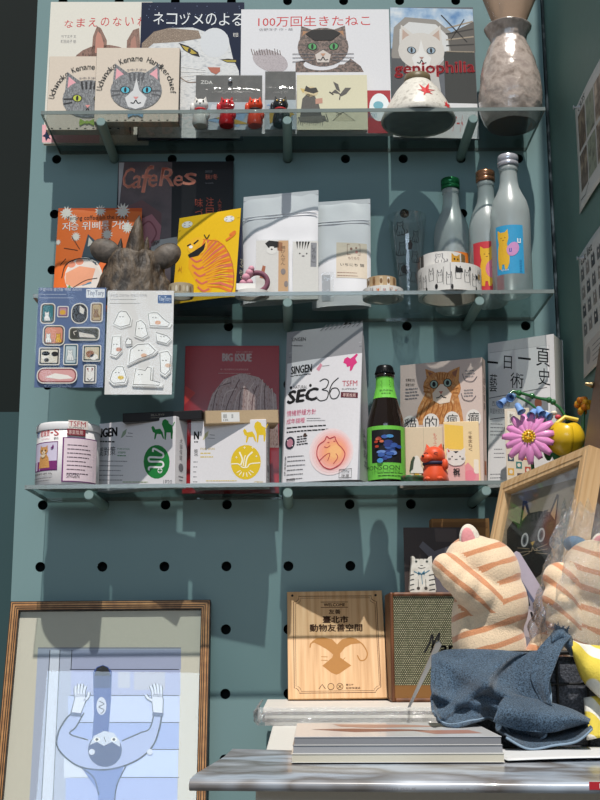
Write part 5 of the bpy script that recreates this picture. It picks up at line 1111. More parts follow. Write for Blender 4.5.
def post2(a):
    a.text('cat list', 8, 3, 40, 10, INK)
    for r in range(4):
        for c in range(6):
            x, y = 10+15*c, 18+15*r; m = M(['6a6a6c', '8f8a86', '4a4a4e'][(r+c) % 3]); a.poly([(x-4, y+5), (x-4, y-4), (x-2.5, y-6), (x-1, y-4), (x+1, y-4), (x+2.5, y-6), (x+4, y-4), (x+5, y+5)], m); a.up(); a.ell(x, y-1, 1.6, 1.4, M('c9c6c2'), n=8); a.l -= 1
    a.rect(3, 76, 60, 98, M('c9c4bf', .6), 4); a.up(); a.ell(16, 86, 6, 7, M('9a9694')); a.lines(28, 82, 55, 4, 4, GREYINK, .8)
wall_poster('pale sheet of cat photos pinned on the right wall, upper of two', (575.5, 110), (574, 225), 0, 0, 0, post1, M('d2d2cf', 0.5))
wall_poster('pale sheet of small cat pictures pinned on the right wall, lower of two', (579, 258), (586, 378), 0, 0, 0, post2, M('d2d2cf', 0.5))

# ================================================================== the table and what stands on it
WOODL = stripes('light_wood', 'c8a176', 'a97f52', 'X', 26, 3.0, 0.55, 0.45, 0.5, 1.2, detail=3)
WHITE_T = M('cfcdc8', 0.5)
t = thing('display_table', 'white display table under the magazines, at the lower right', 'table', (0.21, -0.5, -1.1))
MB().box(-0.24, -0.49, 0.965, 0.235, 0.49, 0.995, WHITE_T).build('table_top', t, 0.002)
for x in (-0.215, 0.21):
    for y in (-0.46, 0.46): MB().box(x-0.02, y-0.02, 0, x+0.02, y+0.02, 0.965, WHITE_T).build('leg', t, 0.002)
MB().box(-0.225, -0.475, 0.89, 0.22, -0.46, 0.965, WHITE_T).box(-0.225, 0.46, 0.89, 0.22, 0.475, 0.965, WHITE_T).build('apron', t, 0.001)

# framed drawing at the left, leaning on the pegboard
cabz = -0.40
b_ = thing('low_cabinet', 'dark green low cabinet under the framed drawing, below the picture', 'cabinet', (-0.30, -0.09, -1.1))
MB().box(-0.25, -0.16, 0, 0.245, 0.085, -0.0+1.1+cabz, M('32474a', 0.5)).build('cabinet_body', b_, 0.003)
for x in (-0.245, 0.005): d_ = MB().box(x, -0.175, 0.03, x+0.235, -0.1602, 0.68, M('3a5154', 0.5)).build('door', b_, 0.002); MB().box(x+0.21, -0.185, 0.34, x+0.22, -0.175, 0.42, M('9a9a98', 0.3, 0.8)).build('handle', d_, 0.001)
LEAN = rad(12.4)
TLp = at(12, 604, -0.022); TRp = at(212, 602, -0.022)
wF = TRp[0]-TLp[0]; zt = (TLp[2]+TRp[2])/2; hF = (zt-cabz-0.001)/math.cos(LEAN)
o = thing('framed_drawing', 'striped wooden frame with a blue drawing of a person raising both hands, lower left', 'picture', ((TLp[0]+TRp[0])/2, -0.022-hF*math.sin(LEAN), cabz+0.001+0.018*math.sin(LEAN)), (-LEAN, -0.005, 0))
def frame_bars(o, w, h, bw, t, ms, name='frame_bar'):
    """four mitred bars; ms: colours across the bar from outside in"""
    n = len(ms)
    for k in range(4):
        mb = MB()
        for i, m in enumerate(ms):
            a0, a1 = bw*i/n, bw*(i+1)/n
            cs = lambda d: [(-w/2+d, d), (w/2-d, d), (w/2-d, h-d), (-w/2+d, h-d)]
            A, B = cs(a0), cs(a1); p, q_ = k, (k+1) % 4
            dy = 0.0016*math.sin(math.pi*(i+0.5)/n)
            mb.prism([A[p], A[q_], B[q_], B[p]], -dy, t, m)
        mb.build(name, o)
WD1 = mottled('frame_wood', ['8a5c30', 'a0713f', 'b58450'], 60, 0.45, 0, 4); DKL = M('2f2117', 0.5)
bwF = 0.0148
frame_bars(o, wF, hF, bwF, 0.018, [DKL, WD1, DKL, WD1, WD1, DKL, WD1, DKL, WD1, DKL])
MB().box(-wF/2+bwF, 0.008, bwF, wF/2-bwF, 0.010, hF-bwF, M('c9c3b4', 0.7)).build('mat_board', o)
MB().box(-wF/2+0.002, 0.0102, 0.002, wF/2-0.002, 0.012, hF-0.002, M('8a7560', 0.7)).build('backing', o)
Mo = o.matrix_basis.copy()
def prj(o, x, z, y=0.0): return proj(np.array((Matrix.LocRotScale(o.location, o.rotation_euler, None) @ Vector((x, y, z)))[:]))
cor = [prj(o, -wF/2, hF, 0.008), prj(o, wF/2, hF, 0.008), prj(o, wF/2, 0, 0.008), prj(o, -wF/2, 0, 0.008)]
a = Art(cor, -wF/2, 0, wF/2, hF, wrap=lambda x, z, d: (x, 0.008-d, z))
B1 = M('b4c0e2', .6); B2 = M('6a80bc', .6); B3 = M('3a5296', .6); B4 = M('25376a', .6); SKN = M('a3afd6', .6); LNB = M('161b2e', .6); GR = M('8f8f98', .6)  # window's reflected blue put into the drawing's colours, besides its own
a.poly([(38, 648), (181, 648), (176, 862), (26, 862)], M('a9b0c4', .6)); a.up()
a.poly([(50, 650), (60, 650), (50, 862), (38, 862)], M('c9cfdd', .6)); a.line([(50, 650), (38, 862)], .8, LNB); a.line([(60, 650), (50, 862)], .8, LNB); a.line([(38, 648), (181, 648)], 1.2, GR); a.line([(72, 650), (71, 670)], .8, LNB)
for k, (y0, y1, m) in enumerate(((650, 669, '9ba1bc'), (670, 695, 'a6add0'), (696, 722, 'bcc7e8'), (723, 749, '98a9da'), (750, 777, 'bccaf0'), (778, 806, 'a2b0de'), (807, 836, 'b8c4ea'))): a.rect(72-0.05*(y0-650), y0, 181-0.03*(y0-650), y1, M(m, .6)); 
a.up()
for y in (669.5, 695.5, 722.5, 749.5, 777.5, 806.5): a.line([(70, y), (179, y)], .7, LNB)
a.rect(68, 696, 92, 721, B1); a.rect(64, 750, 92, 778, M('ccd3e2', .6)); a.rect(118, 672, 130, 688, M('b9bccb', .6)); a.rect(134, 672, 165, 690, M('b4b6c6', .6)); a.up()
# neck, long dark hair band and head seen from above
a.poly([(93, 672), (97, 667), (103, 665), (108, 667), (112, 672), (111, 700), (108, 740), (92, 742), (94, 712)], B3); a.up(); a.poly([(94, 676), (97, 668), (103, 665.5), (108, 668), (111, 676)], INK); a.rect(94, 676, 111, 688, B4); a.ell(101.5, 706, 5, 9, M('c6cad8', .6)); a.up(); a.curve([(99, 701), (104, 704), (99, 707), (104, 710), (101, 714)], .8, LNB)
# arms and shoulders
a.poly([(76, 710), (68, 718), (60, 730), (57, 742), (60, 752), (70, 761), (84, 768), (104, 769), (124, 766), (140, 758), (152, 748), (158, 736), (162, 712), (155, 709), (150, 728), (140, 734), (120, 742), (104, 741), (88, 739), (76, 735), (70, 734), (76, 726), (84, 712)], SKN); a.up()
a.curve([(76, 710), (66, 719), (58, 734), (58, 748), (70, 761), (84, 768), (104, 770), (124, 766), (142, 757), (154, 744), (160, 726), (162, 712)], 1.6, LNB); a.curve([(84, 713), (76, 727), (70, 734), (88, 740)], 1.3, LNB); a.curve([(155, 709), (150, 728), (140, 733), (122, 741)], 1.3, LNB)
a.poly([(82, 768), (104, 770), (124, 766), (116, 790), (114, 812), (100, 812), (97, 790)], B2); a.curve([(82, 768), (94, 778), (99, 795)], 1.3, LNB); a.curve([(126, 766), (117, 785), (114, 806)], 1.3, LNB); a.up()
a.ell(105, 750, 17, 17, B4); a.up(); a.poly([(90, 745), (94, 736), (104, 731), (114, 733), (120, 741), (120, 747), (112, 742), (104, 746), (97, 742)], M('c3cad9', .6)); a.up()
for x in (97, 114): a.ell(x, 739.5, 3.2, 2.2, WHITE); a.up(); a.ell(x, 739.5, 1.4, 1.4, INK); a.l -= 1
a.line([(104, 737), (106, 742)], .7, LNB)
# raised hands: palm, four fingers and a thumb each
HND = M('d3d8e8', .6)
for hx, hy, sg, wr_ in ((80, 700, 1, (76, 713)), (157, 700, -1, (158, 713))):
    palm = [(wr_[0]-4.5, wr_[1]), (hx-5, hy-1), (hx-4, hy-6), (hx+4.5, hy-6), (hx+6, hy), (wr_[0]+4.5, wr_[1]+1)]
    fing = [[(hx-4+2.7*k, hy-3), (hx-4.4+2.9*k, hy-9), (hx-5.2+3.3*k+sg, hy-14-(2 if k in (1, 2) else 0))] for k in range(4)]
    thumb = [(hx+sg*4, hy+1), (hx+sg*9, hy-2), (hx+sg*11, hy-5)] if sg < 0 else [(hx+4, hy+1), (hx+8, hy-3), (hx+9, hy-8)]
    for f in fing + [thumb]: a.curve(f, 3.6, LNB, 4)
    a.poly([(x+(x-hx)*.14, y+(y-hy)*.1) for x, y in palm], LNB); a.up()
    for f in fing + [thumb]: a.curve(f, 2.3, HND, 4)
    a.poly(palm, HND); a.up()
    a.line([(wr_[0]-5.5, wr_[1]+1), (wr_[0]+5.5, wr_[1]+2)], 3.5, M('4a5578', .6)); a.up()
for x in (150, 92): a.ell(x, 752, 3, 3, M('ccd2e0', .6))
a.build('drawing_sheet', o)
MB().box(-wF/2+bwF, 0.0045, bwF, wF/2-bwF, 0.006, hF-bwF, clear('picture_glass', (0.97, 0.98, 0.98), 0.038, 0.012, facing=0.08)).build('glass_pane', o)

# magazines in film, plaque and speaker on them
o = thing('magazine_stack', 'stack of magazines wrapped in clear plastic film under the wooden plaque', 'magazines', (0.098, -0.16, TABLE+0.0004))
mb = MB(); zz = 0.0
for k in range(5):
    dx = random.uniform(-0.003, 0.003); tt = 0.0044
    mb.box(-0.140+dx, -0.14, zz, 0.145+dx, 0.135, zz+tt-0.0003, M(['c9c6c2', '8d8a88', 'd6d3ce', '5a5654', 'cfcac4'][k], 0.5)); zz += tt
mb.build('magazines', o)
STK = TABLE+0.0004+zz
MB().sheet(lambda u, v: (-0.147+0.298*u, -0.1435-0.004*math.sin(math.pi*v)-0.0035*mnoise.noise(Vector((u*26, v*4, 0))), -0.0002+0.0235*v+0.002*mnoise.noise(Vector((u*14, 3, 0)))*v), 60, 8, clear('wrap_film', (0.93, 0.94, 0.94), 0.16, 0.12, 0.8, 90, diffuse=0.22, dcol=(0.75, 0.75, 0.75))).sheet(lambda u, v: (-0.147-0.006*math.sin(math.pi*v)-0.004*mnoise.noise(Vector((u*20, v*5, 4))), -0.1435+0.24*u, 0.0235*v), 40, 8, _M['wrap_film']).build('plastic_film', o)

o = thing('wooden_plaque', 'light wooden plaque engraved with Chinese welcome text and two cats forming a heart', 'plaque', (0, 0, 0))
qd = [(288.8, 591), (382.8, 590), (388.8, 696.4), (288.8, 696.8)]
Xp, zp, wp, hp = fit(qd, -0.082, ztop(STK+0.004), 0, rad(22))
o.location = (Xp-0.001, -0.082, STK+0.0032); o.rotation_euler = (-rad(22), -0.012, 0)
MB().box(-wp/2, 0, 0, wp/2, 0.006, hp, mottled('plaque_wood', ['b88a58', 'cda273', 'd6b083'], 150, 0.55, 0.05, 5, 0.001, stretch=(1, 1, 0.05))).build('board', o, 0.0008)
a = face_art(qd, wp, hp); EN = M('4a2c18', 0.7)
def notch(d, w):
    x0, y0, x1, y1, c = 295+d, 595.5+d, 377.5-d*0.8, 691-d, 5
    pts = [(x0+c, y0), (x1-c, y0), (x1-c, y0+c*.6), (x1-c*.4, y0+c), (x1, y0+c*1.1), (x1+4, y1-c), (x1+4-c*.5, y1-c*.8), (x1+4-c, y1-c*.3), (x1+4-c, y1), (x0+c, y1), (x0+c*.9, y1-c*.5), (x0+c*.4, y1-c), (x0, y1-c), (x0, y0+c*1.1), (x0+c*.6, y0+c), (x0+c, y0+c*.6)]
    a.line(pts, w, EN, True)
notch(0, 0.6); notch(1.8, 0.4)
for x in (294, 376.5): a.ell(x, 594.8, 1.2, 1.2, INK)
a.line([(322, 601.3), (349, 601.3)], .6, EN); a.line([(322, 606.5), (349, 606.5)], .6, EN); a.text('WELCOME', 325, 602.5, 346, 605.4, EN, bold=.15); a.text('友善', 330, 608.5, 341.5, 613, EN, bold=.15); a.text('臺北市', 324, 615, 349, 621.8, EN, bold=.35); a.text('動物友善空間', 311, 623, 363, 630.3, EN, bold=.3)
HB = M('a5702f', 0.55); 
a.poly([(313, 640), (318, 636.5), (325, 636), (333, 638), (338, 643), (343, 638), (351, 636), (357, 637.5), (362, 642), (352, 643), (346, 646), (341, 652), (341, 656), (352, 664), (340, 672), (337, 673), (332, 671), (323, 664), (333, 656), (334, 653), (328, 648), (321, 644)], HB); a.up()
a.curve([(311, 646), (312, 642), (316, 640)], 1.2, HB); a.curve([(358, 639), (364, 644), (368, 652), (366, 658), (361, 659), (358, 654)], 1.2, HB)
for y in (655, 658.5): a.line([(322, y), (328.5, y+.3)], .6, HB)
a.curve([(340, 658), (343, 659), (346, 656)], .6, HB)
a.line([(319.5, 687), (322.8, 682.5), (326, 687)], .7, EN); a.ell(331.5, 684.8, 3.4, 3.4, EN); a.ell(340.5, 684.8, 3.4, 3.4, EN); a.up(); WC = M('c9a070', .55); a.ell(331.5, 684.8, 2.8, 2.8, WC); a.ell(340.5, 684.8, 2.8, 2.8, WC); a.up(); a.line([(339, 683.2), (342, 686.4)], .6, EN); a.line([(342, 683.2), (339, 686.4)], .6, EN); a.text('臺北市', 346.5, 682.2, 354, 684, EN); a.text('動物保護處', 346.5, 685.4, 361, 687.5, EN); a.build('engraving', o)

# speaker
A = at(391.5, 697, -0.145); 
SW, SHT, SD = 0.152, 0.0, 0.10
SHT = at(391.5, 592.5, -0.145)[2]-STK
o = thing('speaker', 'retro brown wooden speaker with beige woven grille and black script logo', 'speaker', (A[0]+SW/2, -0.145, STK+0.0004))
BRW = stripes('walnut_case', '6f4326', '563018', 'X', 14, 5, 0.5, 0.4, 0.45, 1.0); 
c_ = 0.0055
mb = MB().box(-SW/2, 0.001, 0, -SW/2+c_, SD, SHT, BRW).box(SW/2-c_, 0.001, 0, SW/2, SD, SHT, BRW).box(-SW/2+c_, 0.001, SHT-c_, SW/2-c_, SD, SHT, BRW).box(-SW/2+c_, 0.001, 0, SW/2-c_, SD, c_, BRW).box(-SW/2+c_, SD-0.004, c_, SW/2-c_, SD, SHT-c_, BRW)
mb.build('case', o, 0.002)
MB().box(-SW/2+c_, 0.003, c_, SW/2-c_, 0.006, 0.0235, M('80592f', 0.5)).build('brass_strip', o, label='tan strip along the bottom')
def grille():
    m = bpy.data.materials.new('woven_grille'); m.use_nodes = True; nt = m.node_tree; b = nt.nodes['Principled BSDF']; b.inputs['Roughness'].default_value = 0.8
    tc = nt.nodes.new('ShaderNodeTexCoord'); bt = nt.nodes.new('ShaderNodeTexBrick'); bt.inputs['Scale'].default_value = 1.0; bt.inputs['Brick Width'].default_value = 0.0032; bt.inputs['Row Height'].default_value = 0.0026; bt.inputs['Mortar Size'].default_value = 0.0007; bt.inputs['Mortar Smooth'].default_value = 0.3
    bt.inputs['Color1'].default_value = srgb('a8a384'); bt.inputs['Color2'].default_value = srgb('878564'); bt.inputs['Mortar'].default_value = srgb('1e2418')
    mp = nt.nodes.new('ShaderNodeMapping'); mp.inputs['Rotation'].default_value = (rad(90), 0, 0)
    nt.links.new(tc.outputs['Object'], mp.inputs['Vector']); nt.links.new(mp.outputs['Vector'], bt.inputs['Vector']); nt.links.new(bt.outputs['Color'], b.inputs['Base Color'])
    return m
MB().box(-SW/2+c_, 0.004, 0.0237, SW/2-c_, 0.008, SHT-c_-0.0005, grille()).build('grille', o)
a = Art([(391.5, 592), (391.5+SW*1190/1.79, 592), (391.5+SW*1190/1.79, 697), (391.5, 697)], -SW/2, 0, SW/2, SHT, wrap=lambda x, z, d: (x, 0.0035-d, z))
for pts in ([(425, 650), (427, 647), (430, 641), (433, 633), (433, 645), (431, 650)], [(432, 646), (436, 638), (440, 632), (438, 642), (437, 650)]): a.curve(pts, 1.7, INK)
a.text('arshall', 440, 640, 482, 650.5, INK, shear=0.2, bold=.4); a.build('logo', o, label='black script logo')
STOP = STK+0.0004+SHT

# things on the speaker
def onspk(z=STOP): return ztop(z)
q = [(412, 529), (478, 527), (478, 592), (405, 592)]
o, w, h = stand('dark_photo_card', 'dark brown photo card with a grey shape, standing behind the white cat figurine', 'card', q, -0.098, onspk(), 0.002, 0, 3)
slab(o, 'card_sheet', w, h, 0.002, M('3a2f2c', 0.5), 0); a = face_art(q, w, h); a.poly([(436, 592), (436, 560), (424, 546), (428, 541), (438, 550), (452, 545), (470, 548), (478, 592)], M('5f5a60', .4)); a.rect(440, 529, 460, 541, M('4a3a34', .4)); a.build('card_print', o)
q = [(433, 521), (492, 517), (492, 592), (433, 592)]
o, w, h = stand('kraft_box', 'brown kraft cardboard box standing behind the dark photo card', 'box', q, -0.085, onspk(), 0.03, 0, 0)
MB().box(-w/2, 0, 0, w/2, 0.03, h, M('8a6238', 0.7, bump=0.1)).build('box_body', o, 0.001); MB().box(-w/2+0.003, -0.0005, h-0.014, w/2-0.003, -0.0001, h-0.006, M('7a5430', 0.7)).build('box_flap', o)
P0 = at(422, 591, -0.125)
o = thing('cat_figurine', 'white painted cat figurine with black stripes and blue bow on the speaker', 'figurine', (P0[0], -0.125, STOP+0.0004))
wz = [(-0.0185, 0), (0.0195, 0), (0.0205, 0.004), (0.0175, 0.026), (0.0155, 0.0425), (0.0150, 0.054), (0.0125, 0.0535), (0.0085, 0.0495), (-0.0085, 0.0495), (-0.0125, 0.0535), (-0.0150, 0.054), (-0.0155, 0.0425), (-0.0175, 0.026), (-0.0195, 0.004)]
MB().prism(wz, -0.009, 0.009, mottled('white_paint', ['c9c4ba', 'd9d5cc', 'b8b2a6'], 60, 0.6, 0.2)).build('body', o, 0.003, 3)
a = Art([(406, 554), (438, 554), (438, 591), (406, 591)], -0.020, 0, 0.020, 0.0545, wrap=lambda x, z, d: (x, -0.0092-d, z))
for x in (415, 428): a.ell(x, 560, 1.7, 1.2, M('8a9088')); a.up(); a.ell(x, 560, .8, 1, INK); a.l -= 1
for x in (414, 418, 425, 429): a.line([(x, 556), (x+(1 if x < 420 else -1), 558)], .6, INK)
a.line([(420, 564), (423, 564)], .6, INK); a.curve([(417, 566), (421, 567), (426, 566)], .5, INK); CB = M('4a7a92', .5)
a.curve([(412, 570), (421, 573), (431, 569)], .9, CB); a.poly([(421, 572), (417, 570), (417, 574)], CB).poly([(421, 572), (425, 569), (425, 574)], CB); a.line([(421, 573), (422, 583)], .8, CB)
for y in (574, 579, 584, 589):
    a.line([(407, y), (412, y-1)], .9, INK); a.line([(437, y-1), (430, y)], .9, INK)
for x in (417, 426): a.ell(x, 587, 2, 1.6, M('4a4440')); a.line([(x, 578), (x, 585)], .6, INK)
a.build('painted_pattern', o)

# big front magazine and the book stack on it
zm = at(187, 777, -1.05)
o = thing('glossy_magazine', 'large glossy magazine lying under the book stack at the front table edge', 'magazine', (-0.0775, -1.022, -0.1045), (0, 0, rad(-5.5)))
MC = mottled('magazine_cover_print', ['7a8592', 'a9b4c2', '6b6664', '9a9ea6', 'c9cfd8'], 9, 0.28, 0, 3, stretch=(1, 1.6, 1), coat=0.2)
mb = MB(); Wm, Dm, Tm = 0.36, 0.215, 0.0095
mb.sheet(lambda u, v: (Wm*u, Dm*v, Tm + 0.010*max(0, v-0.75)*max(0, 1-3*u) - 0.0015*max(0, 0.1-v)*10), 24, 16, MC)
sp_ = [(0, Tm-0.0015), (-0.0022, Tm-0.003), (-0.003, Tm*0.5), (-0.0022, 0.001), (0, 0)]
mb.sheet(lambda u, v: (Wm*u, np.interp(v*4, range(5), [p[0] for p in sp_]), np.interp(v*4, range(5), [p[1] for p in sp_])), 4, 8, MC, flip=True)
mb.build('cover', o)
MB().box(0.0008, 0.0, 0, Wm, Dm-0.001, Tm-0.0018, PAGES).build('pages', o)
a = Art([(0, 0), (100, 0), (100, 10), (0, 10)], 0, 0, Wm, Tm, wrap=lambda x, z, d: (x, -0.0032-d, z)); a.text('SPRING ISSUE', 38, 6.2, 46, 8.2, GREYINK); a.text('living & culture', 52, 6.2, 62, 8.2, GREYINK); a.rect(80, 1.0, 99, 6.8, M('a8222c')); a.up(); a.text('mo', 82, 2.2, 88, 5.8, WHITE); a.build('spine_print', o)
A = at(286.5, 742, -1.0)
o = thing('book_stack', 'stack of thick grey edged catalogues lying on the glossy magazine', 'books', (0.0835, -0.930, -0.0937), (0, 0, rad(-1)))
hz = 0
for k, (tt, m, cv) in enumerate(((0.0070, 'b0aa9a', 'd2cdc4'), (0.0066, '7d7e82', '6a6c70'), (0.0067, '5f6065', 'cfd0d2'))):
    g = MB().box(-0.086+0.001*k, -0.0005, hz+0.0004, 0.086-0.001*k, 0.17, hz+tt-0.0004, stripes('book_edge_%d' % k, m, ['c9c4b4', 'a2a3a6', '8b8c90'][k], 'Z', 700, 0.3, 0.5, 0.4, 0.7)).build('pages', o)
    MB().box(-0.0865+0.001*k, -0.001, hz+tt-0.0004, 0.0865-0.001*k, 0.172, hz+tt, M(cv, 0.3, coat=0.4)).box(-0.0865+0.001*k, -0.001, hz, 0.0865-0.001*k, 0.172, hz+0.0004, M('d5d3cf', .4)).build('cover', o); hz += tt
a = Art([(0, 0), (100, 0), (100, 100), (0, 100)], -0.084, 0, 0.084, 0.17, wrap=lambda x, y, d: (x, y, hz+d)); a.l += 0; a.poly([(20, 10), (60, 14), (80, 30), (40, 40), (24, 30)], M('b08a7a', .3)); a.poly([(8, 50), (30, 44), (60, 52), (70, 60), (30, 70)], M('8a5a4c', .3)); a.poly([(60, 60), (90, 56), (94, 80), (70, 84)], M('a87a6a', .3)); a.build('cover_print', o)
# leaflet and pouch at the sides
o = thing('paper_leaflet', 'loose white leaflet lying under the denim cloth at the right', 'paper', (0.255, -0.86, TABLE+0.0110), (0, 0, rad(8)))
MB().sheet(lambda u, v: (-0.09+0.22*u, -0.055+0.10*v, 0.0012+0.001*math.sin(5*u)), 16, 6, M('cfd0d2', 0.5)).build('leaflet_sheet', o, solid=0.0006)
o = thing('flat_black_pouch', 'flat black pouch lying in front of the wrapped magazines, left of denim', 'pouch', (0.115, -0.52, TABLE+0.0004), (0, 0, rad(4)))
MB().sheet(lambda u, v: (-0.05+0.09*u, -0.03+0.06*v, 0.0015+0.012*(1-abs(2*u-1)**2)*(1-abs(2*v-1)**2)*u), 16, 10, M('1b1b1d', 0.4)).sheet(lambda u, v: (-0.05+0.09*u, -0.03+0.06*v, 0.0), 2, 2, M('1b1b1d', 0.4), flip=True).build('pouch_body', o)

# ------------------------------------------------------------------ framed cat picture, leaning and turned left
aF, lF, rF = rad(-73.5), rad(16.4), rad(-4.3)
RF = Matrix.Rotation(aF, 3, 'Z') @ Matrix.Rotation(-lF, 3, 'X') @ Matrix.Rotation(rF, 3, 'Y')
w2 = 0.2306; TL2 = Vector((0.2866, -0.30, 0.2185)); h2 = 0.30
while min((TL2 + RF @ Vector((x, y, -h2)))[2] for x in (0, w2) for y in (0, 0.018)) > TABLE+0.001: h2 += 0.0005
o = thing('framed_cat_picture', 'light wood frame with a black cat drawing, leaning behind the plush cats', 'picture', TL2 + RF @ Vector((w2/2, 0, -h2)), RF.to_euler())
WF = mottled('pale_oak', ['b08a5c', 'c8a57a', 'd2b48a'], 130, 0.5, 0.08, 5, 0.001, stretch=(1, 1, 0.05))
frame_bars(o, w2, h2, 0.0165, 0.022, [WF, WF, WF])
MB().box(-w2/2+0.0165, 0.010, 0.0165, w2/2-0.0165, 0.012, h2-0.0165, M('8f8574', 0.6)).build('picture_sheet', o)
MB().box(-w2/2+0.003, 0.0125, 0.003, w2/2-0.003, 0.016, h2-0.003, M('6a5640', 0.7)).build('backing', o)
cor = [prj(o, -w2/2, h2, 0.010), prj(o, w2/2, h2, 0.010), prj(o, w2/2, 0, 0.010), prj(o, -w2/2, 0, 0.010)]
a = Art(cor, -w2/2, 0, w2/2, h2, wrap=lambda x, z, d: (x, 0.010-d, z))
a.poly([(510, 490), (578, 466), (577, 478), (509, 496)], M('b9bbbd', .5)); a.up()
BK = M('2a2826', .6); DG = M('3f3e40', .6); TAN = M('b59a72', .6)
a.poly([(507, 560), (507, 530), (513, 521), (520, 524), (523, 500.5), (527, 501), (530, 513), (540, 511), (550, 512), (557, 494), (559, 495), (557, 516), (555, 530), (553, 545), (550, 560), (544, 572), (536, 578), (526, 578), (516, 572)], BK); a.up()
a.poly([(522, 521), (525, 505), (528, 514)], TAN).poly([(551, 514), (557.5, 498), (555, 520)], TAN)
a.poly([(530, 515), (540, 512), (549, 513), (550, 519), (542, 526), (531, 526)], DG); a.up()
a.text('2105', 529, 514, 548, 522, INK, dy=-4, bold=.4)
for x, y in ((525, 540), (541.5, 535)):
    a.ell(x, y, 3.6, 7.2, M('c2c4c4', .6), rot=8); a.up(); a.ell(x, y, 2.2, 5.2, M('5f6468', .6), rot=8); a.up(); a.ell(x, y, 1.1, 3.2, INK, rot=8); a.l -= 2
a.up(3); a.poly([(531, 542.5), (535.5, 541), (533, 546)], M('c9a24a'))
for d in (-1, 1):
    for k in range(3): a.line([(533+d*3, 549+2*k), (533+d*15, 546+5*k-d*2)], .5, M('b5a184'))
a.curve([(529, 552), (532, 551), (533, 547), (535, 550.5), (538, 549.5)], .7, M('b5a184')); a.build('cat_drawing', o)
MB().box(-w2/2+0.0165, 0.005, 0.0165, w2/2-0.0165, 0.0065, h2-0.0165, clear('picture_glass2', (0.93, 0.94, 0.94), 0.035, 0.03, facing=0.12)).build('glass_pane', o)

# ------------------------------------------------------------------ toy-brick flowers in a jar behind the frame
JX, JY = 0.355, -0.212
o = thing('flower_bouquet', 'bouquet of plastic brick flowers, pink daisy, yellow rose and bluebells', 'flowers', (JX, JY, TABLE+0.0004))
def L(px, py, Y): return Vector(at(px, py, Y)) - Vector((JX, JY, TABLE+0.0004))
MB().lathe([(0.026, 0), (0.030, 0.003), (0.031, 0.10), (0.024, 0.125), (0.026, 0.14), (0.024, 0.14), (0.022, 0.125), (0.029, 0.10), (0.028, 0.005), (0, 0.004)], M('5f7a72', 0.3), 36, cap1=False).build('jar', o)
GN = M('2f6a3c', 0.3, coat=0.3); PKP = M('d98ac0', 0.3, coat=0.4); YC2 = M('d9b224', 0.3, coat=0.4); LB = M('7a9fd6', 0.3, coat=0.4); RDP = M('a8324a', 0.3)
c0 = L(529, 437, -0.25); nrm = Vector((-0.35, -1, 0.05)).normalized(); up_ = Vector((0, 0, 1)); ux = nrm.cross(up_).normalized()*-1; uy = ux.cross(nrm)*-1
if uy.z < 0: uy = -uy
fl = MB().ball(c0, (0.0095, 0.006, 0.0095), YC2).build('daisy_centre', o, label='yellow daisy centre')
sd = MB()
for ring, n, rr in ((0, 7, 0.0045), (1, 14, 0.0088)):
    for k in range(n):
        t = 2*math.pi*k/n; p = c0 + ux*rr*math.cos(t) + uy*rr*math.sin(t) + nrm*(0.007-0.003*ring); sd.ball(p, 0.0016, M('e0c24a', .3) if ring else M('d99a24', .3), 8, 6)
sd.build('studs', fl)
for k in range(15):
    t = 2*math.pi*(k+0.3)/15; d = ux*math.cos(t)+uy*math.sin(t); s_ = nrm.cross(d).normalized(); ln = 0.0285+0.004*(k % 2)
    m_ = MB(); m_.sheet(lambda u, v: c0 + d*(0.007+ln*v) + s_*((u-0.5)*(0.0045+0.0075*math.sin(math.pi*min(1, 0.15+v*0.78)))) + nrm*(0.002+0.006*v-0.010*v*v - 0.004*abs(u-0.5)), 6, 8, PKP)
    m_.build('petal', o, solid=0.0015)
c1 = L(566, 438, -0.24)
for k in range(3):   # rose: three outer shells around a coiled heart
    R = Matrix.Rotation(rad([200, 320, 80][k]), 3, 'Z'); rs2 = 0.0275-0.0012*k
    m_ = MB(); m_.sheet(lambda u, v: c1 + R @ Vector((rs2*math.cos(rad(-80+160*u))*math.cos(rad(-75+(125-20*abs(2*u-1)**2)*v)), rs2*math.sin(rad(-80+160*u))*math.cos(rad(-75+(125-20*abs(2*u-1)**2)*v)), 0.98*rs2*math.sin(rad(-75+(125-20*abs(2*u-1)**2)*v)))), 16, 14, YC2); m_.build('rose_petal', o, solid=0.0016)
MB().tube([c1 + Vector((0.016*math.cos(t)*(1-t/16), 0.016*math.sin(t)*(1-t/16), 0.006+0.0008*t)) for t in [0.4*k for k in range(32)]], 0.004, YC2, 8).ball(c1, 0.017, M('c29a1a', .35)).build('rose_heart', o)
MB().tube([L(556, 424, -0.24), L(565, 417, -0.24), L(578, 420, -0.24)], 0.003, M('e2c95a', .3), 8).build('rose_rim', o)
st = MB(); 
for top in (c0 - nrm*0.006, c1 - Vector((0, 0, 0.024))): st.tube([top, top*0.6 + Vector((0, 0, 0.10)), Vector((random.uniform(-.008, .008), 0, 0.12)), Vector((0, 0, 0.03))], 0.0026, GN, 8)
st.build('stem', o)
bt_ = MB().tube([L(x, y, -0.235) for x, y in ((508, 396), (513, 391), (524, 394), (538, 398), (551, 401), (560, 408), (568, 421))], 0.0022, GN, 8).tube([L(x, y, -0.245) for x, y in ((516, 396), (528, 402), (538, 410), (543, 420))], 0.0018, GN, 8)
for x, y in ((519, 393), (532, 396), (549, 400), (553, 402)): bt_.ball(L(x, y, -0.235), 0.0045, GN, 10, 8)
bt_.build('bluebell_stem', o, label='arching green stem')
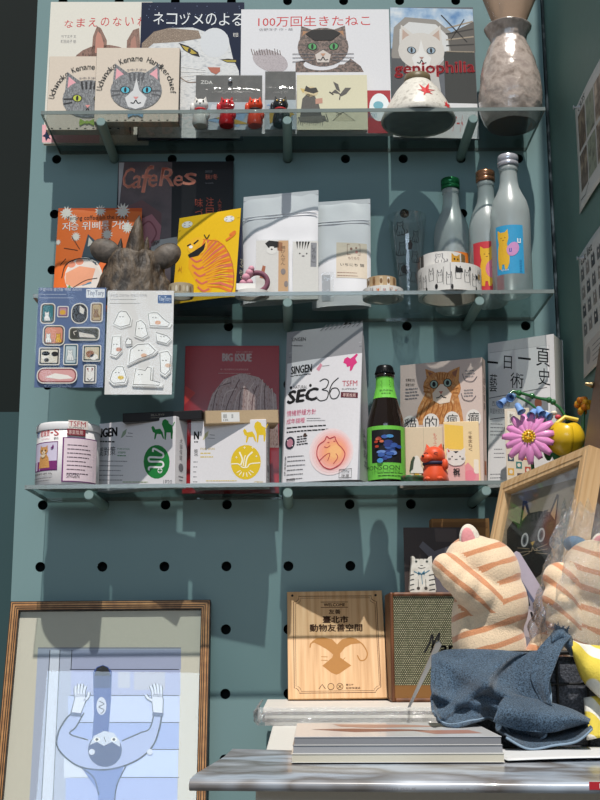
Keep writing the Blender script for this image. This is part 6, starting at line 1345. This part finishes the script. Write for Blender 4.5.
for x, y, dx, dz in ((503, 402, -0.7, -0.6), (512, 397, -0.3, -0.2), (519, 408, 0.4, -1.0), (533, 413, -0.4, -0.5), (540, 411, 0.2, -0.6), (546, 415, 0.4, -0.4)):
    p = L(x, y, -0.25); dv = Vector((dx, -0.5, dz)).normalized(); Q = dv.to_track_quat('Z', 'Y').to_matrix(); m_ = MB(); n = 14
    prb = [(0.003, -0.008), (0.0048, -0.005), (0.005, 0.001), (0.0062, 0.007), (0.0068, 0.008), (0.0052, 0.007), (0.0035, 0.0)]
    vs = [p + Q @ Vector((r*math.cos(2*math.pi*i/n), r*math.sin(2*math.pi*i/n), z)) for r, z in prb for i in range(n)]
    m_.add(vs, [(j*n+i, j*n+(i+1) % n, (j+1)*n+(i+1) % n, (j+1)*n+i) for j in range(len(prb)-1) for i in range(n)] + [tuple(range(n))[::-1]], LB, True); m_.build('bluebell', o, label='light blue bell')
for x, y, r_ in ((548, 451, 1), (556, 452, -1)):
    m_ = MB(); p = L(x, y, -0.235); m_.sheet(lambda u, v: p + Vector(((u-0.5)*0.014*math.sin(math.pi*(0.1+0.85*v)), -0.004*v, -0.014+0.026*v)), 6, 8, GN); m_.build('leaf', o, solid=0.001)
c2 = L(583, 406, -0.215); ob_ = MB()
for k in range(26):
    v_ = Vector((random.gauss(0, 1), random.gauss(0, 1), random.gauss(0, 1))).normalized(); ob_.ball(c2+v_*0.010, 0.0048, M('dba028', .4) if k % 3 else M('c9761f', .4), 8, 6)
ob_.build('orange_blossom', o, label='small orange yellow blossom'); MB().tube([c2-Vector((0, 0, .008)), c2-Vector((.004, 0, .06)), Vector((0.004, 0, 0.12))], 0.003, GN, 8).build('stem', o)
for k in range(4): MB().ball(L(546+4*k, 413+(k % 2)*4, -0.232), (0.005, 0.004, 0.0035), M(['e0ded8', 'd98a4a', 'd9d2c0', 'c94a5a'][k], .4), 10, 8).build('small_blossom', o)

# brown board leaning on the right wall
o = thing('brown_board', 'plain brown board leaning on the right wall behind the wood frame', 'board', (0.4095, -0.52, TABLE+0.003), (0, rad(2.2), 0))
pb0 = Vector((0.318, 0, 0)); 
o.location = (0.338, -0.452, TABLE+0.004); o.rotation_euler = (0, rad(11.5), 0)
MB().box(-0.005, -0.16, 0, 0.005, 0.175, 0.53, M('7a6252', 0.55, bump=0.05)).build('board_panel', o, 0.002)
pn = MB().lathe([(0.0, 0), (0.0045, 0.0), (0.005, 0.002), (0.003, 0.006), (0.002, 0.012)], M('8a7a5a', 0.3, 0.8), 18); p_ = pn.build('screw_knob', o, label='small metal knob'); p_.location = (-0.006, 0.170, 0.47); p_.rotation_euler = (0, rad(-90), 0)

# ------------------------------------------------------------------ basket with cloths and plush cats
o = thing('wire_basket', 'black wire basket with dark grey lining under the denim and yellow cloths', 'basket', (0.2585, -0.655, TABLE+0.0006))
bx, by, bh = 0.0925, 0.078, 0.096
WIRE = M('17181a', 0.4, 0.3)
rim = [(-bx, -by, bh), (bx, -by, bh), (bx, by, bh), (-bx, by, bh)]
mb = MB().tube(rim, 0.0022, WIRE, 8, True); mb.build('rim', o)
for k in range(7): x = -bx+2*bx*k/6; MB().tube([(x, -by, bh), (x*0.94, -by*0.94, 0.002), (x*0.94, by*0.94, 0.002), (x, by, bh)], 0.0015, WIRE, 6).build('wire', o)
for zz in (0.004, 0.035, 0.066): q_ = 0.94+0.06*zz/bh; MB().tube([(-bx*q_, -by*q_, zz), (bx*q_, -by*q_, zz), (bx*q_, by*q_, zz), (-bx*q_, by*q_, zz)], 0.0015, WIRE, 6, True).build('wire', o)
LN_ = mottled('lining_fabric', ['2b2d33', '3d4048', '5a5d66'], 500, 0.9, 0.5, 3, 0.002)
mb = MB()
c4 = [(-1, -1), (1, -1), (1, 1), (-1, 1)]
for k in range(4):
    (ax, ay), (cx, cy) = c4[k], c4[(k+1) % 4]
    mb.sheet(lambda u, v: ((ax+(cx-ax)*u)*(bx-0.004)*(0.94+0.06*v), (ay+(cy-ay)*u)*(by-0.004)*(0.94+0.06*v), 0.006+(bh-0.010)*v), 14, 8, LN_)
mb.sheet(lambda u, v: ((2*u-1)*bx*0.92, (2*v-1)*by*0.92, 0.0062), 6, 6, LN_); mb.build('lining', o, solid=0.0012)

def denim():
    m = bpy.data.materials.new('denim'); m.use_nodes = True; nt = m.node_tree; b = nt.nodes['Principled BSDF']; b.inputs['Roughness'].default_value = 0.9; b.inputs['Specular IOR Level'].default_value = 0.15; b.inputs['Sheen Weight'].default_value = 0.2
    tc = nt.nodes.new('ShaderNodeTexCoord'); w = nt.nodes.new('ShaderNodeTexWave'); w.bands_direction = 'DIAGONAL'; w.inputs['Scale'].default_value = 420; w.inputs['Distortion'].default_value = 12; w.inputs['Detail'].default_value = 3
    nz = nt.nodes.new('ShaderNodeTexNoise'); nz.inputs['Scale'].default_value = 680; nz.inputs['Roughness'].default_value = 0.65; n2 = nt.nodes.new('ShaderNodeTexNoise'); n2.inputs['Scale'].default_value = 22; n2.inputs['Detail'].default_value = 4
    for n_ in (w, nz, n2): nt.links.new(tc.outputs['Object'], n_.inputs['Vector'])
    mx = nt.nodes.new('ShaderNodeMix'); mx.data_type = 'RGBA'; mx.inputs['A'].default_value = srgb('17212c'); mx.inputs['B'].default_value = srgb('5f7890')
    ad = nt.nodes.new('ShaderNodeMath'); ad.operation = 'MULTIPLY'; nt.links.new(w.outputs['Fac'], ad.inputs[0]); nt.links.new(nz.outputs['Fac'], ad.inputs[1])
    dr = nt.nodes.new('ShaderNodeMapRange'); dr.inputs['From Min'].default_value = 0.32; dr.inputs['From Max'].default_value = 0.72; nt.links.new(nz.outputs['Fac'], dr.inputs['Value']); nt.links.new(dr.outputs['Result'], mx.inputs['Factor'])
    m2 = nt.nodes.new('ShaderNodeMix'); m2.data_type = 'RGBA'; m2.blend_type = 'MULTIPLY'; m2.inputs['Factor'].default_value = 0.5
    cr = nt.nodes.new('ShaderNodeValToRGB'); cr.color_ramp.elements[0].position = .35; cr.color_ramp.elements[0].color = (.55, .58, .62, 1); cr.color_ramp.elements[1].position = .65; cr.color_ramp.elements[1].color = (1.2, 1.2, 1.2, 1)
    nt.links.new(n2.outputs['Fac'], cr.inputs['Fac']); nt.links.new(mx.outputs['Result'], m2.inputs['A']); nt.links.new(cr.outputs['Color'], m2.inputs['B']); nt.links.new(m2.outputs['Result'], b.inputs['Base Color'])
    bp = nt.nodes.new('ShaderNodeBump'); bp.inputs['Strength'].default_value = 0.6; bp.inputs['Distance'].default_value = 0.0015; nt.links.new(ad.outputs[0], bp.inputs['Height']); nt.links.new(bp.outputs['Normal'], b.inputs['Normal'])
    return m
DEN = denim()
def spl(pts, t):
    xs = [i/(len(pts)-1) for i in range(len(pts))]
    k = min(len(pts)-2, int(t*(len(pts)-1))); f = t*(len(pts)-1)-k
    P = lambda i: np.array(pts[max(0, min(len(pts)-1, i))], float)
    p0, p1, p2, p3 = P(k-1), P(k), P(k+1), P(k+2)
    return 0.5*((2*p1)+(-p0+p2)*f+(2*p0-5*p1+4*p2-p3)*f*f+(-p0+3*p1-3*p2+p3)*f**3)
o = thing('denim_cloth', 'blue denim cloth draped over the front of the basket onto the magazines', 'cloth', (0.22, -0.78, TABLE))
O_ = np.array([0.22, -0.78, TABLE])
top = [(432, 656), (446, 651), (470, 650), (500, 651), (524, 653), (545, 650)]
mid = [(430, 690), (446, 690), (472, 690), (502, 692), (530, 700), (552, 704)]
hem = [(431, 712), (447, 727), (474, 722), (494, 721), (512, 741), (536, 748)]
def rows(rws, Ys, u, v, fold):
    """a cloth through successive cross curves, each at its own depth"""
    n = len(rws)-1; pts = []
    for r_, Y_ in zip(rws, Ys):
        p = spl(r_, u); pts.append(at(p[0], p[1], (Y_(u) if callable(Y_) else Y_)))
    q_ = spl(pts, v); return q_ + np.array([0, fold(u, v), 0]) - O_
fd = lambda u, v: -0.016*math.exp(-((v-0.30-0.55*u)/0.06)**2)*u*2-0.012*math.exp(-((v-0.62-0.3*u)/0.05)**2)*(1-u)-0.014*math.exp(-((v-1.05+1.1*u)/0.06)**2)+ (-0.009*math.sin(15*u+2.5*v)*v - 0.006*math.sin(27*u-5*v)*v*v + 0.004*mnoise.noise(Vector((u*7, v*5, 1)))) - 0.010*math.exp(-((u-0.25-0.9*v*0.45)/0.07)**2)*v
inn = [(x+2, y+3) for x, y in top]
m_ = MB(); m_.sheet(lambda u, v: rows([[(x+1, y+8) for x, y in top], top, [(x*0.7+mx_*0.3, y*0.7+my_*0.3) for (x, y), (mx_, my_) in zip(top, mid)], mid, [(x*0.45+mx_*0.55, y*0.45+my_*0.55) for (x, y), (mx_, my_) in zip(mid, hem)], hem], [-0.690, -0.737, -0.765, -0.79, -0.80, lambda u: -0.81-0.02*math.sin(7*u)], u, v, fd), 80, 60, DEN)
m_.build('cloth_front', o, solid=0.0022)
sm_ = MB(); cf = m_.v[:81*61]; SEAM = M('7f93a6', 0.9)
sm_.tube([np.array(cf[r_*81+80-1])+np.array([0, -0.0022, 0]) for r_ in range(12, 61)], 0.0011, SEAM, 6).tube([np.array(cf[57*81+c_])+np.array([0, -0.0022, 0]) for c_ in range(81)], 0.0009, SEAM, 6).build('seam', o, label='pale stitched seams')
fl_l = [(558, 629), (546, 640), (535, 655), (531, 678), (541, 702)]; fl_r = [(571, 637), (563, 647), (556, 664), (549, 685), (552, 706)]
m_ = MB(); m_.sheet(lambda u, v: at(*(spl(fl_l, v)*(1-u)+spl(fl_r, v)*u), -0.752-0.055*v+0.012*math.cos(3.1*u)*(1-v*.5)) - O_, 14, 30, DEN)
m_.sheet(lambda u, v: at(*(np.array([552, 634])*(1-u)+np.array([572, 640])*u + np.array([0, -9*math.sin(math.pi*u)+16*v])), -0.752-0.014*math.sin(math.pi*v)) - O_, 14, 8, DEN)
m_.build('folded_flap', o, solid=0.0022)
up_l = [(508, 694), (530, 699), (553, 704), (574, 711), (590, 720)]; md_l = [(498, 706), (524, 713), (550, 716), (574, 717), (590, 722)]; ed_l = [(494, 722), (518, 730), (545, 732), (570, 727), (590, 723)]
in_l = [(496, 722), (520, 727), (545, 727), (568, 722), (588, 720)]; lo_l = [(506, 738), (528, 749), (554, 746), (576, 742), (591, 729)]
m_ = MB(); m_.sheet(lambda u, v: rows([up_l, md_l, ed_l], [lambda u: -0.797, lambda u: -0.832-0.008*math.sin(3*u), lambda u: -0.842+0.010*math.sin(3.1*u)], u, v, lambda u, v: -0.005*math.sin(9*u+3*v)*v), 40, 20, DEN)
m_.build('folded_cuff', o, solid=0.0022)
m_ = MB(); m_.sheet(lambda u, v: rows([in_l, [(x, y+8) for x, y in in_l], [(x, y-3) for x, y in lo_l], lo_l], [-0.800, -0.806, -0.838, -0.846], u, v, lambda u, v: -0.003*math.sin(8*u)*v), 40, 16, DEN)
sm_ = MB(); sm_.tube([np.array(m_.v[16*41+c_])+np.array([0, -0.0015, 0.0004]) for c_ in range(41)], 0.001, SEAM, 6); sm_.build('seam', o, label='pale stitched seams')
m_.build('hem_fold', o, solid=0.0022)
fz = MB()
for k in range(70):   # frayed peak
    u = random.random(); p = at(553+18*u+random.uniform(-1.5, 1.5), 631-5*math.sin(math.pi*u)+7*u+random.uniform(-2, 2), -0.757) - O_
    fz.tube([p, p+np.array([random.uniform(-.004, .004), random.uniform(-.004, .001), random.uniform(.000, .006)])], 0.00035, M('4a5868', 0.9), 4, caps=False)
fz.build('frayed_threads', o)

o = thing('yellow_cloth', 'yellow and white striped cloth hanging over the right front of the basket', 'cloth', (0.33, -0.77, TABLE))
O2 = np.array([0.33, -0.77, TABLE])
YS = stripes('yellow_check', 'd6c04a', 'dcd9cf', 'DIAGONAL', 13, 0.6, 0.62, 0.04, 0.85, 1, 0.3)
tp = [(570, 640), (582, 644), (598, 646), (618, 648)]; bt2 = [(575, 660), (583, 680), (598, 696), (618, 712)]
m_ = MB(); m_.sheet(lambda u, v: at(*(spl(tp, u)*(1-v)+spl(bt2, u)*v), -0.752-0.012*math.sin(math.pi*v)-0.004*math.sin(8*u+3*v)) - O2, 24, 16, YS)
m_.build('cloth_swag', o, solid=0.0016)
m_ = MB(); m_.sheet(lambda u, v: at(584+34*u+3*v, 698+42*v-6*u, -0.742-0.012*v-0.004*math.sin(7*u)) - O2, 14, 12, YS); m_.build('cloth_tail', o, solid=0.0016)

def soft_body(name, parent, balls, voxel, matfn, mats, smooth=6):
    mb = MB()
    for c_, r_, rot in balls: mb.ball(c_, r_, mats[0], 24, 16, rot)
    t_ = mb.build('soft_tmp'); md = t_.modifiers.new('r', 'REMESH'); md.mode = 'VOXEL'; md.voxel_size = voxel
    ms = t_.modifiers.new('s', 'SMOOTH'); ms.factor = 0.5; ms.iterations = smooth
    dg = bpy.context.evaluated_depsgraph_get(); dg.update()
    me = bpy.data.meshes.new_from_object(t_.evaluated_get(dg)); bpy.data.objects.remove(t_)
    me.materials.clear()
    for m in mats: me.materials.append(m)
    for p in me.polygons: p.use_smooth = True; p.material_index = matfn(p.center) if matfn else 0
    me.name = name; ob = bpy.data.objects.new(name, me); C.objects.link(ob); ob.parent = parent
    return ob
def plush_mat(name, ang, sc, dist, thr):
    m = bpy.data.materials.new(name); m.use_nodes = True; nt = m.node_tree; b = nt.nodes['Principled BSDF']; b.inputs['Roughness'].default_value = 0.95; b.inputs['Specular IOR Level'].default_value = 0.05; b.inputs['Sheen Weight'].default_value = 0.35; b.inputs['Sheen Roughness'].default_value = 0.6
    tc = nt.nodes.new('ShaderNodeTexCoord'); mp = nt.nodes.new('ShaderNodeMapping'); mp.inputs['Rotation'].default_value = (0, rad(ang), 0); nt.links.new(tc.outputs['Object'], mp.inputs['Vector'])
    w = nt.nodes.new('ShaderNodeTexWave'); w.bands_direction = 'Z'; w.inputs['Scale'].default_value = sc; w.inputs['Distortion'].default_value = dist; w.inputs['Detail'].default_value = 2; w.inputs['Detail Scale'].default_value = 0.35
    nt.links.new(mp.outputs['Vector'], w.inputs['Vector'])
    g = nt.nodes.new('ShaderNodeTexNoise'); g.inputs['Scale'].default_value = 38; nt.links.new(mp.outputs['Vector'], g.inputs['Vector'])
    sm = nt.nodes.new('ShaderNodeMath'); sm.operation = 'MULTIPLY_ADD'; nt.links.new(g.outputs['Fac'], sm.inputs[0]); sm.inputs[1].default_value = 0.55; nt.links.new(w.outputs['Fac'], sm.inputs[2])
    mr = nt.nodes.new('ShaderNodeMapRange'); mr.inputs['From Min'].default_value = thr; mr.inputs['From Max'].default_value = thr+0.10; nt.links.new(sm.outputs[0], mr.inputs['Value'])
    fz_ = nt.nodes.new('ShaderNodeTexNoise'); fz_.inputs['Scale'].default_value = 650; fz_.inputs['Detail'].default_value = 4; nt.links.new(tc.outputs['Object'], fz_.inputs['Vector'])
    mx = nt.nodes.new('ShaderNodeMix'); mx.data_type = 'RGBA'; mx.inputs['A'].default_value = srgb('e2c9aa'); mx.inputs['B'].default_value = srgb('c88a62'); nt.links.new(mr.outputs['Result'], mx.inputs['Factor'])
    m2 = nt.nodes.new('ShaderNodeMix'); m2.data_type = 'RGBA'; m2.blend_type = 'MULTIPLY'; m2.inputs['Factor'].default_value = 0.35; nt.links.new(mx.outputs['Result'], m2.inputs['A'])
    cr = nt.nodes.new('ShaderNodeValToRGB'); cr.color_ramp.elements[0].position = .3; cr.color_ramp.elements[0].color = (.62, .58, .54, 1); cr.color_ramp.elements[1].position = .65; cr.color_ramp.elements[1].color = (1.15, 1.15, 1.15, 1); nt.links.new(fz_.outputs['Fac'], cr.inputs['Fac']); nt.links.new(cr.outputs['Color'], m2.inputs['B'])
    nt.links.new(m2.outputs['Result'], b.inputs['Base Color'])
    bp = nt.nodes.new('ShaderNodeBump'); bp.inputs['Strength'].default_value = 0.5; bp.inputs['Distance'].default_value = 0.0016; nt.links.new(fz_.outputs['Fac'], bp.inputs['Height']); nt.links.new(bp.outputs['Normal'], b.inputs['Normal'])
    return m
PL1 = plush_mat('striped_plush', 20, 16, 4.2, 1.03); PL2 = plush_mat('striped_plush_arm', 138, 18, 3.0, 1.02); PLW = M('d9d0c2', 0.95, bump=0.5, scale=420, sheen=0.3); PLP = M('d68f92', 0.9, bump=0.3, scale=420, sheen=0.3)
def plush(label, Y0, balls, arm, armr, ears, bandsmat):
    base = np.array(at(balls[0][0], 700, Y0)); base[2] = TABLE+0.008; k_ = None
    o = thing('plush_cat', label, 'plush toy', base, (0, 0, 0), 'striped plush cats in the basket')
    def W(px, py, dy): return Vector(at(px, py, Y0+dy)) - Vector(base)
    kk = (CAMD+Y0)*0.98/FPX*1.02
    bl = [(W(x, y, dy), (rx*kk, ry*kk, rz*kk), Matrix.Rotation(rad(rt), 3, 'Y')) for x, y, rx, ry, rz, rt, dy in balls]
    am = [(W(x, y, dy), (r*kk, r*kk, r*kk), None) for x, y, r, dy in arm]
    ax = [m for m, _, _ in am]
    def mf(c):
        for i in range(len(ax)-1):
            a_, b_ = ax[i], ax[i+1]; t = max(0, min(1, (c-a_).dot(b_-a_)/(b_-a_).length_squared)); 
            if (c-(a_+(b_-a_)*t)).length < armr*kk: return 1
        return 0
    soft_body('plush_body', o, bl+am, 0.0026, mf, [bandsmat, PL2], 5)
    for x, y, rx, rz, rt, dy in ears:
        R = Matrix.Rotation(rad(rt), 3, 'Y'); c_ = W(x, y, dy)
        e_ = MB().ball(c_, (rx*kk, 5*kk, rz*kk), PLW, 18, 12, R).build('ear', o)
        MB().ball(c_ + R @ Vector((-1.5*kk, -2.6*kk, -1*kk)), (rx*0.74*kk, 3.4*kk, rz*0.86*kk), PLP, 16, 10, R).build('ear_inner', e_, label='pink inner ear')
    return o, W, kk
oL, WL, kL = plush('cream and orange striped plush cat covering its face, unwrapped, left in the basket', -0.645,
    [(490, 648, 36, 30, 44, 0, 0), (494, 606, 34, 32, 40, 8, 0), (489, 572, 31, 30, 34, -20, 0), (474, 563, 30, 28, 28, 0, 0), (462, 630, 10, 24, 40, 0, 0.0), (492, 712, 25, 26, 36, 0, 0)],
    [(446, 567, 14, -0.022), (455, 577, 15, -0.026), (466, 587, 16, -0.028), (480, 596, 18, -0.022), (494, 602, 19, -0.010)], 21, [(470, 541, 10.5, 17, -8, -0.012)], PL1)
oR, WR, kR = plush('cream and orange striped plush cat wrapped in a clear bag, right in the basket', -0.66,
    [(584, 640, 36, 32, 48, 0, 0), (594, 578, 34, 32, 38, 0, 0.0), (541, 653, 15, 16, 22, 30, 0.01), (582, 706, 26, 26, 36, 0, 0)],
    [(559, 578, 16, -0.014), (560, 600, 17.5, -0.018), (564, 622, 18, -0.016), (572, 640, 16, -0.006)], 20, [(600, 545, 9, 12, 10, -0.004)], plush_mat('striped_plush_b', 160, 16, 4.2, 1.03))
MB().ball(WR(576, 545, 0.012), (13*kR, 8*kR, 9*kR), M('4f6a84', 0.9, bump=0.4, scale=300), 20, 12, Matrix.Rotation(rad(15), 3, 'Y')).build('blue_fabric', oR, label='blue denim fabric piece')
def bagfn(u, v):
    an = 2*math.pi*u; r0 = spl([(44,), (50,), (47,), (40,), (30,), (24,)], v)[0]; c_ = spl([(586, 668), (584, 640), (583, 605), (585, 570), (586, 540), (590, 508)], v)
    n = 1+0.10*mnoise.noise(Vector((math.cos(an)*2.5, math.sin(an)*2.5, v*5)))+(0.10+0.18*v)*mnoise.noise(Vector((math.cos(an)*6, math.sin(an)*6, v*11)))
    p = Vector(WR(c_[0], c_[1], 0)); return p + Vector((math.cos(an)*r0*n*kR*0.96, math.sin(an)*r0*n*kR*0.92, 0.02*v*mnoise.noise(Vector((math.cos(an)*3, math.sin(an)*3, 9)))))
MB().sheet(bagfn, 72, 44, clear('crumpled_film', (0.97, 0.98, 0.98), 0.15, 0.06, 1.0, 90, diffuse=0.05, dcol=(0.9, 0.92, 0.94), facing=0.45)).build('clear_bag', oR, label='crumpled clear plastic bag')

# pamphlet between the two plush cats
Yp = -0.615
pts = [(514, 553), (516.5, 551), (520, 553), (551, 603), (551, 676), (512, 676)]
B0 = at(531, 676, Yp); o = thing('pamphlet', 'pale lavender card with a slanted top, standing between the two plush cats', 'card', B0)
MB().prism([((at(x, y, Yp)-B0)[0], (at(x, y, Yp)-B0)[2]) for x, y in pts][::-1], 0, 0.004, M('b3aab8', 0.5)).build('card_sheet', o, 0.0006)
a = Art([(0, 0), (1, 0), (1, 1), (0, 1)], 0, 0, 1, 1, wrap=lambda x, z, d: (x, -d, z)); LC = lambda x, y: ((at(x, y, Yp)-B0)[0], 1-(at(x, y, Yp)-B0)[2])
a.poly([LC(*p) for p in ((515.5, 570), (545, 616), (545, 672), (514, 672))], M('8f8a94', .5)); a.up(); a.poly([LC(*p) for p in ((516.5, 578), (522, 586), (522, 600), (517, 596))], M('4f5874', .5)); a.line([LC(526, 592), LC(529, 606)], 0.0028, INK); a.poly([LC(*p) for p in ((524, 606), (540, 616), (540, 640), (524, 636))], M('b7aeb4', .5)); a.line([LC(517, 576), LC(546, 621)], 0.003, M('5a5f78', .5)); a.up(); a.line([LC(531, 612), LC(534, 622)], 0.0025, INK); a.build('card_print', o)

# grey metal strip leaning on the denim
p0 = Vector(at(409, 709, -0.306)); p0.z = STK+0.0012; p1 = Vector(at(440, 641, -0.60))
o = thing('metal_strip', 'thin grey metal strip leaning from the wrapped magazines against the denim', 'strip', p0)
d = p1-p0; sd_ = d.cross(Vector((0, 1, 0.2))).normalized()*0.0032; th = d.cross(sd_).normalized()*0.0006
vs = [sd_*0.5, -sd_*0.5, d*0.96-sd_*1.1, d*1.0+sd_*0.2, d*0.97+sd_*1.1]; 
vs2 = [v+th for v in vs]+[v-th for v in vs]; n = 5
MB().add(vs2, [tuple(range(n)), tuple(range(2*n-1, n-1, -1))]+[(i, i+n, (i+1) % n+n, (i+1) % n) for i in range(n)], M('8a8f98', 0.35, 0.6)).build('strip', o)
